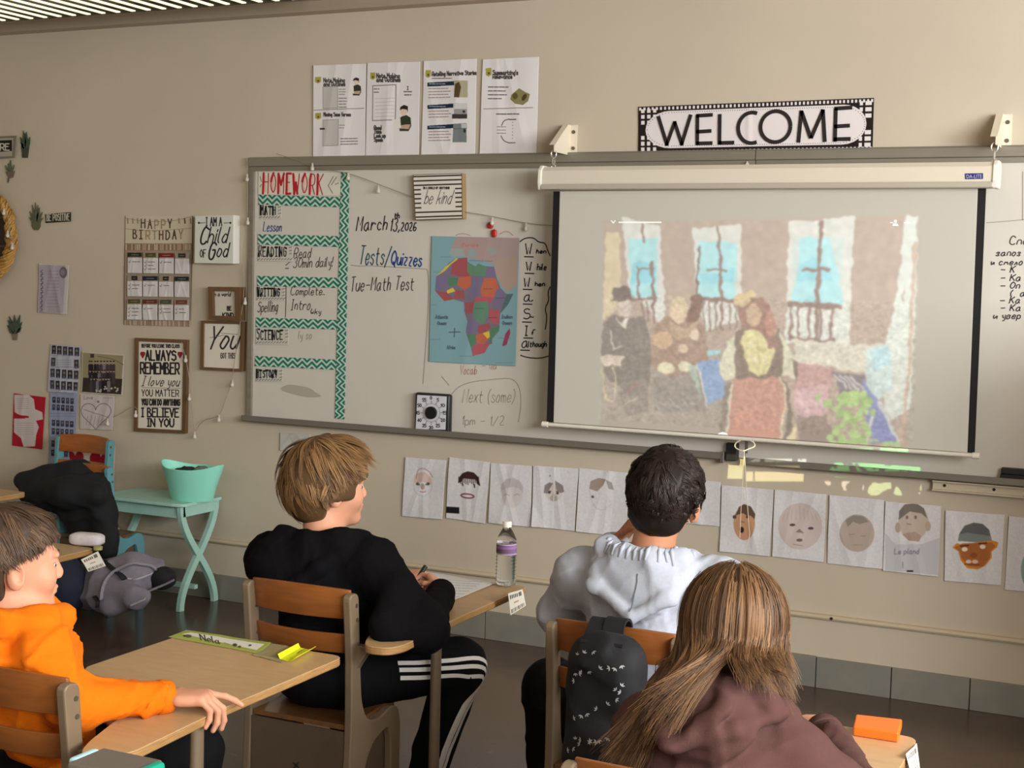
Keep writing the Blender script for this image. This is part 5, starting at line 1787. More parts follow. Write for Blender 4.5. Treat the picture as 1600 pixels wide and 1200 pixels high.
def chair_desk(label, xr, yf, metal=TAUPE, desk=True, cut=(0, 0), slat=WOODS, group='school chair-desks'):
    O = np.array([xr, yf, 0.0])
    t = thing('chair_desk' if desk else 'school_chair', label, 'school desk' if desk else 'chair', O, group if desk else 'teal school chairs')

    def at(p):
        return np.asarray(p, float) + O
    sp = rnd_poly(SIDE, .035, 5)
    for xa in (XLc, XRc - .024):
        sm_ = MB().prism([at((xa, p[0], p[1])) for p in sp], (.024, 0, 0)).build('side_frame', metal, t, bevel=.004)
        for w, z in ((-.862, .74), (-.858, .70), (-.85, .62)):
            for dx in (-.002, .022):
                a = np.linspace(0, 6.283, 9)[:-1]
                MB().prism([at((xa + dx, w + .008 + .006 * math.cos(k), z + .006 * math.sin(k))) for k in a], (.004, 0, 0)).build('screw', STEEL, sm_)
    for z0, z1, wy, lean in ((.698, .782, -.872, .012), (.598, .655, -.858, .010)):
        n = 14
        v, f = [], []
        for i in range(n + 1):
            s = i / n
            x = XLc + .018 + s * (XRc - XLc - .036)
            bow = -.028 * (1 - (2 * s - 1) ** 2)
            up = .008 * (1 - (2 * s - 1) ** 2) if z1 > .7 else 0
            for (dy, z) in ((0, z0), (.011, z0), (.011 - lean, z1 + up), (-lean, z1 + up)):
                v.append(at((x, wy + .022 + bow + dy, z)))
        for i in range(n):
            for j in range(4):
                f.append((i * 4 + j, i * 4 + (j + 1) % 4, i * 4 + 4 + (j + 1) % 4, i * 4 + 4 + j))
        f += [(3, 2, 1, 0), (n * 4, n * 4 + 1, n * 4 + 2, n * 4 + 3)]
        MB().add(v, f).build('back_slat', slat, t, bevel=.003, smooth=True)
    # dished seat board
    nx, ny = 10, 12
    v, f = [], []
    for lay in (0, 1):
        for j in range(ny + 1):
            for i in range(nx + 1):
                s, q = i / nx, j / ny
                x = XLc + .026 + s * (XRc - XLc - .052)
                w = -.862 + q * .272
                z = .402 - .012 * math.sin(math.pi * q) * (1 - .4 * (2 * s - 1) ** 2) + .014 * q - (.018 * max(0, q - .8) / .2) - lay * .014
                v.append(at((x, w, z)))
    m = (nx + 1) * (ny + 1)
    for j in range(ny):
        for i in range(nx):
            a = j * (nx + 1) + i
            f.append((a, a + 1, a + nx + 2, a + nx + 1))
            f.append((m + a, m + a + nx + 1, m + a + nx + 2, m + a + 1))
    rim = [i for i in range(nx + 1)] + [j * (nx + 1) + nx for j in range(1, ny + 1)] + [ny * (nx + 1) + i for i in range(nx - 1, -1, -1)] + [j * (nx + 1) for j in range(ny - 1, 0, -1)]
    for a, b in zip(rim, rim[1:] + rim[:1]):
        f.append((a, m + a, m + b, b))
    MB().add(v, f).build('seat', SEATW, t, smooth=True)
    bx = MB()
    xa, xb = XLc + .026, XRc - .026
    bx.box(at((xa, -.868, .13)), at((xb, -.862, .384))).box(at((xa, -.862, .13)), at((xb, -.62, .136))).box(at((xa, -.862, .136)), at((xa + .004, -.62, .376))).box(at((xb - .004, -.862, .136)), at((xb, -.62, .376)))
    bo = bx.build('book_box', BOXM, t)
    xm = (xa + xb) / 2
    MB().box(at((xm - .012, -.8695, .262)), at((xm + .012, -.868, .266)), R=Matrix.Rotation(.5, 3, 'Y')).box(at((xm - .012, -.8695, .262)), at((xm + .012, -.868, .266)), R=Matrix.Rotation(-.9, 3, 'Y')).build('scratch_mark', M('scratch_dark', (40, 32, 26), .6), bo)
    if not desk:
        return t
    # desk top with its tablet arm
    tp = rnd_poly([(min(p[0], -cut[0]) if p[1] > -.6 else p[0], min(p[1], -cut[1])) for p in TOP], .035, 6)
    MB().prism([at((p[0], p[1], .628)) for p in tp], (0, 0, .0185)).build('desk_board', PLY, t, bevel=.003, seg=1)
    MB().prism([at((p[0], p[1], .6465)) for p in tp], (0, 0, .0035)).build('desk_top', WOODL, t, bevel=.001, seg=1)
    for ux in (-.022, -.478):
        wy = -.585 if ux > -.1 else -.40
        MB().tube([at((ux, wy, .628)), at((ux, wy, .4)), at((ux, wy, .04)), at((ux, wy, 0))], [.0185, .0185, .0185, .0185], 14, flat=.8).build('desk_post', metal, t, smooth=True)
    MB().tube([at((-.022, -.585, .055)), at((-.07, -.62, .05)), at((XRc - .012, -.62, .05))], .013, 10).build('floor_rail', metal, t, smooth=True)
    MB().tube([at((-.478, -.40, .055)), at((XLc + .012, -.50, .05)), at((XLc + .012, -.62, .05))], .013, 10).build('floor_rail', metal, t, smooth=True)
    MB().tube(chaikin([at((-.022, -.585, .615)), at((-.10, -.40, .615)), at((-.36, -.30, .615)), at((-.478, -.40, .615))], 2), .012, 8).build('under_bar', metal, t, smooth=True)
    MB().prism([at((XRc - .012 + u_, -.845 - .004, z_)) for u_, z_ in ((0, .54), (.02, .575), (.045, .61), (.105, .612), (.105, .627), (.0, .627))], (0, .03, 0)).build('arm_bracket', metal, t, bevel=.003)
    return t


D1 = chair_desk('chair-desk of the blond boy in black, bearing a bottle and a paper', -1.885, -1.605)
D0 = chair_desk('chair-desk of the orange-hooded boy with a green name strip and a yellow card', -1.94, -2.637)
D2 = chair_desk('chair-desk of the grey-hooded boy with a floral backpack on its chair', -.945, -1.60, cut=(.035, .13))
D3 = chair_desk('chair-desk of the long-haired girl carrying an orange block', -.487, -2.56)
D4 = chair_desk('empty chair-desk with a white pencil case beside the grey floor backpack', -3.47, -1.86)
D5 = chair_desk('nearest chair-desk behind the orange-hooded boy, with a clear pencil box', -1.70, -3.76)
SLAT2 = M('slat_orange_wood', (150, 82, 30), .36, var=.14, vscale=20, stretch=(.4, 3, 3), coat=.2)
cx6 = ony(137, 700, -.10)[0]
D6 = chair_desk('teal framed school chair with orange wooden slats, its back against the wall', cx6 - .31, -.985, metal=TEALM, desk=False, slat=SLAT2)
D6.rotation_euler = (0, 0, math.pi)
cx7 = ony(128, 760, -.58)[0]
D7 = chair_desk('teal school chair almost covered by the black coat', cx7 + .285, .225, metal=TEALM, desk=False)
D7.scale = (.92, .92, .92)
D8 = chair_desk('chair-desk at the picture edge whose rounded corner shows beside the black coat', onz(38, 770, .65)[0], onz(38, 770, .65)[1] + .02)

# ---------------------------------------------------------------- small things on the desks
ZD = .650


def zsheet(name, label, cat, pts, paint, z=ZD, bg=(225, 222, 220), res=1.3, wave=.0006, seed=0, par=None, curl=None, blur=0):
    """flat sheet lying on a desk; pts are picture corners far-left, far-right, near-right, near-left on height z"""
    cv = Cv(pts, bg, res, seed)
    if paint:
        paint(cv)
    if blur:
        cv.blur(blur)
    o = sheetmesh(cv, [onz(p_[0], p_[1], z) for p_ in pts], (0, 0, 1), thick=.0006, wave=wave, seed=seed, curl=curl).build(name, PRINT, par, smooth='all')
    if par is None:
        tag(o, label, cat)
    return o


def nela(cv):
    cv.poly([(276, 990), (293, 986), (420, 1006), (400, 1020)], (150, 158, 70))
    cv.poly([(283, 991), (296, 988.5), (412, 1007), (399, 1016)], (214, 210, 196))
    cv.fit('Nela', 308, 338, 1000, 9, 1.5, (60, 56, 54), slope=.2, slant=-.1, jit=.1)
    cv.ell(291, 994, 5, 2.5, (96, 84, 60)).ell(286, 994, 2, 1.5, (60, 50, 40)).ell(360, 1007, 4, 2.5, (70, 66, 56)).ell(368, 1010, 3, 2, (90, 84, 60)).ell(386, 1008, 3, 1.5, (86, 84, 78)).line([(342, 1003), (352, 1006)], 1, (120, 120, 110))


zsheet('name_strip', 'green bordered name strip with a handwritten first name taped on the desk', 'name strip', [(291, 985), (424, 1005), (403, 1022), (263, 996)], nela, bg=(158, 166, 80), res=2.4)
zsheet('tape_patch', 'clear glossy tape patch next to the green name strip', 'tape', [(424, 1006), (478, 1015), (440, 1036), (393, 1024)], lambda cv: cv.line([(396, 1024), (425, 1029)], 1.2, (176, 170, 120)), bg=(146, 132, 92), res=1.6)
YEL = M('neon_yellow_card', (226, 232, 32), .5)
fo = [onz(434, 1030, ZD), onz(466, 1012, ZD), onz(497, 1018, ZD), onz(462, 1037, ZD)]
fo = [np.array(p_) for p_ in fo]
a, b, c, d = fo
ax = (b - a)
wd = (d - a)
mb = MB()
prof = [(0.0, .014), (.12, .002), (.55, .002), (.78, .006), (1.0, .017)]
for i in range(4):
    (s0, h0), (s1, h1) = prof[i], prof[i + 1]
    q = [a + wd * s0 + np.array([0, 0, h0]), a + ax + wd * s0 + np.array([0, 0, h0 * .9]), a + ax + wd * s1 + np.array([0, 0, h1 * .9]), a + wd * s1 + np.array([0, 0, h1])]
    mb.add(q + [p_ - np.array([0, 0, .0012]) for p_ in q], [(0, 1, 2, 3), (7, 6, 5, 4), (0, 4, 5, 1), (1, 5, 6, 2), (2, 6, 7, 3), (3, 7, 4, 0)])
ye = mb.build('folded_card', YEL)
tag(ye, 'neon yellow folded card lying at the desk corner beside the name strip', 'card')

# orange block on the girl's desk
ob = [onz(1333, 1150, ZD), onz(1337, 1131, ZD), onz(1409, 1139, ZD), onz(1403, 1161, ZD)]
mb = MB()
mb.prism([p_ + np.array([0, 0, .0008]) for p_ in ob], (0, 0, .022))
tag(mb.build('orange_block', M('neon_orange', (255, 112, 30), .45, emit=None), bevel=.003), 'bright orange foam block near the corner of the long-haired girl desk', 'block')


def tagp(cv):
    K = (84, 78, 70)
    q = cv
    w, h = cv.w, cv.h

    def R_(x0, y0, x1, y1, c):
        q.poly([(x0 * w, y0 * h), (x1 * w, y0 * h), (x1 * w, y1 * h), (x0 * w, y1 * h)], c, raw=True)
    for i in range(5):
        R_(.10 + i * .11, .12, .17 + i * .11, .30, K)
    R_(.68, .10, .86, .32, (110, 104, 96))
    R_(.30, .48, .62, .56, (190, 160, 130))
    for i in range(12):
        R_(.08 + i * .072, .76, .08 + i * .072 + (.03 if i % 3 else .05), .94, K)


def deskcard(label, quad, Y):
    """printed card hanging over a desk edge"""
    cv = Cv(quad, (228, 222, 210), 2.2)
    tagp(cv)
    o = sheetmesh(cv, quad3(quad, Y), (.3, -.9, 0), thick=.0006, wave=.002, seed=3).build('desk_card', PRINT, None, smooth='all')
    return tag(o, label, 'card', 'printed cards hanging on the desk corners')


def quad3(quad, Y):
    return [ony(p_[0], p_[1], y_) for p_, y_ in zip(quad, Y)]


deskcard('white printed card hanging from the desk corner under the water bottle', [(794, 927), (817, 920), (822, 946), (798, 961)], (-1.86, -1.64, -1.64, -1.86))
deskcard('white printed card on the empty desk corner over the grey backpack', [(127, 874), (154, 861), (166, 884), (139, 893)], (-2.02, -1.87, -1.87, -2.02))
deskcard('white printed card at the corner of the girl desk by the orange block', [(1415, 1178), (1432, 1160), (1437, 1200), (1424, 1212)], (-2.72, -2.60, -2.60, -2.72))

# pencil case on the empty desk
c0 = onz(103, 852, ZD)
c1 = onz(157, 856, ZD)
ctr = (c0 + c1) / 2 + np.array([0, .02, 0])
ln = np.linalg.norm(c1 - c0) / 2
dx = (c1 - c0) / np.linalg.norm(c1 - c0)
mb = MB()
v, f = [], []
n, m = 14, 16
for i in range(n + 1):
    s = -1 + 2 * i / n
    e = (1 - abs(s) ** 5) ** .5 if abs(s) < 1 else .0
    for j in range(m):
        a_ = 2 * math.pi * j / m
        cy_, cz = math.copysign(abs(math.cos(a_)) ** .6, math.cos(a_)), math.copysign(abs(math.sin(a_)) ** .6, math.sin(a_))
        p_ = ctr + dx * s * ln + np.array([-dx[1], dx[0], 0]) * cy_ * .032 * max(e, .15) + np.array([0, 0, .024 + cz * .023 * max(e, .3)])
        v.append(p_)
for i in range(n):
    for j in range(m):
        f.append((i * m + j, i * m + (j + 1) % m, (i + 1) * m + (j + 1) % m, (i + 1) * m + j))
f += [tuple(range(m)), tuple(range(n * m, n * m + m))]
tag(mb.add(v, f).build('pencil_case', M('case_white_cloth', (214, 206, 204), .8, var=.06, vscale=30, hue2=(196, 186, 188)), smooth=True), 'white soft pencil case on the corner of the empty desk', 'pencil case')
g0 = onz(156, 858, ZD)
mb = MB().lathe([(.001, 0), (.016, 0), (.0165, .010), (.014, .0125), (.001, .013)], g0 + np.array([.002, -.012, 0]), 20)
tag(mb.build('tape_roll', M('tape_olive', (150, 146, 84), .5)), 'small olive disc at the corner of the empty desk by the pencil case', 'tape')

# paper, bottle and pen on the blond boy's desk
def work(cv):
    for k_ in range(7):
        y = 905 + k_ * 4.6
        cv.scribble(668 + k_ * 3, 742 - k_ * 5, y, 4, 1.0, (128, 124, 124), slope=.08)


zsheet('worksheet', 'white handwritten worksheet on the blond boy desk', 'worksheet', [(655, 893), (775, 912), (703, 941), (630, 915)], work, bg=(216, 214, 212), res=1.6, wave=.0015, seed=4)
wbp = onz(790, 914, ZD + .0008)
bot = thing('water_bottle', 'clear plastic water bottle with purple label and white cap', 'bottle', wbp)
GL_ = M('bottle_plastic', (250, 252, 252), .05, trans=1.0, ior=1.22, spec=.8)
H_ = .212
prof = [(.001, .003), (.024, 0), (.031, .004), (.0335, .012)]
z = .016
while z < .098:
    prof += [(.0335, z), (.0315, z + .0045), (.0335, z + .009)]
    z += .0115
prof += [(.0325, .104), (.0325, .140), (.0335, .144), (.032, .152), (.026, .166), (.018, .180), (.0135, .188), (.0130, .196)]
MB().lathe(prof, wbp, 36, cap=False).build('bottle_body', GL_, bot, smooth='all')
MB().lathe([(.001, .004), (.0275, .005), (.0315, .02), (.0305, .10), (.0305, .138), (.001, .138)], wbp, 30).build('water', M('water', (250, 252, 252), .02, trans=1.0, ior=1.28), bot, smooth='all')
lb2 = MB()
n = 32
a = np.linspace(0, 2 * math.pi, n, endpoint=False)
rows = [(.104, (196, 190, 196)), (.110, (84, 68, 74)), (.120, (76, 64, 68)), (.127, (140, 96, 146)), (.134, (92, 66, 78)), (.139, (226, 220, 228))]
v, f, col = [], [], []
for z_, c_ in rows:
    for k_ in range(n):
        v.append((wbp[0] + .0336 * math.cos(a[k_]), wbp[1] + .0336 * math.sin(a[k_]), wbp[2] + z_))
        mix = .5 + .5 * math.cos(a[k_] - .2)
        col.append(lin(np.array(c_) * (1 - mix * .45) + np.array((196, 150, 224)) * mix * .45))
for i in range(len(rows) - 1):
    for j in range(n):
        f.append((i * n + j, i * n + (j + 1) % n, (i + 1) * n + (j + 1) % n, (i + 1) * n + j))
lb2.add(v, f, col=np.array(col))
lb2.build('bottle_label', PRINT, bot, smooth='all')
MB().lathe([(.001, .192), (.0152, .192), (.0152, .208), (.0140, .2105), (.001, .211)], wbp, 22).build('bottle_cap', M('white_plastic', (232, 226, 212), .35), bot, smooth=True)

# clear pencil box with teal clips on the nearest desk
pbx = ony(180, 1190, -3.80)
pb = thing('pencil_box', 'clear plastic pencil box with a teal clip on the nearest desk', 'pencil box', (pbx[0], -3.80, ZD))
x0, y0 = pbx[0] - .066, -3.845
zt_ = pbx[2]
MB().box((x0, y0, ZD + .0005), (x0 + .132, y0 + .09, zt_ - .014)).build('box_tray', M('clear_grey_plastic', (150, 150, 146), .15, trans=.75, ior=1.15), pb, bevel=.008, seg=3)
MB().box((x0 - .003, y0 - .003, zt_ - .0135), (x0 + .135, y0 + .093, zt_ + .001)).build('box_lid', M('grey_lid', (128, 118, 108), .25, trans=.35, ior=1.2), pb, bevel=.005, seg=3)
MB().box((x0 + .128, y0 + .015, zt_ - .05), (x0 + .152, y0 + .082, zt_ + .004)).build('clip', M('teal_plastic', (20, 150, 122), .35), pb, bevel=.008, seg=3)
MB().box((x0 - .018, y0 + .015, zt_ - .05), (x0 + .002, y0 + .082, zt_ + .002)).build('clip', M('pale_blue_plastic', (176, 216, 226), .3), pb, bevel=.007, seg=3)

# ---------------------------------------------------------------- mint side table and tub
MINT = M('mint_paint', (166, 208, 194), .45, var=.06, vscale=14)
xl_, xr_ = -4.80, -4.315
yb_, yf_ = -.035, -.315
ZT = .53
tb = thing('side_table', 'small mint green side table with crossed curved legs', 'table', ((xl_ + xr_) / 2, -.17, 0))
tpz = rnd_poly([(xl_ - .03, yb_ + .01), (xr_ + .03, yb_ + .01), (xr_ + .03, yf_ - .01), (xr_ - .02, yf_ - .035), (xl_ + .02, yf_ - .035), (xl_ - .03, yf_ - .01)], .03, 5)
MB().prism([(p[0], p[1], ZT - .016) for p in tpz], (0, 0, .016)).build('table_top', MINT, tb, bevel=.003)
for ya_ in (yf_, yb_ - .014):
    MB().box((xl_ + .012, ya_, ZT - .075), (xr_ - .012, ya_ + .014, ZT - .016)).build('apron', MINT, tb)
for xs in (xl_, xr_ - .022):
    MB().box((xs, yf_ + .012, ZT - .070), (xs + .022, yb_ - .012, ZT - .016)).build('side_apron', MINT, tb)
    for y0_, y1_, sg in ((yf_, yb_, 1), (yb_, yf_, -1)):
        t_ = np.linspace(0, 1, 18)
        ym, hw = (y0_ + y1_) / 2, (y1_ - y0_) / 2
        pts = []
        for s in t_:
            z = (ZT - .018) * (1 - s)
            yy = ym - hw * math.cos(math.pi * s) * (1.0 if s < .5 else 1.06)
            yy = ym - hw * (math.cos(math.pi * s)) * .96
            pts.append((yy, z))
        P = np.array(pts)
        T = np.gradient(P, axis=0)
        N = np.stack([-T[:, 1], T[:, 0]], 1)
        N /= np.linalg.norm(N, axis=1)[:, None]
        wdt = .017
        poly = np.concatenate([P + N * wdt, (P - N * wdt)[::-1]])
        dxo = 0 if sg > 0 else .0005
        k_ = len(P)
        v = []
        for side in (0, 1):
            for q_ in (P + N * wdt, P - N * wdt):
                v += [(xs + dxo + side * .022, y_, max(z_, 0)) for y_, z_ in q_]
        f = []
        for i in range(k_ - 1):
            f += [(i, i + 1, k_ + i + 1, k_ + i), (2 * k_ + i, 3 * k_ + i, 3 * k_ + i + 1, 2 * k_ + i + 1), (i, 2 * k_ + i, 2 * k_ + i + 1, i + 1), (k_ + i, k_ + i + 1, 3 * k_ + i + 1, 3 * k_ + i)]
        f += [(0, k_, 3 * k_, 2 * k_), (k_ - 1, 3 * k_ - 1, 4 * k_ - 1, 2 * k_ - 1)]
        MB().add(v, f).build('leg', MINT, tb)
MB().box((xl_ + .02, (yf_ + yb_) / 2 - .012, .085), (xr_ - .02, (yf_ + yb_) / 2 + .012, .105)).build('stretcher', MINT, tb)
tbp = np.array([ony(298, 780, -.20)[0], -.19, ZT])
tub = thing('mint_tub', 'oval mint green plastic tub with flared handle tips on the side table', 'tub', tbp)
AQ = M('aqua_plastic', (150, 228, 206), .4)
n = 40
a = np.linspace(0, 2 * math.pi, n, endpoint=False)
v, f = [], []
levels = [(.0, .112, .078), (.012, .116, .082), (.07, .132, .094), (.13, .148, .106), (.155, .156, .112), (.158, .153, .109), (.13, .143, .101), (.02, .111, .078), (.015, .02, .02)]
for z, rx, ry in levels:
    for t in a:
        fl = abs(math.cos(t)) ** 4
        tip = fl * .026 * (z / .155 if z > .1 else 0)
        v.append(tbp + np.array([rx * math.cos(t) * (1 + .14 * fl * (z > .12)), ry * math.sin(t), z + tip]))
for i in range(len(levels) - 1):
    for j in range(n):
        f.append((i * n + j, i * n + (j + 1) % n, (i + 1) * n + (j + 1) % n, (i + 1) * n + j))
f += [tuple(range(n))[::-1], tuple(range((len(levels) - 1) * n, len(levels) * n))]
MB().add(v, f).build('tub_body', AQ, tub, smooth=True)
for s in (-1, 1):
    MB().tube([tbp + np.array([s * .135, 0, .10]), tbp + np.array([s * .142, -.0, .105])], .006, 8).build('rivet', M('aqua_dark', (84, 160, 140), .4), tub, smooth=True)
rr = random.Random(12)
for k_, (cx_, cy_, sz, mt) in enumerate(((-.03, 0, .052, 'dk'), (.05, .01, .045, 'pt'), (-.075, .0, .035, 'dk'), (.085, -.01, .032, 'gr'))):
    mat = {'dk': M('fabric_dark_green', (30, 44, 34), .9), 'pt': M('fabric_grey_green', (110, 124, 110), .9, var=.35, vscale=50), 'gr': M('fabric_sage', (70, 92, 76), .9)}[mt]
    bmv = bmesh.new()
    bmesh.ops.create_icosphere(bmv, subdivisions=3, radius=1)
    v = np.array([x.co[:] for x in bmv.verts])
    f = [[q.index for q in p_.verts] for p_ in bmv.faces]
    bmv.free()
    nz = 1 + .14 * np.sin(v[:, :1] * 5 + k_) * np.cos(v[:, 1:2] * 6 + v[:, 2:] * 4)
    v = v * nz * np.array([sz, sz * .85, sz * .62]) + tbp + np.array([cx_, cy_, .128 + .012 * (k_ % 2)])
    o = MB().add(v, f).build('cloth_bundle', mat, None, smooth='all')
    tag(o, ('dark green crumpled cloth lying in the middle of the mint tub', 'grey-green patterned cloth bundle in the mint tub', 'small dark cloth at the wall-chart end of the mint tub', 'sage green cloth at the whiteboard end of the mint tub')[k_], 'cloth', 'cloths in the mint tub')

# red hearts print on the wall behind the teal chair
def hearts(cv):
    for cx_, cy_, sc_ in ((119, 718, 1.05), (159, 722, 1.35), (162, 757, .9)):
        t = np.linspace(0, 6.283, 40)
        cv.poly(np.stack([cx_ + sc_ * 13 * np.sin(t) ** 3, cy_ - sc_ * (13 * np.cos(t) - 5 * np.cos(2 * t) - 2 * np.cos(3 * t) - np.cos(4 * t))], 1), (150, 22, 36))
    for k_ in range(5):
        cv.line([(94 + k_ * 4, 716), (94 + k_ * 4, 722)], 2, (70, 90, 110))


paper('hearts_poster', 'white poster with big red hearts on the wall behind the teal chair', 'poster', [(92, 690), (180, 697), (178, 776), (90, 770)], hearts, Y=-.001, bg=(206, 192, 176), res=1.6, wave=.001, seed=77, blur=0)
# ---------------------------------------------------------------- soft bodies: signed distance shapes meshed with surface nets
def _seg(P, a, b):
    ba = b - a
    h = np.clip(((P - a) @ ba) / (ba @ ba + 1e-12), 0, 1)
    return h, np.linalg.norm(P - a - h[:, None] * ba, axis=1)


class Sdf:
    def __init__(s, k=.03):
        s.p, s.k, s.disp = [], k, None

    def cap(s, a, b, ra, rb=None, k=None, sub=False):
        s.p.append(('c', np.asarray(a, float), np.asarray(b, float), ra, ra if rb is None else rb, s.k if k is None else k, sub))
        return s

    def chain(s, pts, rs, k=None):
        rs = [rs] * len(pts) if np.isscalar(rs) else rs
        for i in range(len(pts) - 1):
            s.cap(pts[i], pts[i + 1], rs[i], rs[i + 1], k)
        return s

    def ell(s, c, r, A=None, k=None, sub=False):
        s.p.append(('e', np.asarray(c, float), np.asarray(r, float), np.eye(3) if A is None else np.asarray(A, float), None, s.k if k is None else k, sub))
        return s

    def box(s, c, hf, A=None, rd=.01, k=None, sub=False):
        s.p.append(('b', np.asarray(c, float), np.asarray(hf, float) - rd, np.eye(3) if A is None else np.asarray(A, float), rd, s.k if k is None else k, sub))
        return s

    def raw(s, P):
        d = None
        for t in s.p:
            if t[0] == 'c':
                h, q = _seg(P, t[1], t[2])
                q = q - (t[3] + (t[4] - t[3]) * h)
            elif t[0] == 'e':
                L = (P - t[1]) @ t[3].T
                k0 = np.linalg.norm(L / t[2], axis=1)
                k1 = np.linalg.norm(L / (t[2] ** 2), axis=1)
                q = np.where(k1 > 1e-9, k0 * (k0 - 1) / np.maximum(k1, 1e-9), -t[2].min())
            else:
                L = np.abs((P - t[1]) @ t[3].T) - t[2]
                q = np.linalg.norm(np.maximum(L, 0), axis=1) + np.minimum(L.max(1), 0) - t[4]
            k, sub = t[5], t[6]
            if d is None:
                d = q
            elif sub:
                h = np.clip(.5 - .5 * (d + q) / k, 0, 1)
                d = d * (1 - h) - q * h + k * h * (1 - h)
            else:
                h = np.clip(.5 + .5 * (d - q) / k, 0, 1)
                d = d * (1 - h) + q * h - k * h * (1 - h)
        return d

    def __call__(s, P):
        d = s.raw(P)
        if s.disp is not None:
            near = np.abs(d) < .06
            if near.any():
                d = d.copy()
                d[near] = d[near] + s.disp(P[near])
        return d

    def bounds(s):
        lo, hi = np.full(3, 1e9), np.full(3, -1e9)
        for t in s.p:
            if t[6]:
                continue
            if t[0] == 'c':
                r = max(t[3], t[4])
                for q in (t[1], t[2]):
                    lo, hi = np.minimum(lo, q - r), np.maximum(hi, q + r)
            else:
                r = np.linalg.norm(t[2]) if t[0] == 'b' else t[2].max()
                r += t[4] or 0
                lo, hi = np.minimum(lo, t[1] - r), np.maximum(hi, t[1] + r)
        return lo - .03, hi + .03


def folds(amp, scale, seed, stretch=(1, 1, 1), sharp=1.0, n=4, w=.34):
    """long soft creases: ridges along warped wave fronts"""
    r = np.random.default_rng(seed)
    W = []
    for i in range(n):
        d = r.normal(size=3)
        d /= np.linalg.norm(d)
        W.append((d * scale * r.uniform(.5, 1.1) * np.asarray(stretch), r.uniform(0, 6.28), r.normal(size=3) * scale * .32, r.uniform(0, 6.28), r.normal(size=3) * scale * .45, r.uniform(0, 6.28)))

    def f(P):
        o = 0
        for kx, ph, wx, wp, mx, mp in W:
            s_ = np.sin(P @ kx + ph + 1.5 * np.sin(P @ wx + wp))
            gate = .5 + .5 * np.sin(P @ mx + mp)
            o = o + (np.exp(-(s_ / w) ** 2) * gate ** sharp - .22)
        return -amp * o * .75
    return f


def nets(f, h, lo=None, hi=None):
    if lo is None:
        lo, hi = f.bounds()
    n = np.ceil((hi - lo) / h).astype(int) + 2
    B = 6
    nb = -(-n // B)
    n = nb * B
    bi = np.stack(np.meshgrid(*[np.arange(k) for k in nb], indexing='ij'), -1).reshape(-1, 3)
    bc = lo + (bi * B + (B - 1) / 2) * h
    dc = f(bc)
    vals = np.repeat(np.repeat(np.repeat(dc.reshape(nb).astype(np.float32), B, 0), B, 1), B, 2)
    act = np.abs(dc) < B * h * 1.35 + .018
    loc = np.stack(np.meshgrid(*[np.arange(B)] * 3, indexing='ij'), -1).reshape(-1, 3)
    ab = bi[act]
    for s in range(0, len(ab), 600):
        q = (ab[s:s + 600, None] * B + loc[None]).reshape(-1, 3)
        vals[q[:, 0], q[:, 1], q[:, 2]] = f(lo + q * h)
    S = vals < 0
    c = np.zeros(np.array(S.shape) - 1, np.int8)
    for dx in (0, 1):
        for dy in (0, 1):
            for dz in (0, 1):
                c += S[dx:S.shape[0] - 1 + dx, dy:S.shape[1] - 1 + dy, dz:S.shape[2] - 1 + dz]
    A = np.argwhere((c > 0) & (c < 8))
    idm = np.full(c.shape, -1, np.int64)
    idm[A[:, 0], A[:, 1], A[:, 2]] = np.arange(len(A))
    acc = np.zeros((len(A), 3))
    cnt = np.zeros(len(A))
    cor = [(a, b, d) for a in (0, 1) for b in (0, 1) for d in (0, 1)]
    for p in cor:
        for ax in range(3):
            if p[ax] == 0:
                q = list(p)
                q[ax] = 1
                v0 = vals[A[:, 0] + p[0], A[:, 1] + p[1], A[:, 2] + p[2]].astype(float)
                v1 = vals[A[:, 0] + q[0], A[:, 1] + q[1], A[:, 2] + q[2]].astype(float)
                m = (v0 < 0) != (v1 < 0)
                t = np.where(m, v0 / np.where(m, v0 - v1, 1), 0)
                pos = np.tile(np.asarray(p, float), (len(A), 1))
                pos[:, ax] += t
                acc += pos * m[:, None]
                cnt += m
    V = lo + (A + acc / cnt[:, None]) * h
    Fc = []
    for ax in range(3):
        o1, o2 = [(1, 2), (2, 0), (0, 1)][ax]
        sl0 = [slice(None)] * 3
        sl1 = [slice(None)] * 3
        sl0[ax], sl1[ax] = slice(0, -1), slice(1, None)
        a, b = S[tuple(sl0)], S[tuple(sl1)]
        E = np.argwhere(a != b)
        ok = (E[:, o1] > 0) & (E[:, o2] > 0) & (E[:, o1] < S.shape[o1] - 1) & (E[:, o2] < S.shape[o2] - 1)
        E = E[ok]
        flip = a[E[:, 0], E[:, 1], E[:, 2]]
        qs = []
        for d1, d2 in ((-1, -1), (0, -1), (0, 0), (-1, 0)):
            e = E.copy()
            e[:, o1] += d1
            e[:, o2] += d2
            qs.append(idm[e[:, 0], e[:, 1], e[:, 2]])
        q = np.stack(qs, 1)
        good = (q >= 0).all(1)
        q, fl = q[good], flip[good]
        q[~fl] = q[~fl][:, ::-1]
        Fc.append(q)
    return V, np.concatenate(Fc)


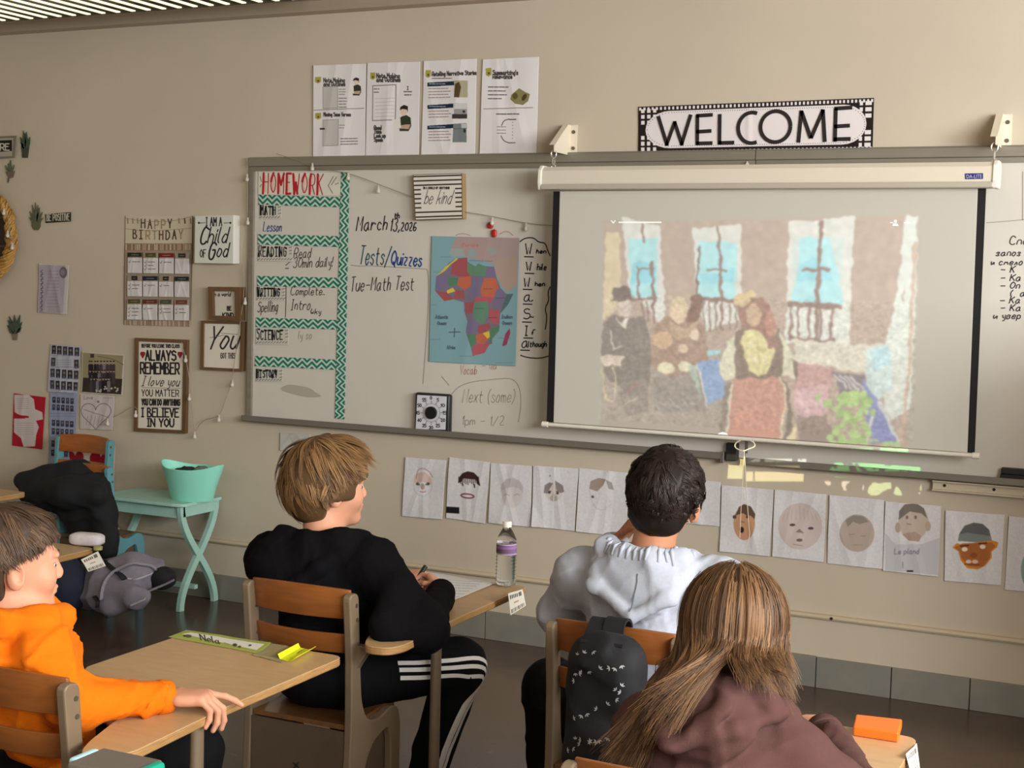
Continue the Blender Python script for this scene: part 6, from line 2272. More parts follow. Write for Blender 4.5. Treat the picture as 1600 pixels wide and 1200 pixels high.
def soft(name, f, h, mat, parent=None, col=None, smooth_it=1):
    V, Fq = nets(f, h)
    # keep the biggest connected skin only is not needed: shapes are unions of touching volumes
    mb = MB()
    mb.add(V, Fq, col=col(V) if col is not None else None)
    v = np.concatenate(mb.v)
    if parent is not None:
        o0 = ORG[parent.name]
    else:
        o0 = np.array([(v[:, 0].min() + v[:, 0].max()) / 2, (v[:, 1].min() + v[:, 1].max()) / 2, v[:, 2].min()])
    me = bpy.data.meshes.new(name)
    me.vertices.add(len(v))
    me.vertices.foreach_set('co', (v - o0).ravel())
    nf = len(Fq)
    me.loops.add(nf * 4)
    me.loops.foreach_set('vertex_index', Fq.ravel())
    me.polygons.add(nf)
    me.polygons.foreach_set('loop_start', np.arange(nf) * 4)
    me.polygons.foreach_set('use_smooth', np.ones(nf, bool))
    me.update(calc_edges=True)
    me.validate()
    mats = mat if isinstance(mat, (list, tuple)) else [mat]
    for m in mats:
        me.materials.append(m)
    if mb.hascol:
        at = me.color_attributes.new('Col', 'FLOAT_COLOR', 'POINT')
        c = np.ones((len(v), 4), np.float32)
        c[:, :3] = np.concatenate(mb.c)
        at.data.foreach_set('color', c.ravel())
    o = bpy.data.objects.new(name, me)
    COL.objects.link(o)
    if parent is not None:
        o.parent = parent
        ORG[o.name] = ORG[parent.name]
    else:
        o.location = o0
        ORG[o.name] = o0
    return o


def snap(f, P, off=.001, it=6):
    """move points onto the surface of f"""
    P = np.array(P, float)
    e = 1e-3
    for _ in range(it):
        d = f(P)
        g = np.stack([f(P + np.eye(3)[i] * e) - f(P - np.eye(3)[i] * e) for i in range(3)], 1) / (2 * e)
        g /= np.linalg.norm(g, axis=1)[:, None] + 1e-9
        P = P - g * (d - off)[:, None] * .9
    return P, g


def unit(v):
    v = np.asarray(v, float)
    return v / np.linalg.norm(v)


SKIN = M('skin_fair', (206, 148, 118), .5, sss=.12, var=.05, vscale=25, spec=.35)
SKIN2 = M('skin_tan', (178, 122, 90), .5, sss=.12, var=.05, vscale=25, spec=.35)


class Head:
    """frame of a head: c = skull centre, f forward, u up, r its right"""

    def __init__(s, c, f, u=(0, 0, 1), sc=1.0):
        s.c = np.asarray(c, float)
        s.f = unit(f)
        s.r = unit(np.cross(s.f, u))
        s.u = np.cross(s.r, s.f)
        s.A = np.stack([s.r, s.f, s.u])
        s.sc = sc

    def p(s, r, f, u):
        return s.c + s.sc * (r * s.r + f * s.f + u * s.u)

    def build(s, S):
        k = s.sc
        A = s.A
        S.ell(s.p(0, -.006, .018), np.array([.0745, .094, .088]) * k, A, k=.01)
        S.ell(s.p(0, .034, -.045), np.array([.056, .060, .072]) * k, A, k=.03 * k)
        S.ell(s.p(0, .074, -.098), np.array([.024, .018, .016]) * k, A, k=.03 * k)
        for e in (-1, 1):
            S.ell(s.p(e * .036, .062, -.035), np.array([.026, .024, .028]) * k, A, k=.02 * k)
            S.ell(s.p(e * .028, .084, .014), np.array([.024, .010, .009]) * k, A, k=.014 * k)
            S.ell(s.p(e * .031, .096, -.008), np.array([.017, .012, .012]) * k, A, k=.010 * k, sub=True)
            S.ell(s.p(e * .031, .0820, .0005), np.array([.0155, .0085, .0058]) * k, A, k=.004 * k)
            S.ell(s.p(e * .031, .0815, -.0165), np.array([.0145, .0075, .0048]) * k, A, k=.004 * k)
            S.ell(s.p(e * .011, .098, -.037), np.array([.008, .009, .007]) * k, A, k=.006 * k)
        S.cap(s.p(0, .090, .004), s.p(0, .1035, -.031), .0072 * k, .0102 * k, k=.012 * k)
        S.ell(s.p(0, .092, -.061), np.array([.022, .010, .0055]) * k, A, k=.006 * k)
        S.ell(s.p(0, .090, -.071), np.array([.019, .010, .0065]) * k, A, k=.006 * k)
        for e in (-1, 1):
            er = s.r * .28 * e + s.f * -.15
            F2 = unit(np.cross(s.u, unit(s.r * e - s.f * .45)))
            N2 = unit(s.r * e - s.f * .45)
            B = np.stack([N2, F2, np.cross(N2, F2)])
            S.ell(s.p(e * .080, -.008, -.018), np.array([.0085, .019, .031]) * k, B, k=.006 * k)
            S.ell(s.p(e * .088, -.003, -.014), np.array([.006, .010, .017]) * k, B, k=.005 * k, sub=True)
        return S

    def eyes(s, par):
        WHT = M('eye_white', (196, 182, 172), .3)
        IR = M('eye_iris', (62, 44, 34), .2)
        for e in (-1, 1):
            mb = MB()
            c = s.p(e * .031, .0765, -.007)
            bm = bmesh.new()
            bmesh.ops.create_uvsphere(bm, u_segments=14, v_segments=10, radius=.0110 * s.sc)
            v = np.array([x.co[:] for x in bm.verts])
            ff = [[q.index for q in p_.verts] for p_ in bm.faces]
            bm.free()
            mb.add(v + c, ff)
            ey = mb.build('eye', WHT, par, smooth='all')
            g = c + s.f * .0098 * s.sc
            a = np.linspace(0, 6.283, 12, endpoint=False)
            mi = MB().prism([g + s.sc * .0066 * (math.cos(t) * s.r + math.sin(t) * s.u) for t in a], s.f * .0016 * s.sc)
            mi.build('iris', IR, par)
        return s


def finger(S, base, d, bend_axis, lens, rs, bends):
    """chain of three bones from the knuckle; bends in radians about bend_axis"""
    p = np.asarray(base, float)
    d = unit(d)
    for i, (L, b) in enumerate(zip(lens, bends)):
        c, s_ = math.cos(b), math.sin(b)
        ax = bend_axis
        d = d * c + np.cross(ax, d) * s_ + ax * (ax @ d) * (1 - c)
        q = p + d * L
        S.cap(p, q, rs[i], rs[i + 1], k=.0035)
        p = q
    return p


def hand(S, w, d, n, bends, thumb, k=.86, left=False, splay=.10):
    """w wrist, d towards the knuckles, n out of the back of the hand; bends per finger (index..little); thumb=(dir in d,side,-n) and bends"""
    d = unit(d)
    n = unit(n - d * (np.asarray(n) @ d))
    s = np.cross(n, d) * (-1 if left else 1)      # towards the thumb side
    w = np.asarray(w, float)
    S.ell(w + d * .045 * k, np.array([.052, .036, .0155]) * k, np.stack([d, s, n]), k=.012)
    S.box(w + d * .052 * k - n * .001, np.array([.036, .034, .012]) * k, np.stack([d, s, n]), rd=.010 * k, k=.010)
    ax = -np.cross(d, n)
    ax = unit(np.cross(n, d))
    # bending closes the fingers towards the palm (-n)
    tst = np.cross(ax, d)
    if tst @ n > 0:
        ax = -ax
    for i, (off, fl, L, r0) in enumerate(((.026, .084, (.040, .025, .020), .0088), (.0085, .088, (.044, .028, .021), .0090), (-.0095, .084, (.041, .026, .020), .0086), (-.026, .076, (.032, .020, .018), .0076))):
        b = w + k * (d * fl + s * off)
        dd = unit(d + s * splay * (1.2, .3, -.5, -1.3)[i])
        finger(S, b, dd, ax, [x * k for x in L], [r0 * k, r0 * .92 * k, r0 * .86 * k, r0 * .74 * k], bends[i])
        S.ell(b, np.array([.010, .010, .010]) * k, None, k=.008)
    td, tb = thumb
    base = w + k * (d * .022 + s * .026)
    S.cap(w + k * d * .012, base + k * s * .004, .014 * k, .0125 * k, k=.012)
    t0 = unit(d * td[0] + s * td[1] - n * td[2])
    q = base + t0 * .036 * k
    S.cap(base, q, .0125 * k, .0105 * k, k=.008)
    t1 = unit(t0 + d * tb[0] - s * tb[1] - n * tb[2])
    q2 = q + t1 * .026 * k
    S.cap(q, q2, .0102 * k, .0096 * k, k=.004)
    t2 = unit(t1 + (d * tb[0] - s * tb[1] - n * tb[2]) * .6)
    S.cap(q2, q2 + t2 * .022 * k, .0096 * k, .0078 * k, k=.004)
    return S


def ribbon_hair(name, paths, parent, cols, width, mat, norms=None, thick=False):
    """locks of hair: many tapered ribbons, joined because they are past counting"""
    n, k, _ = paths.shape
    T = np.gradient(paths, axis=1)
    T /= np.linalg.norm(T, axis=2)[..., None] + 1e-9
    if norms is None:
        norms = np.tile(np.array([0, -1.0, .3]), (n, k, 1))
    Wd = np.cross(T, norms)
    Wd /= np.linalg.norm(Wd, axis=2)[..., None] + 1e-9
    t = np.linspace(0, 1, k)
    taper = (.55 + .45 * np.sin(np.pi * np.minimum(t * 1.3 + .12, 1))) * (1 - .75 * np.clip((t - .55) / .45, 0, 1) ** 1.6)
    w = width[:, None] * taper[None]
    a, b = paths + Wd * w[..., None] / 2, paths - Wd * w[..., None] / 2
    m = paths + norms / (np.linalg.norm(norms, axis=2)[..., None] + 1e-9) * (w * .28)[..., None]
    V = np.stack([a, m, b], 2).reshape(-1, 3)
    base = (np.arange(n) * k * 3)[:, None, None]
    i = np.arange(k - 1)[None, :, None] * 3
    f1 = np.concatenate([base + i + np.array([0, 1, 4, 3]), base + i + np.array([1, 2, 5, 4])], 1).reshape(-1, 4)
    C = np.repeat(np.repeat(cols[:, None], k, 1)[:, :, None], 3, 2).reshape(-1, 3)
    return V, f1, C


def clump(paths, norms, m, R, seed, tip=.30, lenvar=.25):
    """every guide lock becomes m fine strands that draw together at the tip"""
    r = np.random.default_rng(seed)
    n, k, _ = paths.shape
    T = np.gradient(paths, axis=1)
    T /= np.linalg.norm(T, axis=2)[..., None] + 1e-9
    B = np.cross(T, norms)
    B /= np.linalg.norm(B, axis=2)[..., None] + 1e-9
    t = np.linspace(0, 1, k)
    prof = (1 - (1 - tip) * t ** .8)[None, None, :, None]
    a = r.normal(size=(n, m, 1, 1)) * R * .6
    b = np.abs(r.normal(size=(n, m, 1, 1))) * R * .28
    c = paths[:, None] + B[:, None] * (a * prof) + norms[:, None] * (b * prof)
    wob = .10 * R * np.sin(t[None, None, :, None] * r.uniform(4, 10, (n, m, 1, 1)) + r.uniform(0, 6.28, (n, m, 1, 1)))
    c = c + B[:, None] * wob
    L = 1 - lenvar * r.uniform(size=(n, m))
    x = np.arange(k)
    s = L[..., None] * x[None, None]
    i0 = np.minimum(s.astype(int), k - 2)
    fr = (s - i0)[..., None]
    c0 = np.take_along_axis(c, i0[..., None], 2)
    c1 = np.take_along_axis(c, (i0 + 1)[..., None], 2)
    c = c0 * (1 - fr) + c1 * fr
    nn = np.repeat(norms[:, None], m, 1)
    return c.reshape(-1, k, 3), nn.reshape(-1, k, 3)


def hairmesh(name, parent, cap, VFC, mat, capcol):
    """scalp cap plus locks in one mesh"""
    V, F_, C = VFC
    cv, cf = cap
    mb = MB()
    mb.add(cv, cf, col=np.tile(lin(capcol), (len(cv), 1)))
    mb.add(V, F_, col=C)
    v = np.concatenate(mb.v)
    o0 = ORG[parent.name]
    me = bpy.data.meshes.new(name)
    me.vertices.add(len(v))
    me.vertices.foreach_set('co', (v - o0).ravel())
    Fq = np.asarray(mb.f)
    nf = len(Fq)
    me.loops.add(nf * 4)
    me.loops.foreach_set('vertex_index', Fq.ravel())
    me.polygons.add(nf)
    me.polygons.foreach_set('loop_start', np.arange(nf) * 4)
    me.polygons.foreach_set('use_smooth', np.ones(nf, bool))
    me.update(calc_edges=True)
    me.validate()
    me.materials.append(mat)
    at = me.color_attributes.new('Col', 'FLOAT_COLOR', 'POINT')
    c = np.ones((len(v), 4), np.float32)
    c[:, :3] = np.concatenate(mb.c)
    at.data.foreach_set('color', c.ravel())
    o = bpy.data.objects.new(name, me)
    COL.objects.link(o)
    o.parent = parent
    ORG[o.name] = o0
    return o


HAIRM = M('hair', attr='Col', rough=.48, spec=.25)


def short_hair(H, parent, n, cols, length, seed, lift=1.0, mess=.3, swirl=0.0, front=.0, nape=-.085, side=-.045, fringe=None, w0=.0030, thickcap=.010, sidelen=1.0, m=18, R=.010, keep=None, crown=(.04, -.42, .9), grav=.10):
    """cap of hair with locks combed from a crown point down over the skull"""
    r = np.random.default_rng(seed)
    sc = H.sc
    L = []
    e = np.array([.0745, .094, .088]) * sc
    c0 = H.p(0, -.006, .018)
    S = Sdf(.02)
    S.ell(c0 + H.u * .004, e + thickcap * sc, H.A)
    S.ell(H.p(0, -.040, -.030), np.array([.062, .056, .060]) * sc + thickcap * .7, H.A, k=.03)
    # cut the face and the neck free
    S.box(H.p(0, .120, -.075), np.array([.11, .070, .095]) * sc, H.A, rd=.02, k=.02, sub=True)
    S.box(H.p(0, .0, nape - .10), np.array([.2, .2, .10]) * sc, H.A, rd=.01, k=.015, sub=True)
    for s_ in (-1, 1):
        S.box(H.p(s_ * .09, .028, side - .06), np.array([.035, .055, .06]) * sc, H.A, rd=.015, k=.015, sub=True)
    S.disp = folds(.0035, 60, seed)
    cap = nets(S, .0055)
    crown = unit(np.array(crown))
    paths = []
    norms = []
    K = 7
    cnt = 0
    while cnt < n:
        q = unit(r.normal(size=3))
        if q[2] < -.72:
            continue
        if q[1] > .45 and q[2] < .42:
            continue
        if q[1] > -.1 and q[2] < -.20 and abs(q[0]) > .4:
            continue
        if keep is not None and not keep(q):
            continue
        P0 = q * e
        if P0[2] / sc < nape - .012:
            continue
        cnt += 1
        away = q - crown * (q @ crown)
        away = unit(away + 1e-6)
        tw = np.cross(q, away)
        d = unit(away + swirl * tw + mess * r.normal(size=3) + (np.array([front, 0, 0]) if q[1] > .1 else 0))
        ln = length * r.uniform(.7, 1.25) * sc * (1.25 if q[2] > .2 else sidelen)
        pos = q * (e + .001)
        pts = [pos]
        for i in range(K - 1):
            nrm = unit(pos / (e ** 2))
            d = d - nrm * (d @ nrm) * .85 + nrm * lift * (.25 - .09 * i) * .6
            d = unit(d + np.array([0, 0, -grav * i]) * .5 + .07 * r.normal(size=3))
            if fringe is not None and q[1] > .35:
                d = unit(d + np.asarray(fringe) * .25)
            pos = pos + d * ln / (K - 1)
            lm = np.linalg.norm(pos / (e + thickcap * sc * (.9 + .25 * r.uniform())))
            if lm < 1:
                pos = pos / lm
            pts.append(pos)
        pts = np.array(pts)
        nn = pts / (e ** 2)
        nn /= np.linalg.norm(nn, axis=1)[:, None]
        paths.append(pts @ H.A + c0)
        norms.append(nn @ H.A)
    paths, norms = np.array(paths), np.array(norms)
    pal = lin(np.array(cols))
    base = pal[r.choice(len(cols), n)]
    paths, norms = clump(paths, norms, m, R * sc, seed + 1)
    N_ = len(paths)
    C = (np.repeat(base, m, 0) * .6 + pal[r.choice(len(cols), N_)] * .4) * r.uniform(.82, 1.2, size=(N_, 1))
    V = ribbon_hair('hair', paths, parent, C, w0 * r.uniform(.6, 1.3, N_) * sc, HAIRM, norms)
    return hairmesh('hair', parent, cap, V, HAIRM, np.mean(np.array(cols), 0) * .8)


def polar_hair(H, par, n, cols, seed, table, thick, seglen, m=18, R=.011, w0=.0030, axis=(0, -.18, 1), swirl=.0, lift=.03, flick=None, nape=-.09, side=-.03, capk=.7, jit=.05, drop=.0, fcut=0.0):
    """locks that run from a crown down over the skull to a hair line given per direction (0 back, 90 sides, 180 front)"""
    r = np.random.default_rng(seed)
    sc = H.sc
    e = np.array([.0745, .094, .088])
    S = Sdf(.02)
    c0 = H.p(0, -.006, .018)
    S.ell(c0 + H.u * .003, (e + thick * capk) * sc, H.A)
    S.ell(H.p(0, -.040, -.030), (np.array([.060, .054, .060]) + thick * capk * .6) * sc, H.A, k=.03)
    S.box(H.p(0, .125, -.085 + fcut), np.array([.11, .070, .095]) * sc, H.A, rd=.02, k=.02, sub=True)
    S.box(H.p(0, .0, nape - .10), np.array([.2, .2, .10]) * sc, H.A, rd=.01, k=.015, sub=True)
    for s_ in (-1, 1):
        S.box(H.p(s_ * .09, .035, side - .06), np.array([.035, .062, .06]) * sc, H.A, rd=.015, k=.015, sub=True)
    S.disp = folds(.002, 60, seed)
    cap = nets(S, .0055)
    ax = unit(axis)
    bk = unit(np.array([0, -1.0, 0]) - ax * (-ax[1]))
    rt = np.array([1.0, 0, 0])
    K = 9
    n_ = n
    az0 = r.uniform(-180, 180, n_)
    end = np.interp(np.abs(az0), [q[0] for q in table], [q[1] for q in table]) + r.normal(size=n_) * 4
    th0 = np.where(r.uniform(size=n_) < .25, r.uniform(1, 12, n_), r.uniform(1, 4, n_) + (end - 8) * np.sqrt(r.uniform(size=n_)))
    L = seglen * r.uniform(.75, 1.25, n_)
    th1 = np.minimum(th0 + L, end + r.uniform(-3, 5, n_))
    th1 = np.maximum(th1, th0 + 10)
    lay = r.uniform(.15, 1.0, n_) * np.clip(1.15 - .25 * th0 / 100, .5, 1.2)
    t = np.linspace(0, 1, K)[None]
    th = np.radians(th0[:, None] + (th1 - th0)[:, None] * t)
    az = np.radians(az0)[:, None] + swirl * (th - np.radians(th0)[:, None]) + jit * r.normal(size=(n_, 1)) * t * 2
    d = ax * np.cos(th)[..., None] + (bk * np.cos(az)[..., None] + rt * np.sin(az)[..., None]) * np.sin(th)[..., None]
    ee = e + (thick * lay)[:, None, None] * (.35 + .65 * np.minimum(t * 1.6, 1))[..., None] * np.ones(3)
    rad = 1 / np.linalg.norm(d / ee, axis=2)
    rad = rad * (1 + lift * (t ** 2) * r.uniform(.2, 1, (n_, 1)))
    P = d * rad[..., None]
    P[..., 2] -= drop * t ** 2
    if flick is not None:
        a1, a2, vec = flick
        wgt = np.exp(-((np.degrees(np.abs(az[:, :1])) - a1) / a2) ** 2) * (np.degrees(az[:, :1]) * flick[2][0] > 0)
        P = P + (wgt * t ** 2.2 * r.uniform(.3, 1.2, (n_, 1)))[..., None] * np.array(vec[1])
    nn = P / e ** 2
    nn /= np.linalg.norm(nn, axis=2)[..., None]
    P = (P * sc) @ H.A + c0
    nn = nn @ H.A
    pal = lin(np.array(cols))
    base = pal[r.choice(len(cols), n_)]
    P, nn = clump(P, nn, m, R * sc, seed + 1)
    N_ = len(P)
    C = (np.repeat(base, m, 0) * .6 + pal[r.choice(len(cols), N_)] * .4) * r.uniform(.82, 1.2, size=(N_, 1))
    V = ribbon_hair('hair', P, par, C, w0 * r.uniform(.6, 1.3, N_) * sc, HAIRM, nn)
    return hairmesh('hair', par, cap, V, HAIRM, np.mean(np.array(cols), 0) * .75)


def surface_strip(name, f, path, w, side, mat, parent, off=.0022, sub=14):
    """band of cloth laid along a path on the surface of f"""
    P = chaikin(path, 2)
    d = np.r_[0, np.cumsum(np.linalg.norm(np.diff(P, axis=0), axis=1))]
    s = np.linspace(0, d[-1], sub)
    P = np.stack([np.interp(s, d, P[:, i]) for i in range(3)], 1)
    Q0, g = snap(f, P, off)
    T = np.gradient(Q0, axis=0)
    B = np.cross(g, T)
    B /= np.linalg.norm(B, axis=1)[:, None] + 1e-9
    a, _ = snap(f, Q0 + B * w / 2, off, 3)
    b, _ = snap(f, Q0 - B * w / 2, off, 3)
    k = len(P)
    mb = MB().add(np.concatenate([a, b]), [(i, i + 1, k + i + 1, k + i) for i in range(k - 1)])
    return mb.build(name, mat, parent, smooth='all')
# ---------------------------------------------------------------- the four pupils
V3 = lambda *a: np.array(a, float)


def frame(pel, neck, shR, shL):
    up = unit(neck - pel)
    lat = unit((shR - shL) - up * ((shR - shL) @ up))
    fw = np.cross(up, lat)
    return lat, fw, up, np.stack([lat, fw, up])


def hood(S, n, lat, fw, up, kind):
    """hood lying on the back: collar roll round the neck and a pouch behind"""
    P = lambda r, f, u: n + lat * r + fw * f + up * u
    if kind == 'wide':          # blond boy: slumped wide pouch, lower on his left
        ring = [P(.085, .05, -.02), P(.105, -.02, .0), P(.085, -.075, .0), P(0, -.10, -.01), P(-.09, -.075, .0), P(-.125, -.01, -.01), P(-.10, .06, -.03)]
        S.chain(ring, [.03, .036, .04, .042, .042, .040, .03], k=.03)
        S.ell(P(-.06, -.105, -.085), V3(.135, .052, .085), np.stack([lat, fw, up]), k=.035)
        S.ell(P(-.11, -.10, -.06), V3(.085, .06, .085), np.stack([lat, fw, up]), k=.03)
        S.chain([P(.11, -.055, -.01), P(.05, -.135, -.07), P(-.03, -.15, -.125), P(-.12, -.12, -.13)], [.024, .026, .026, .03], k=.018)
    elif kind == 'gather':      # grey hoodie: gathered collar and pouch ending in a point
        ring = [P(.07, .06, .0), P(.105, .0, .012), P(.10, -.065, .016), P(.04, -.10, .012), P(-.04, -.10, .012), P(-.10, -.065, .016), P(-.115, .0, .012), P(-.08, .06, .0)]
        S.chain(ring, .030, k=.02)
        S.ell(P(0, -.105, -.05), V3(.125, .045, .07), np.stack([lat, fw, up]), k=.03)
        S.ell(P(.015, -.115, -.095), V3(.075, .040, .06), np.stack([lat, fw, up]), k=.03)
        S.chain([P(-.125, -.05, -.005), P(-.085, -.13, -.075), P(.015, -.160, -.135)], [.024, .026, .024], k=.009)
        S.chain([P(.125, -.05, -.005), P(.10, -.125, -.075), P(.025, -.160, -.135)], [.024, .026, .024], k=.009)
    elif kind == 'crumple':     # girl: crumpled hood under the hair
        ring = [P(.09, .05, -.01), P(.115, -.02, .0), P(.09, -.085, .0), P(0, -.11, -.005), P(-.09, -.085, .0), P(-.115, -.02, .0), P(-.09, .05, -.01)]
        S.chain(ring, .034, k=.02)
        S.ell(P(.0, -.115, -.07), V3(.115, .05, .085), np.stack([lat, fw, up]), k=.025)
        S.chain([P(-.09, -.10, .0), P(-.08, -.15, -.06), P(-.05, -.165, -.12)], [.024, .024, .02], k=.012)
        S.chain([P(.13, -.06, -.01), P(.07, -.14, -.08), P(-.03, -.165, -.14)], [.022, .024, .022], k=.012)
        S.chain([P(.03, -.13, .01), P(.045, -.165, -.05), P(.0, -.17, -.11)], [.018, .02, .014], k=.01)
    else:                       # orange boy: rounded hood drawn up at the neck
        ring = [P(.06, .080, -.015), P(.105, .015, .006), P(.09, -.06, .022), P(0, -.09, .025), P(-.08, -.06, .022), P(-.09, .02, .006), P(-.05, .07, -.015)]
        S.chain(ring, .039, k=.02)
        S.ell(P(.01, -.10, -.05), V3(.125, .06, .075), np.stack([lat, fw, up]), k=.03)
        S.chain([P(.115, .02, -.02), P(.09, -.09, -.075), P(-.02, -.14, -.10)], [.026, .03, .028], k=.02)


def hoodie(par, mat, pel, neck, shR, shL, armR, armL, kind, h=.0065, fold=.008, fs=26, seed=1, belly=(.150, .120, .15), wr=.045, up_r=.064, name='hoodie', extra=None, hemz=None):
    lat, fw, up, A = frame(pel, neck, shR, shL)
    S = Sdf(.045)
    ch = pel + (neck - pel) * .66
    S.ell(ch, V3(.158, .112, .17), A)
    S.ell(pel + (neck - pel) * .22 + up * .01, V3(*belly), A, k=.06)
    S.cap(shL - up * .012, shR - up * .012, up_r, up_r, k=.05)
    S.ell(neck - up * .03, V3(.095, .075, .06), A, k=.05)
    for arm in (armR, armL):
        pts = [np.asarray(p_) for p_ in arm]
        rs = [up_r, up_r * .88, wr] if len(pts) == 3 else [up_r, up_r * .95, up_r * .85, wr]
        S.chain(pts, rs, k=.035)
        e, w = pts[-2], pts[-1]
        d = unit(w - e)
        S.cap(w - d * .055, w - d * .02, wr * 1.10, wr * 1.12, k=.012)     # bunched cloth before the cuff
    if hemz is not None:
        S.box(V3(pel[0], pel[1], hemz - .2), V3(.5, .5, .2), None, rd=.005, k=.012, sub=True)
    hood(S, neck, lat, fw, up, kind)
    if extra:
        extra(S, lat, fw, up, neck, pel)
    f1 = folds(fold, fs, seed, sharp=.8)
    f2 = folds(fold * .35, fs * 2.6, seed + 50, sharp=1.2)
    S.disp = lambda P: f1(P) + f2(P)
    o = soft(name, S, h, mat, par)
    for arm in (armR, armL):                    # ribbed cuffs
        e, w = np.asarray(arm[-2]), np.asarray(arm[-1])
        d = unit(w - e)
        MB().tube([w - d * .012, w - d * .004, w + d * .012, w + d * .020, w + d * .021], [wr * .98, wr * 1.0, wr * .96, wr * .90, wr * .70], 22).build('cuff', mat, o, smooth='all')
    return o, S


def trousers(par, mat, pel, knees, ankles, h=.008, seed=3, r=(.098, .078, .060), fold=.006):
    S = Sdf(.05)
    S.ell(pel + V3(0, 0, -.005), V3(.165, .135, .10))
    for s, k_, a in zip((1, -1), knees, ankles):
        hip = pel + V3(.082 * s, .03, -.01)
        S.chain([hip, k_, a], list(r), k=.03)
    S.disp = folds(fold, 24, seed, sharp=.8)
    o = soft('trousers', S, h, mat, par)
    return o, S


def body(par, mat, H, pel, neck, shR, shL, armR, armL, hands, knees, ankles, h=.0042):
    lat, fw, up, A = frame(pel, neck, shR, shL)
    S = Sdf(.03)
    H.build(S)
    S.cap(H.p(0, -.022, -.055), neck - up * .02, .048 * H.sc, .054 * H.sc, k=.03)
    S.ell(pel + (neck - pel) * .66, V3(.128, .085, .15), A, k=.05)
    S.ell(pel + (neck - pel) * .2, V3(.115, .09, .14), A, k=.06)
    S.cap(shL - up * .015, shR - up * .015, .040, .040, k=.04)
    for arm in (armR, armL):
        n_ = len(arm)
        S.chain([np.asarray(p_) for p_ in arm], ([.040, .034, .0235] if n_ == 3 else [.040, .038, .034, .0235]), k=.02)
    for s, k_, a in zip((1, -1), knees, ankles):
        S.chain([pel + V3(.08 * s, .03, -.01), k_, a], [.070, .050, .034], k=.03)
    for hd in hands:
        hd(S)
    return soft('body', S, h, mat, par)


def shoes(par, ankles, dirv, mat):
    for a in ankles:
        S = Sdf(.03)
        d = unit(dirv)
        b = V3(a[0], a[1], 0)
        A = np.stack([d, np.cross(V3(0, 0, 1), d), V3(0, 0, 1)])
        S.ell(b + d * .06 + V3(0, 0, .042), V3(.125, .045, .040), A)
        S.cap(b + V3(0, 0, .05), b + V3(0, 0, .10), .045, .042)
        S.box(b + d * .06 + V3(0, 0, -.05), V3(.3, .3, .052), None, rd=.002, k=.004, sub=True)
        soft('shoe', S, .008, mat, par)


BLKCLOTH = M('black_sweatshirt', (15, 14, 16), .95, bump=.25, bscale=420, spec=.08)
BLKTR = M('black_tracksuit', (13, 13, 15), .85, spec=.15, bump=.15, bscale=300)
WSTR = M('white_stripe', (226, 222, 218), .8)
GREYC = M('grey_fleece', (166, 170, 180), .92, var=.035, vscale=120, bump=.3, bscale=380, spec=.25)
ORNG = M('orange_fleece', (218, 108, 3), .9, var=.04, vscale=60, bump=.25, bscale=380, spec=.25)
MARO = M('maroon_fleece', (80, 53, 49), .92, var=.05, vscale=40, bump=.3, bscale=380, spec=.25)
SHOE = M('dark_shoe', (40, 40, 44), .6)

# --- blond boy in black -----------------------------------------------------------------
pel, neck = V3(-2.205, -2.315, .495), V3(-2.235, -2.275, .868)
shR, shL = V3(-2.070, -2.285, .825), V3(-2.405, -2.305, .808)
armR = [shR, V3(-1.882, -2.315, .662), V3(-2.000, -1.995, .688)]
armL = [shL, V3(-2.44, -2.09, .69), V3(-2.235, -1.865, .688)]
knees = [V3(-1.935, -1.985, .475), V3(-2.33, -1.95, .475)]
ankles = [V3(-2.02, -2.05, .09), V3(-2.32, -2.0, .09)]
P1 = thing('person', 'blond boy seated in a black hooded sweatshirt and striped black track trousers', 'person', V3(-2.2, -2.3, 0))
H1 = Head(V3(-2.255, -2.245, 1.030), V3(.58, .80, .04), (.04, .0, 1), 1.10)
hs = [lambda S: hand(S, armR[-1] + V3(-.006, .012, 0), V3(-.62, .62, .28), V3(.55, .35, .75), [(.5, .9, .6), (.6, 1.0, .7), (.7, 1.0, .7), (.8, 1.0, .7)], ((.6, .5, .6), (.6, .5, .2)), k=.88),
      lambda S: hand(S, armL[-1] + V3(.012, .008, 0), V3(.75, .62, .12), V3(-.1, -.1, 1), [(.5, .8, .5), (.55, .9, .6), (.6, .9, .6), (.7, .9, .6)], ((.7, .5, .5), (.5, .5, .2)), k=.88, left=True)]
b1 = body(P1, SKIN, H1, pel, neck, shR, shL, armR, armL, hs, knees, ankles)
H1.eyes(b1)
hd1, S1 = hoodie(P1, BLKCLOTH, pel, neck, shR, shL, armR, armL, 'wide', fold=.008, seed=4, hemz=.47, up_r=.078, extra=lambda S, *q: S.cap(V3(-1.96, -2.33, .76), V3(-1.945, -2.425, .685), .06, .045, k=.03).cap(V3(-1.945, -2.425, .685), V3(-1.89, -2.33, .665), .045, .06, k=.03))
tr1, T1 = trousers(P1, BLKTR, pel, knees, ankles, seed=5)
shoes(P1, ankles, V3(.1, 1, 0), SHOE)
hipR = pel + V3(.082, .03, -.01)
lt = unit(np.cross(knees[0] - hipR, V3(0, 0, 1)))
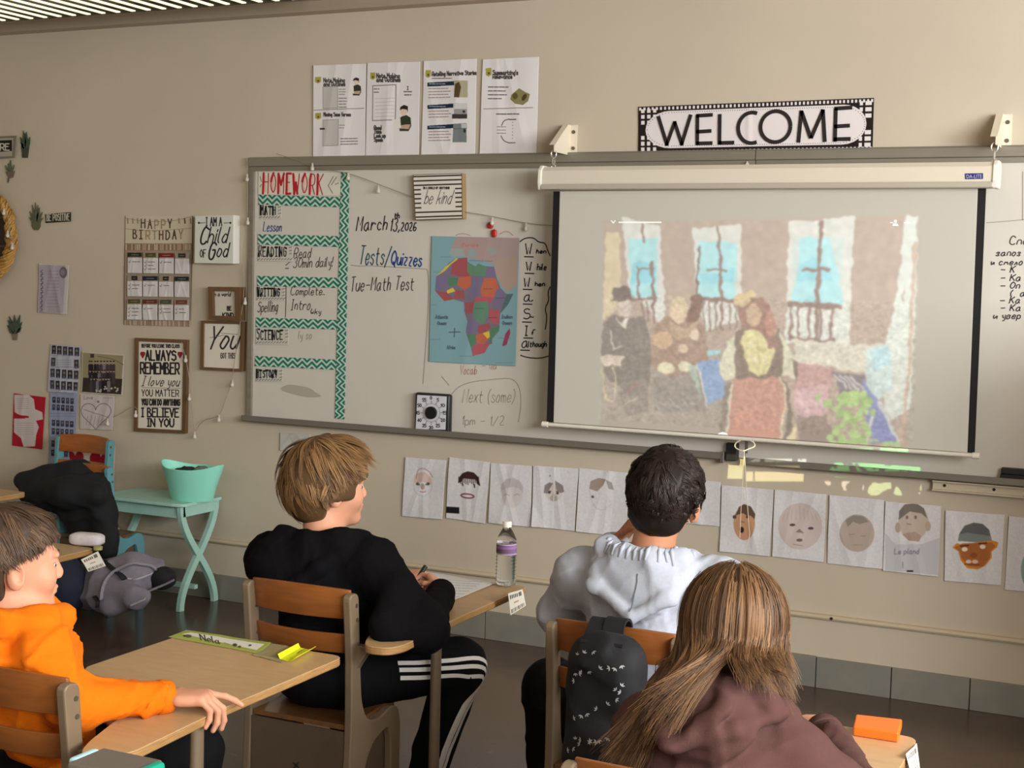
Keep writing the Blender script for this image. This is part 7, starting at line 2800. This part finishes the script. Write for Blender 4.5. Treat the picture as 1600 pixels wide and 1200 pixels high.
for k_ in (-1, 0, 1):
    o_ = .024 * k_
    side = V3(.075, -.045, 0)
    path = [hipR * .72 + knees[0] * .28 + side + V3(0, 0, .03 - o_ * 1.0), hipR * .4 + knees[0] * .6 + side + V3(0, 0, .02 - o_ * 1.0), knees[0] + V3(.07, -.01, .01 - o_ * .9), knees[0] + V3(.065, .03 - o_ * .7, -.03 - o_ * .6), knees[0] * .72 + ankles[0] * .28 + V3(.062 + o_ * .6, -.035 - o_ * .8, 0), knees[0] * .1 + ankles[0] * .9 + V3(.05 + o_ * .5, -.035 - o_ * .8, 0)]
    surface_strip('white_stripe', T1, path, .0125, None, WSTR, tr1, off=.0018, sub=40)
polar_hair(H1, P1, 520, [(132, 98, 62), (106, 78, 50), (84, 61, 41), (120, 88, 55), (152, 116, 76)], 21, [(0, 128), (50, 120), (85, 97), (115, 84), (150, 74), (180, 70)], .038, 62, m=18, R=.014, axis=(-.10, -.22, 1), swirl=.12, jit=.08, lift=.06, flick=(125, 34, (1, (.030, .022, .012))), nape=-.100, side=-.036, drop=.008)
mk = MB().tube([onz(652, 905, .70), onz(665, 885, .735)], .0075, 10)
tag(mk.build('marker_pen', M('black_plastic', (28, 27, 27), .45), smooth=True), 'black marker pen held between the hands of the blond boy', 'pen')

# --- dark-haired boy in a grey hooded sweatshirt ------------------------------------------
pel, neck = V3(-1.255, -2.305, .50), V3(-1.235, -2.265, .925)
shR, shL = V3(-1.050, -2.265, .872), V3(-1.425, -2.265, .860)
armR = [shR, V3(-1.00, -2.11, .715), V3(-1.09, -1.90, .688)]
armL = [shL, V3(-1.515, -2.19, .728), V3(-1.41, -2.075, .905)]
knees = [V3(-1.10, -1.93, .475), V3(-1.62, -2.00, .45)]
ankles = [V3(-1.10, -1.95, .09), V3(-1.60, -2.03, .09)]
P2 = thing('person', 'dark-haired boy seated in a pale grey hooded sweatshirt with a hand at his cheek', 'person', V3(-1.25, -2.3, 0))
H2 = Head(V3(-1.212, -2.235, 1.092), V3(-.02, .97, .10), (.17, .0, 1), 1.12)
hs = [lambda S: hand(S, armR[-1] + V3(-.005, .012, 0), V3(-.5, .85, 0), V3(0, 0, 1), [(.2, .4, .3)] * 4, ((.7, .6, .3), (.5, .3, .1)), k=.88),
      lambda S: hand(S, armL[-1] + V3(.006, .004, .012), V3(.55, .15, .80), V3(-.75, .1, .55), [(.6, 1.0, .7), (.7, 1.1, .7), (.8, 1.1, .7), (.9, 1.1, .7)], ((.8, .5, .3), (.4, .3, .2)), k=.88, left=True)]
b2 = body(P2, SKIN2, H2, pel, neck, shR, shL, armR, armL, hs, knees, ankles, h=.0050)
H2.eyes(b2)
hd2, S2 = hoodie(P2, GREYC, pel, neck, shR, shL, armR, armL, 'gather', fold=.009, fs=22, seed=8, hemz=.60, up_r=.078, belly=(.175, .135, .20), wr=.046)
tr2, T2 = trousers(P2, BLKTR, pel, knees, ankles, seed=9, r=(.105, .088, .066))
shoes(P2, ankles, V3(0, 1, 0), SHOE)
lat, fw, up, A = frame(pel, neck, shR, shL)
seam = [neck + lat * .02 - fw * .12 + up * -.03, neck + lat * .022 - fw * .17 + up * -.08, neck + lat * .02 - fw * .17 + up * -.125]
surface_strip('hood_seam', S2, seam, .0035, None, M('grey_seam', (96, 98, 108), .9), hd2, off=.0012, sub=10)
rr = np.random.default_rng(3)
for k_ in range(17):                      # gathers of the drawn collar
    a_ = math.radians(-75 + k_ * 9.4)
    c0 = neck + lat * (.110 * math.sin(a_)) - fw * (.112 * math.cos(a_)) + up * .042
    c1 = neck + lat * (.122 * math.sin(a_)) - fw * (.135 * math.cos(a_)) + up * .005
    q_, g_ = snap(S2, np.array([c0, (c0 + c1) / 2, c1]), .0005)
    MB().tube(q_, [.0015, .0065, .003], 6).build('collar_gather', GREYC, hd2, smooth='all')
short_hair(H2, P2, 520, [(32, 24, 21), (40, 30, 26), (25, 19, 17), (46, 35, 30)], .040, 33, lift=.9, mess=.22, swirl=.45, thickcap=.010, nape=-.088, side=-.030, w0=.0026, m=14, R=.009)
# glasses: only the frame side and a pale lens show past his cheek
GF = M('glasses_frame', (196, 206, 190), .25, trans=.3)
gl = MB()
for e in (-1, 1):
    cc = H2.p(e * .036, .108, -.012)
    ring = [cc + H2.sc * (.027 * math.cos(t) * (H2.r * .98 - H2.f * .12 * e) + .023 * math.sin(t) * H2.u) for t in np.linspace(0, 6.283, 22)]
    gl.tube(ring, .0024, 6)
    gl.tube([cc + H2.r * e * .030, H2.p(e * .078, .06, -.004), H2.p(e * .083, .0, -.006), H2.p(e * .080, -.022, -.026)], .0022, 6)
gl.tube([H2.p(-.008, .112, -.008), H2.p(.008, .112, -.008)], .0024, 6)
go = gl.build('glasses', GF, P2, smooth='all')
for e in (-1, 1):
    cc = H2.p(e * .036, .108, -.012)
    MB().prism([cc + H2.sc * (.026 * math.cos(t) * (H2.r * .98 - H2.f * .12 * e) + .022 * math.sin(t) * H2.u) for t in np.linspace(0, 6.283, 22)[:-1]], H2.f * .0015).build('lens', M('lens_green', (206, 226, 206), .05, trans=.9, ior=1.3), go)

# --- boy in an orange hooded sweatshirt ----------------------------------------------------
pel, neck = V3(-2.29, -3.315, .50), V3(-2.335, -3.388, .860)
shR, shL = V3(-2.215, -3.440, .805), V3(-2.475, -3.31, .805)
armR = [shR, V3(-2.145, -3.425, .700), V3(-2.040, -3.247, .684)]
armL = [shL, V3(-2.49, -3.25, .64), V3(-2.33, -3.15, .58)]
knees = [V3(-2.14, -3.02, .475), V3(-2.40, -3.0, .475)]
ankles = [V3(-2.15, -3.02, .09), V3(-2.40, -3.0, .09)]
P0 = thing('person', 'boy in a bright orange hooded sweatshirt, in profile, hand over his desk edge', 'person', V3(-2.27, -3.38, 0))
H0 = Head(V3(-2.362, -3.385, .985), V3(.50, .86, -.02), (.03, .03, 1), 1.07)
hs = [lambda S: hand(S, armR[-1] + V3(.010, .008, -.002), V3(.86, .50, .02), V3(0, 0, 1), [(.22, .28, .15), (.75, .75, .35), (.80, .85, .4), (.80, .85, .4)], ((.75, .55, .35), (.5, .3, .3)), k=1.0, splay=.16),
      lambda S: hand(S, armL[-1] + V3(.01, .006, 0), V3(.8, .5, -.2), V3(0, 0, 1), [(.3, .4, .3)] * 4, ((.7, .6, .3), (.5, .3, .1)), k=.88, left=True)]
b0_ = body(P0, SKIN, H0, pel, neck, shR, shL, armR, armL, hs, knees, ankles, h=.0036)
H0.eyes(b0_)
hd0, S0 = hoodie(P0, ORNG, pel, neck, shR, shL, armR, armL, 'round', fold=.011, fs=30, seed=14, hemz=.46, up_r=.066, wr=.040, h=.0058, belly=(.150, .105, .15))
tr0, T0_ = trousers(P0, BLKTR, pel, knees, ankles, seed=15)
shoes(P0, ankles, V3(0, 1, 0), SHOE)
polar_hair(H0, P0, 460, [(92, 70, 54), (74, 56, 44), (106, 82, 62), (62, 47, 38)], 41, [(0, 124), (40, 116), (66, 96), (90, 88), (115, 84), (145, 76), (180, 70)], .021, 58, m=18, R=.012, axis=(.0, -.15, 1), swirl=.25, lift=.02, nape=-.082, side=.022, drop=.004, fcut=.03)
br = MB()
for e in (-1, 1):
    br.tube([H0.p(e * .014, .096, .014), H0.p(e * .028, .094, .020), H0.p(e * .044, .080, .016)], [.002, .0032, .0015], 6)
br.build('eyebrow', M('brow_brown', (70, 50, 38), .8), P0, smooth='all')

# --- girl with long hair -------------------------------------------------------------------
pel, neck = V3(-.800, -3.30, .50), V3(-.775, -3.105, .832)
shR, shL = V3(-.635, -3.115, .758), V3(-.925, -3.115, .765)
armR = [shR, V3(-.500, -3.01, .640), V3(-.655, -2.745, .685)]
armL = [shL, V3(-1.00, -2.97, .700), V3(-.85, -2.76, .684)]
knees = [V3(-.70, -2.93, .475), V3(-.90, -2.93, .475)]
ankles = [V3(-.70, -2.95, .09), V3(-.90, -2.95, .09)]
P3 = thing('person', 'girl with long light-brown hair leaning over her desk in a maroon hooded sweatshirt', 'person', V3(-.80, -3.3, 0))
H3 = Head(V3(-.778, -3.055, .957), V3(.03, .88, -.36), (.0, .0, 1), 1.0)
hs = [lambda S: hand(S, armR[-1] + V3(-.005, .012, 0), V3(-.55, .83, 0), V3(0, 0, 1), [(.4, .6, .4)] * 4, ((.7, .6, .3), (.5, .3, .1)), k=.95),
      lambda S: hand(S, armL[-1] + V3(.006, .012, 0), V3(.5, .85, 0), V3(0, 0, 1), [(.3, .4, .3)] * 4, ((.7, .6, .3), (.5, .3, .1)), k=.86, left=True)]
b3 = body(P3, SKIN, H3, pel, neck, shR, shL, armR, armL, hs, knees, ankles, h=.0050)
H3.eyes(b3)
hd3, S3 = hoodie(P3, MARO, pel, neck, shR, shL, armR, armL, 'crumple', fold=.011, fs=20, seed=24, hemz=.46, up_r=.066, wr=.042, h=.0062)
tr3, T3 = trousers(P3, M('dark_denim', (40, 44, 58), .8), pel, knees, ankles, seed=25)
shoes(P3, ankles, V3(0, 1, 0), SHOE)


def long_hair(H, par, n, cols, seed):
    r = np.random.default_rng(seed)
    e = np.array([.0745, .094, .088]) + .010
    c0 = H.p(0, -.006, .018)
    S = Sdf(.02)
    S.ell(c0, e + .006, H.A)
    S.ell(H.p(0, -.055, -.055), V3(.070, .050, .075), H.A, k=.03)
    S.box(H.p(0, .120, -.06), V3(.11, .070, .10), H.A, rd=.02, k=.02, sub=True)
    S.disp = folds(.004, 50, seed)
    cap = nets(S, .006)
    up = unit(V3(.03, -.10, 1.0) @ np.eye(3))
    axis = unit(H.u * .55 + V3(0, 0, .85))
    back = unit(-H.f - axis * (-H.f @ axis))
    right = np.cross(axis, back) * -1
    if right @ H.r < 0:
        right = -right
    paths, norms = [], []
    K = 16
    for _ in range(n):
        az = math.radians(r.uniform(-128, 128))
        th0 = r.uniform(.05, 1.2) if r.uniform() < .75 else r.uniform(.05, .4)
        hd = back * math.cos(az) + right * math.sin(az)
        lay = r.uniform(0, 1)
        th1 = math.radians(104 - 10 * r.uniform())
        pts = []
        for th in np.linspace(th0, th1, 8):
            dv = axis * math.cos(th) + hd * math.sin(th)
            L = dv @ H.A.T
            rad = 1 / np.linalg.norm(L / (e + .004 + .014 * lay))
            pts.append(c0 + dv * rad)
        a = math.degrees(az)
        if a < 22:
            f = np.clip((a + 128) / 150, 0, 1)
            x2 = 930 + 95 * f + r.normal() * 9
            mid = ony(1035 + 50 * f + r.normal() * 7, 1075 + r.normal() * 8, -3.20 - .05 * lay - .03 * math.sin(math.pi * f))
            end = ony(x2, 1205 + r.uniform(-40, 55), -3.245 - .05 * lay)
            if f > .55:
                mid = ony(1085 + 70 * (f - .55) + r.normal() * 8, 1030 + r.normal() * 6, -3.262 - .02 * lay)
                end = ony(1010 + 60 * (f - .55) + r.normal() * 12, 1110 + r.uniform(-30, 70), -3.305 - .02 * lay)
        elif a < 62:
            f = (a - 22) / 40
            mid = ony(1140 + 62 * f + r.normal() * 6, 1022 + r.normal() * 8, -3.245 + .06 * f - .02 * lay)
            end = ony(1165 + 55 * f + r.normal() * 10, 1062 + r.uniform(-16, 30), -3.262 + .10 * f - .02 * lay)
        else:
            f = (a - 62) / 66
            mid = ony(1212 + 14 * f + r.normal() * 5, 1020 + r.normal() * 6, -3.13 + .09 * f - .02 * lay)
            end = ony(1222 + 12 * f + r.normal() * 8, 1085 + r.uniform(-25, 25), -3.14 + .10 * f - .02 * lay)
        p0 = pts[-1]
        t0 = (pts[-1] - pts[-2]) * 5
        for t in np.linspace(0, 1, K - 8 + 1)[1:]:
            c1 = p0 + unit(t0) * .04
            q = (1 - t) ** 3 * p0 + 3 * (1 - t) ** 2 * t * c1 + 3 * (1 - t) * t * t * mid + t ** 3 * end
            pts.append(q)
        pts = np.array(pts) + r.normal(size=3) * .002
        paths.append(pts)
        nn = np.concatenate([(pts[:8] - c0), np.tile(V3(.25, -1, .25) * .1 + hd * .05, (K - 8, 1))])
        nn /= np.linalg.norm(nn, axis=1)[:, None]
        norms.append(nn)
    paths, norms = np.array(paths), np.array(norms)
    # let the locks lie on the cloth instead of sinking into it
    flat = paths.reshape(-1, 3)
    d = S3(flat)
    bad = np.where(d < .006)[0]
    if len(bad):
        q, _ = snap(S3, flat[bad], .007, 4)
        flat[bad] = q
    paths = flat.reshape(paths.shape)
    pal = lin(np.array(cols))
    base = pal[r.choice(len(cols), n)]
    m = 14
    paths, norms = clump(paths, norms, m, .011, seed + 1, tip=.55, lenvar=.14)
    N_ = len(paths)
    C = (np.repeat(base, m, 0) * .65 + pal[r.choice(len(cols), N_)] * .35) * r.uniform(.85, 1.2, size=(N_, 1))
    V = ribbon_hair('hair', paths, par, C, .0026 * r.uniform(.6, 1.4, N_), HAIRM, norms)
    return hairmesh('hair', par, cap, V, HAIRM, np.mean(np.array(cols), 0) * .7)


long_hair(H3, P3, 620, [(90, 63, 41), (72, 51, 35), (112, 80, 52), (58, 41, 30), (134, 100, 67)], 51)

# ---------------------------------------------------------------- bags and coat
NAVYB = M('bag_black', (19, 19, 23), .75, bump=.2, bscale=260)
bc_ = ony(945, 1118, -2.60)
S = Sdf(.03)
S.box(bc_ + V3(0, 0, -.01), V3(.100, .062, .185), None, rd=.055)
S.ell(bc_ + V3(0, -.052, -.085), V3(.080, .045, .095), k=.025)
S.ell(bc_ + V3(0, .0, .16), V3(.085, .05, .05), k=.04)
S.disp = folds(.008, 26, 61, sharp=.8)
fb = thing('floral_backpack', 'black backpack with small white sprigs hanging on the grey-hooded boy chair', 'backpack', V3(bc_[0], bc_[1], bc_[2] - .2))
fbo = soft('bag_body', S, .007, NAVYB, fb)
for px0, px1, dx in ((934, 948, -.012), (958, 972, .012)):
    tpz_ = ony((px0 + px1) / 2, 978, -2.49)
    pth = [bc_ + V3(dx * 2.2, -.035, .19), V3(tpz_[0] + dx, -2.545, tpz_[2] - .05), V3(tpz_[0], -2.525, tpz_[2] + .004), V3(tpz_[0], -2.492, tpz_[2] + .026), V3(tpz_[0], -2.452, tpz_[2] + .008), V3(tpz_[0], -2.445, tpz_[2] - .05)]
    pth = chaikin(pth, 2)
    T = np.gradient(pth, axis=0)
    W = np.tile(V3(.027, 0, 0), (len(pth), 1))
    N = np.cross(T, W)
    N /= np.linalg.norm(N, axis=1)[:, None]
    k_ = len(pth)
    v = np.concatenate([pth - W, pth + W, pth + W + N * .007, pth - W + N * .007])
    f = []
    for i in range(k_ - 1):
        for a_, b_ in ((0, 1), (1, 2), (2, 3), (3, 0)):
            f.append((a_ * k_ + i, b_ * k_ + i, b_ * k_ + i + 1, a_ * k_ + i + 1))
    f += [(0, k_, 2 * k_, 3 * k_), (k_ - 1, 2 * k_ - 1, 3 * k_ - 1, 4 * k_ - 1)]
    MB().add(v, f).build('strap', NAVYB, fb, smooth=True)
sp = MB()
rg = np.random.default_rng(7)
cnt = 0
for k_ in range(46):
    q = bc_ + V3(((k_ * .618) % 1 - .5) * .19, -.12, ((k_ * .3247 + .1) % 1 - .5) * .40)
    s0, g0 = snap(S, q[None], .0012, 12)
    s0, g0 = s0[0], g0[0]
    if g0[1] > -.25:
        continue
    a0 = rg.uniform(0, 6.28)
    e1 = unit(np.cross(g0, V3(0, 0, 1)))
    e2 = np.cross(g0, e1)
    for j in range(3):
        a1 = a0 + j * .9
        d_ = e1 * math.cos(a1) + e2 * math.sin(a1)
        n_ = np.cross(g0, d_)
        sp.add([s0, s0 + d_ * .0045 + n_ * .0018, s0 + d_ * .0095, s0 + d_ * .0045 - n_ * .0018], [(0, 1, 2, 3)])
so = sp.build('sprig_print', M('sprig_white', (176, 176, 178), .8), fbo)
so['kind'] = 'stuff'

GB = M('bag_grey', (128, 122, 132), .85, var=.06, vscale=40, bump=.25, bscale=260)
GBK = M('bag_lining', (28, 27, 30), .85)
gb = thing('grey_backpack', 'grey school backpack lying open on the floor before the mint table', 'backpack', V3(*(onz(190, 966, 0)[:2]), 0))
g_ = lambda x_, y_, Y: ony(x_, y_, Y)
S = Sdf(.03)
c1, c2 = g_(150, 922, -0.70), g_(222, 895, -0.66)
S.chain([g_(140, 924, -0.70), g_(180, 912, -0.70), g_(215, 898, -0.67), g_(240, 893, -0.62)], [.092, .112, .098, .05], k=.04)
S.ell(g_(200, 930, -0.78), V3(.13, .045, .058), k=.05)
S.chain([g_(135, 930, -0.74), g_(175, 945, -0.78), g_(215, 940, -0.76)], [.05, .05, .04], k=.03)
S.disp = folds(.012, 17, 71, sharp=.8)
S.box(V3(-4.7, -.7, -.21), V3(2, 2, .212), None, rd=.002, k=.006, sub=True)
gbo = soft('bag_body', S, .0075, GB, gb)
S2_ = Sdf(.02)
S2_.chain([g_(238, 905, -0.64), g_(255, 905, -0.62), g_(268, 908, -0.60)], [.045, .05, .022], k=.02)
S2_.ell(g_(252, 900, -0.63), V3(.07, .06, .045), k=.02)
S2_.disp = folds(.005, 30, 72)
soft('open_flap', S2_, .007, GBK, gb)
zp = MB().tube(chaikin([g_(214, 931, -.745), g_(236, 922, -0.70), g_(258, 913, -0.66), g_(272, 906, -0.64)], 2), .011, 8, flat=.5)
zp.build('flap_edge', GB, gb, smooth='all')
sg = [snap(S, np.array(chaikin([g_(x_, y_, Y_) for x_, y_, Y_ in ((164, 938, -0.82), (163, 918, -0.82), (170, 900, -0.80), (188, 887, -0.78), (212, 881, -0.75), (236, 882, -0.70), (248, 890, -0.68))], 2)), .012)[0]][0]
MB().tube(sg, .011, 8, flat=.6).build('shoulder_strap', M('bag_strap_grey', (142, 137, 146), .8), gb, smooth='all')
for pts in (((163, 876, -0.75), (176, 888, -0.78), (186, 896, -0.80), (193, 903, -0.80)), ((152, 930, -0.82), (153, 940, -0.84), (152, 949, -0.84))):
    P = snap(S, np.array([g_(*q_) for q_ in pts]), .004)[0]
    MB().tube(P, .017, 8, flat=.35).build('black_webbing', GBK, gb, smooth='all')
zl = snap(S, np.array(chaikin([g_(x_, y_, Y_) for x_, y_, Y_ in ((196, 900, -0.80), (220, 895, -0.78), (246, 890, -0.70))], 2)), .002)[0]
MB().tube(zl, .0045, 6).build('zip_line', M('zip_grey', (172, 168, 172), .5), gb, smooth='all')
zl = snap(S, np.array(chaikin([g_(x_, y_, Y_) for x_, y_, Y_ in ((196, 953, -0.86), (216, 946, -0.86), (229, 934, -0.82))], 2)), .002)[0]
MB().tube(zl, .0045, 6).build('zip_line', M('zip_grey'), gb, smooth='all')

S = Sdf(.04)
S.chain([g_(98, 892, -.80), g_(102, 915, -.80), g_(104, 932, -.80)], [.085, .10, .09])
S.box(V3(-5.2, -.7, -.21), V3(2, 2, .212), None, rd=.002, k=.006, sub=True)
S.disp = folds(.008, 20, 81)
tag(soft('navy_bag', S, .009, M('navy_cloth', (24, 30, 48), .8)), 'dark navy school bag on the floor behind the grey backpack', 'bag')

S = Sdf(.05)
S.chain([g_(38, 752, -0.630), g_(75, 748, -0.610), g_(120, 742, -0.580), g_(152, 756, -0.560)], [.048, .062, .070, .05])
S.chain([g_(60, 768, -0.690), g_(105, 770, -0.710), g_(150, 772, -0.680)], [.050, .075, .060])
S.chain([g_(152, 760, -0.610), g_(160, 800, -0.610), g_(166, 838, -0.610), g_(172, 862, -0.610)], [.06, .062, .055, .045])
S.chain([g_(140, 770, -0.580), g_(140, 830, -0.530), g_(138, 880, -0.510)], [.07, .08, .07])
S.ell(g_(100, 775, -.62), V3(.20, .09, .085))
S.ell(g_(132, 800, -.60), V3(.12, .08, .14))
S.chain([g_(45, 775, -.66), g_(70, 786, -.68)], [.05, .04])
S.disp = folds(.013, 15, 91, sharp=.8)
tag(soft('black_coat', S, .010, M('coat_black', (17, 17, 19), .85, bump=.2, bscale=120)), 'black padded coat slung over a teal school chair in front of the wall', 'coat')

# ---------------------------------------------------------------- the projector's own beam: the part of its picture that falls below the screen
LP = V3(-1.55, -3.7, 2.72)
ld = bpy.data.lights.new('projector_beam', 'SPOT')
ld.spot_size = math.radians(60)
ld.spot_blend = 0.0
ld.shadow_soft_size = .004
ld.energy = 420.0
ld.use_nodes = True
lo_ = bpy.data.objects.new('projector_beam', ld)
COL.objects.link(lo_)
lo_.location = LP
aim = ony(1290, 740, 0)
lo_.rotation_euler = (Vector(aim) - Vector(LP)).to_track_quat('-Z', 'Y').to_euler()
Rl = np.array(lo_.rotation_euler.to_matrix())


def luv(P):
    q = Rl.T @ (np.asarray(P) - LP)
    return q[0] / -q[2], q[1] / -q[2]


nt = ld.node_tree
em = [n for n in nt.nodes if n.type == 'EMISSION'][0]
N = nt.nodes.new
lk = nt.links.new
tc = N('ShaderNodeTexCoord')
sx = N('ShaderNodeSeparateXYZ')
lk(tc.outputs['Normal'], sx.inputs[0])


def mth(op, a, b=None):
    n = N('ShaderNodeMath')
    n.operation = op
    for i, v in enumerate((a, b)):
        if v is None:
            continue
        if isinstance(v, (int, float)):
            n.inputs[i].default_value = v
        else:
            lk(v, n.inputs[i])
    return n.outputs[0]


az = mth('ABSOLUTE', sx.outputs[2])
U_ = mth('DIVIDE', sx.outputs[0], az)
V_ = mth('DIVIDE', sx.outputs[1], az)
cmb = N('ShaderNodeCombineXYZ')
lk(U_, cmb.inputs[0])
lk(V_, cmb.inputs[1])
tot = None
for (x0, y0, x1, y1, Yp, colr, thr, scl) in ((1166, 737, 1256, 752, 0, (1, .93, .55), .30, 60), (1139, 717, 1163, 748, 0, (.9, .92, .50), .25, 40), (1172, 710, 1255, 722, -.062, (.85, .95, .85), .42, 90), (1298, 716, 1432, 736, -.062, (.25, 1, .30), .47, 75), (1282, 752, 1350, 766, 0, (1, .92, .85), .60, 70), (1356, 754, 1440, 774, 0, (.75, 1, .55), .56, 60)):
    c = [luv(ony(a, b, Yp)) for a, b in ((x0, y0), (x1, y0), (x1, y1), (x0, y1))]
    # strip in beam space: v limits run along a slanted line v = m u + k
    (ua, va), (ub, vb), (uc, vc), (ud, vd) = c
    m_ = (vb - va) / (ub - ua)
    vv = mth('SUBTRACT', V_, mth('MULTIPLY', U_, m_))
    lo_v, hi_v = sorted((vd - m_ * ud, va - m_ * ua))
    lo_u, hi_u = sorted((ua, ub))
    k = mth('MULTIPLY', mth('MULTIPLY', mth('GREATER_THAN', U_, lo_u), mth('LESS_THAN', U_, hi_u)), mth('MULTIPLY', mth('GREATER_THAN', vv, lo_v), mth('LESS_THAN', vv, hi_v)))
    nz = N('ShaderNodeTexNoise')
    nz.inputs['Scale'].default_value = scl
    lk(cmb.outputs[0], nz.inputs['Vector'])
    k = mth('MULTIPLY', k, mth('GREATER_THAN', nz.outputs['Fac'], thr))
    mx = N('ShaderNodeVectorMath')
    mx.operation = 'SCALE'
    mx.inputs[0].default_value = colr
    lk(k, mx.inputs['Scale'])
    if tot is None:
        tot = mx.outputs[0]
    else:
        ad = N('ShaderNodeVectorMath')
        ad.operation = 'ADD'
        lk(tot, ad.inputs[0])
        lk(mx.outputs[0], ad.inputs[1])
        tot = ad.outputs[0]
lk(tot, em.inputs['Color'])
em.inputs['Strength'].default_value = 1.0

# ---------------------------------------------------------------- unseen laminate box, added only to keep window light off the foot of the wall
BLOCKM = M('blocker_laminate', (176, 158, 128), .45, var=.06, vscale=12, stretch=(1, 1, .2))
cb = thing('light_blocker', 'unseen two-door laminate box added past the metal ledge to shade the wall foot', 'light_blocker', (.95, -1.0, 0))
X0, X1, Y0, Y1, ZT_ = .15, 1.75, -1.30, -.75, 1.62
MB().box((X0, Y0 + .02, .08), (X1, Y1, ZT_ - .03)).build('carcass', BLOCKM, cb, bevel=.003)
MB().box((X0 - .015, Y0 - .01, ZT_ - .03), (X1 + .015, Y1, ZT_)).build('blocker_top', M('desk_laminate'), cb, bevel=.005)
MB().box((X0 + .03, Y0 + .06, 0), (X1 - .03, Y1 - .02, .08)).build('plinth', M('dark_joint'), cb)
for xa, xb, xk in ((X0 + .006, (X0 + X1) / 2 - .002, (X0 + X1) / 2 - .05), ((X0 + X1) / 2 + .002, X1 - .006, (X0 + X1) / 2 + .05)):
    d_ = MB().box((xa, Y0, .09), (xb, Y0 + .019, ZT_ - .036)).build('door', BLOCKM, cb, bevel=.003)
    MB().tube([(xk, Y0 - .022, .78), (xk, Y0 - .026, .84), (xk, Y0 - .022, .90)], .006, 8).build('handle', STEEL, d_, smooth=True)
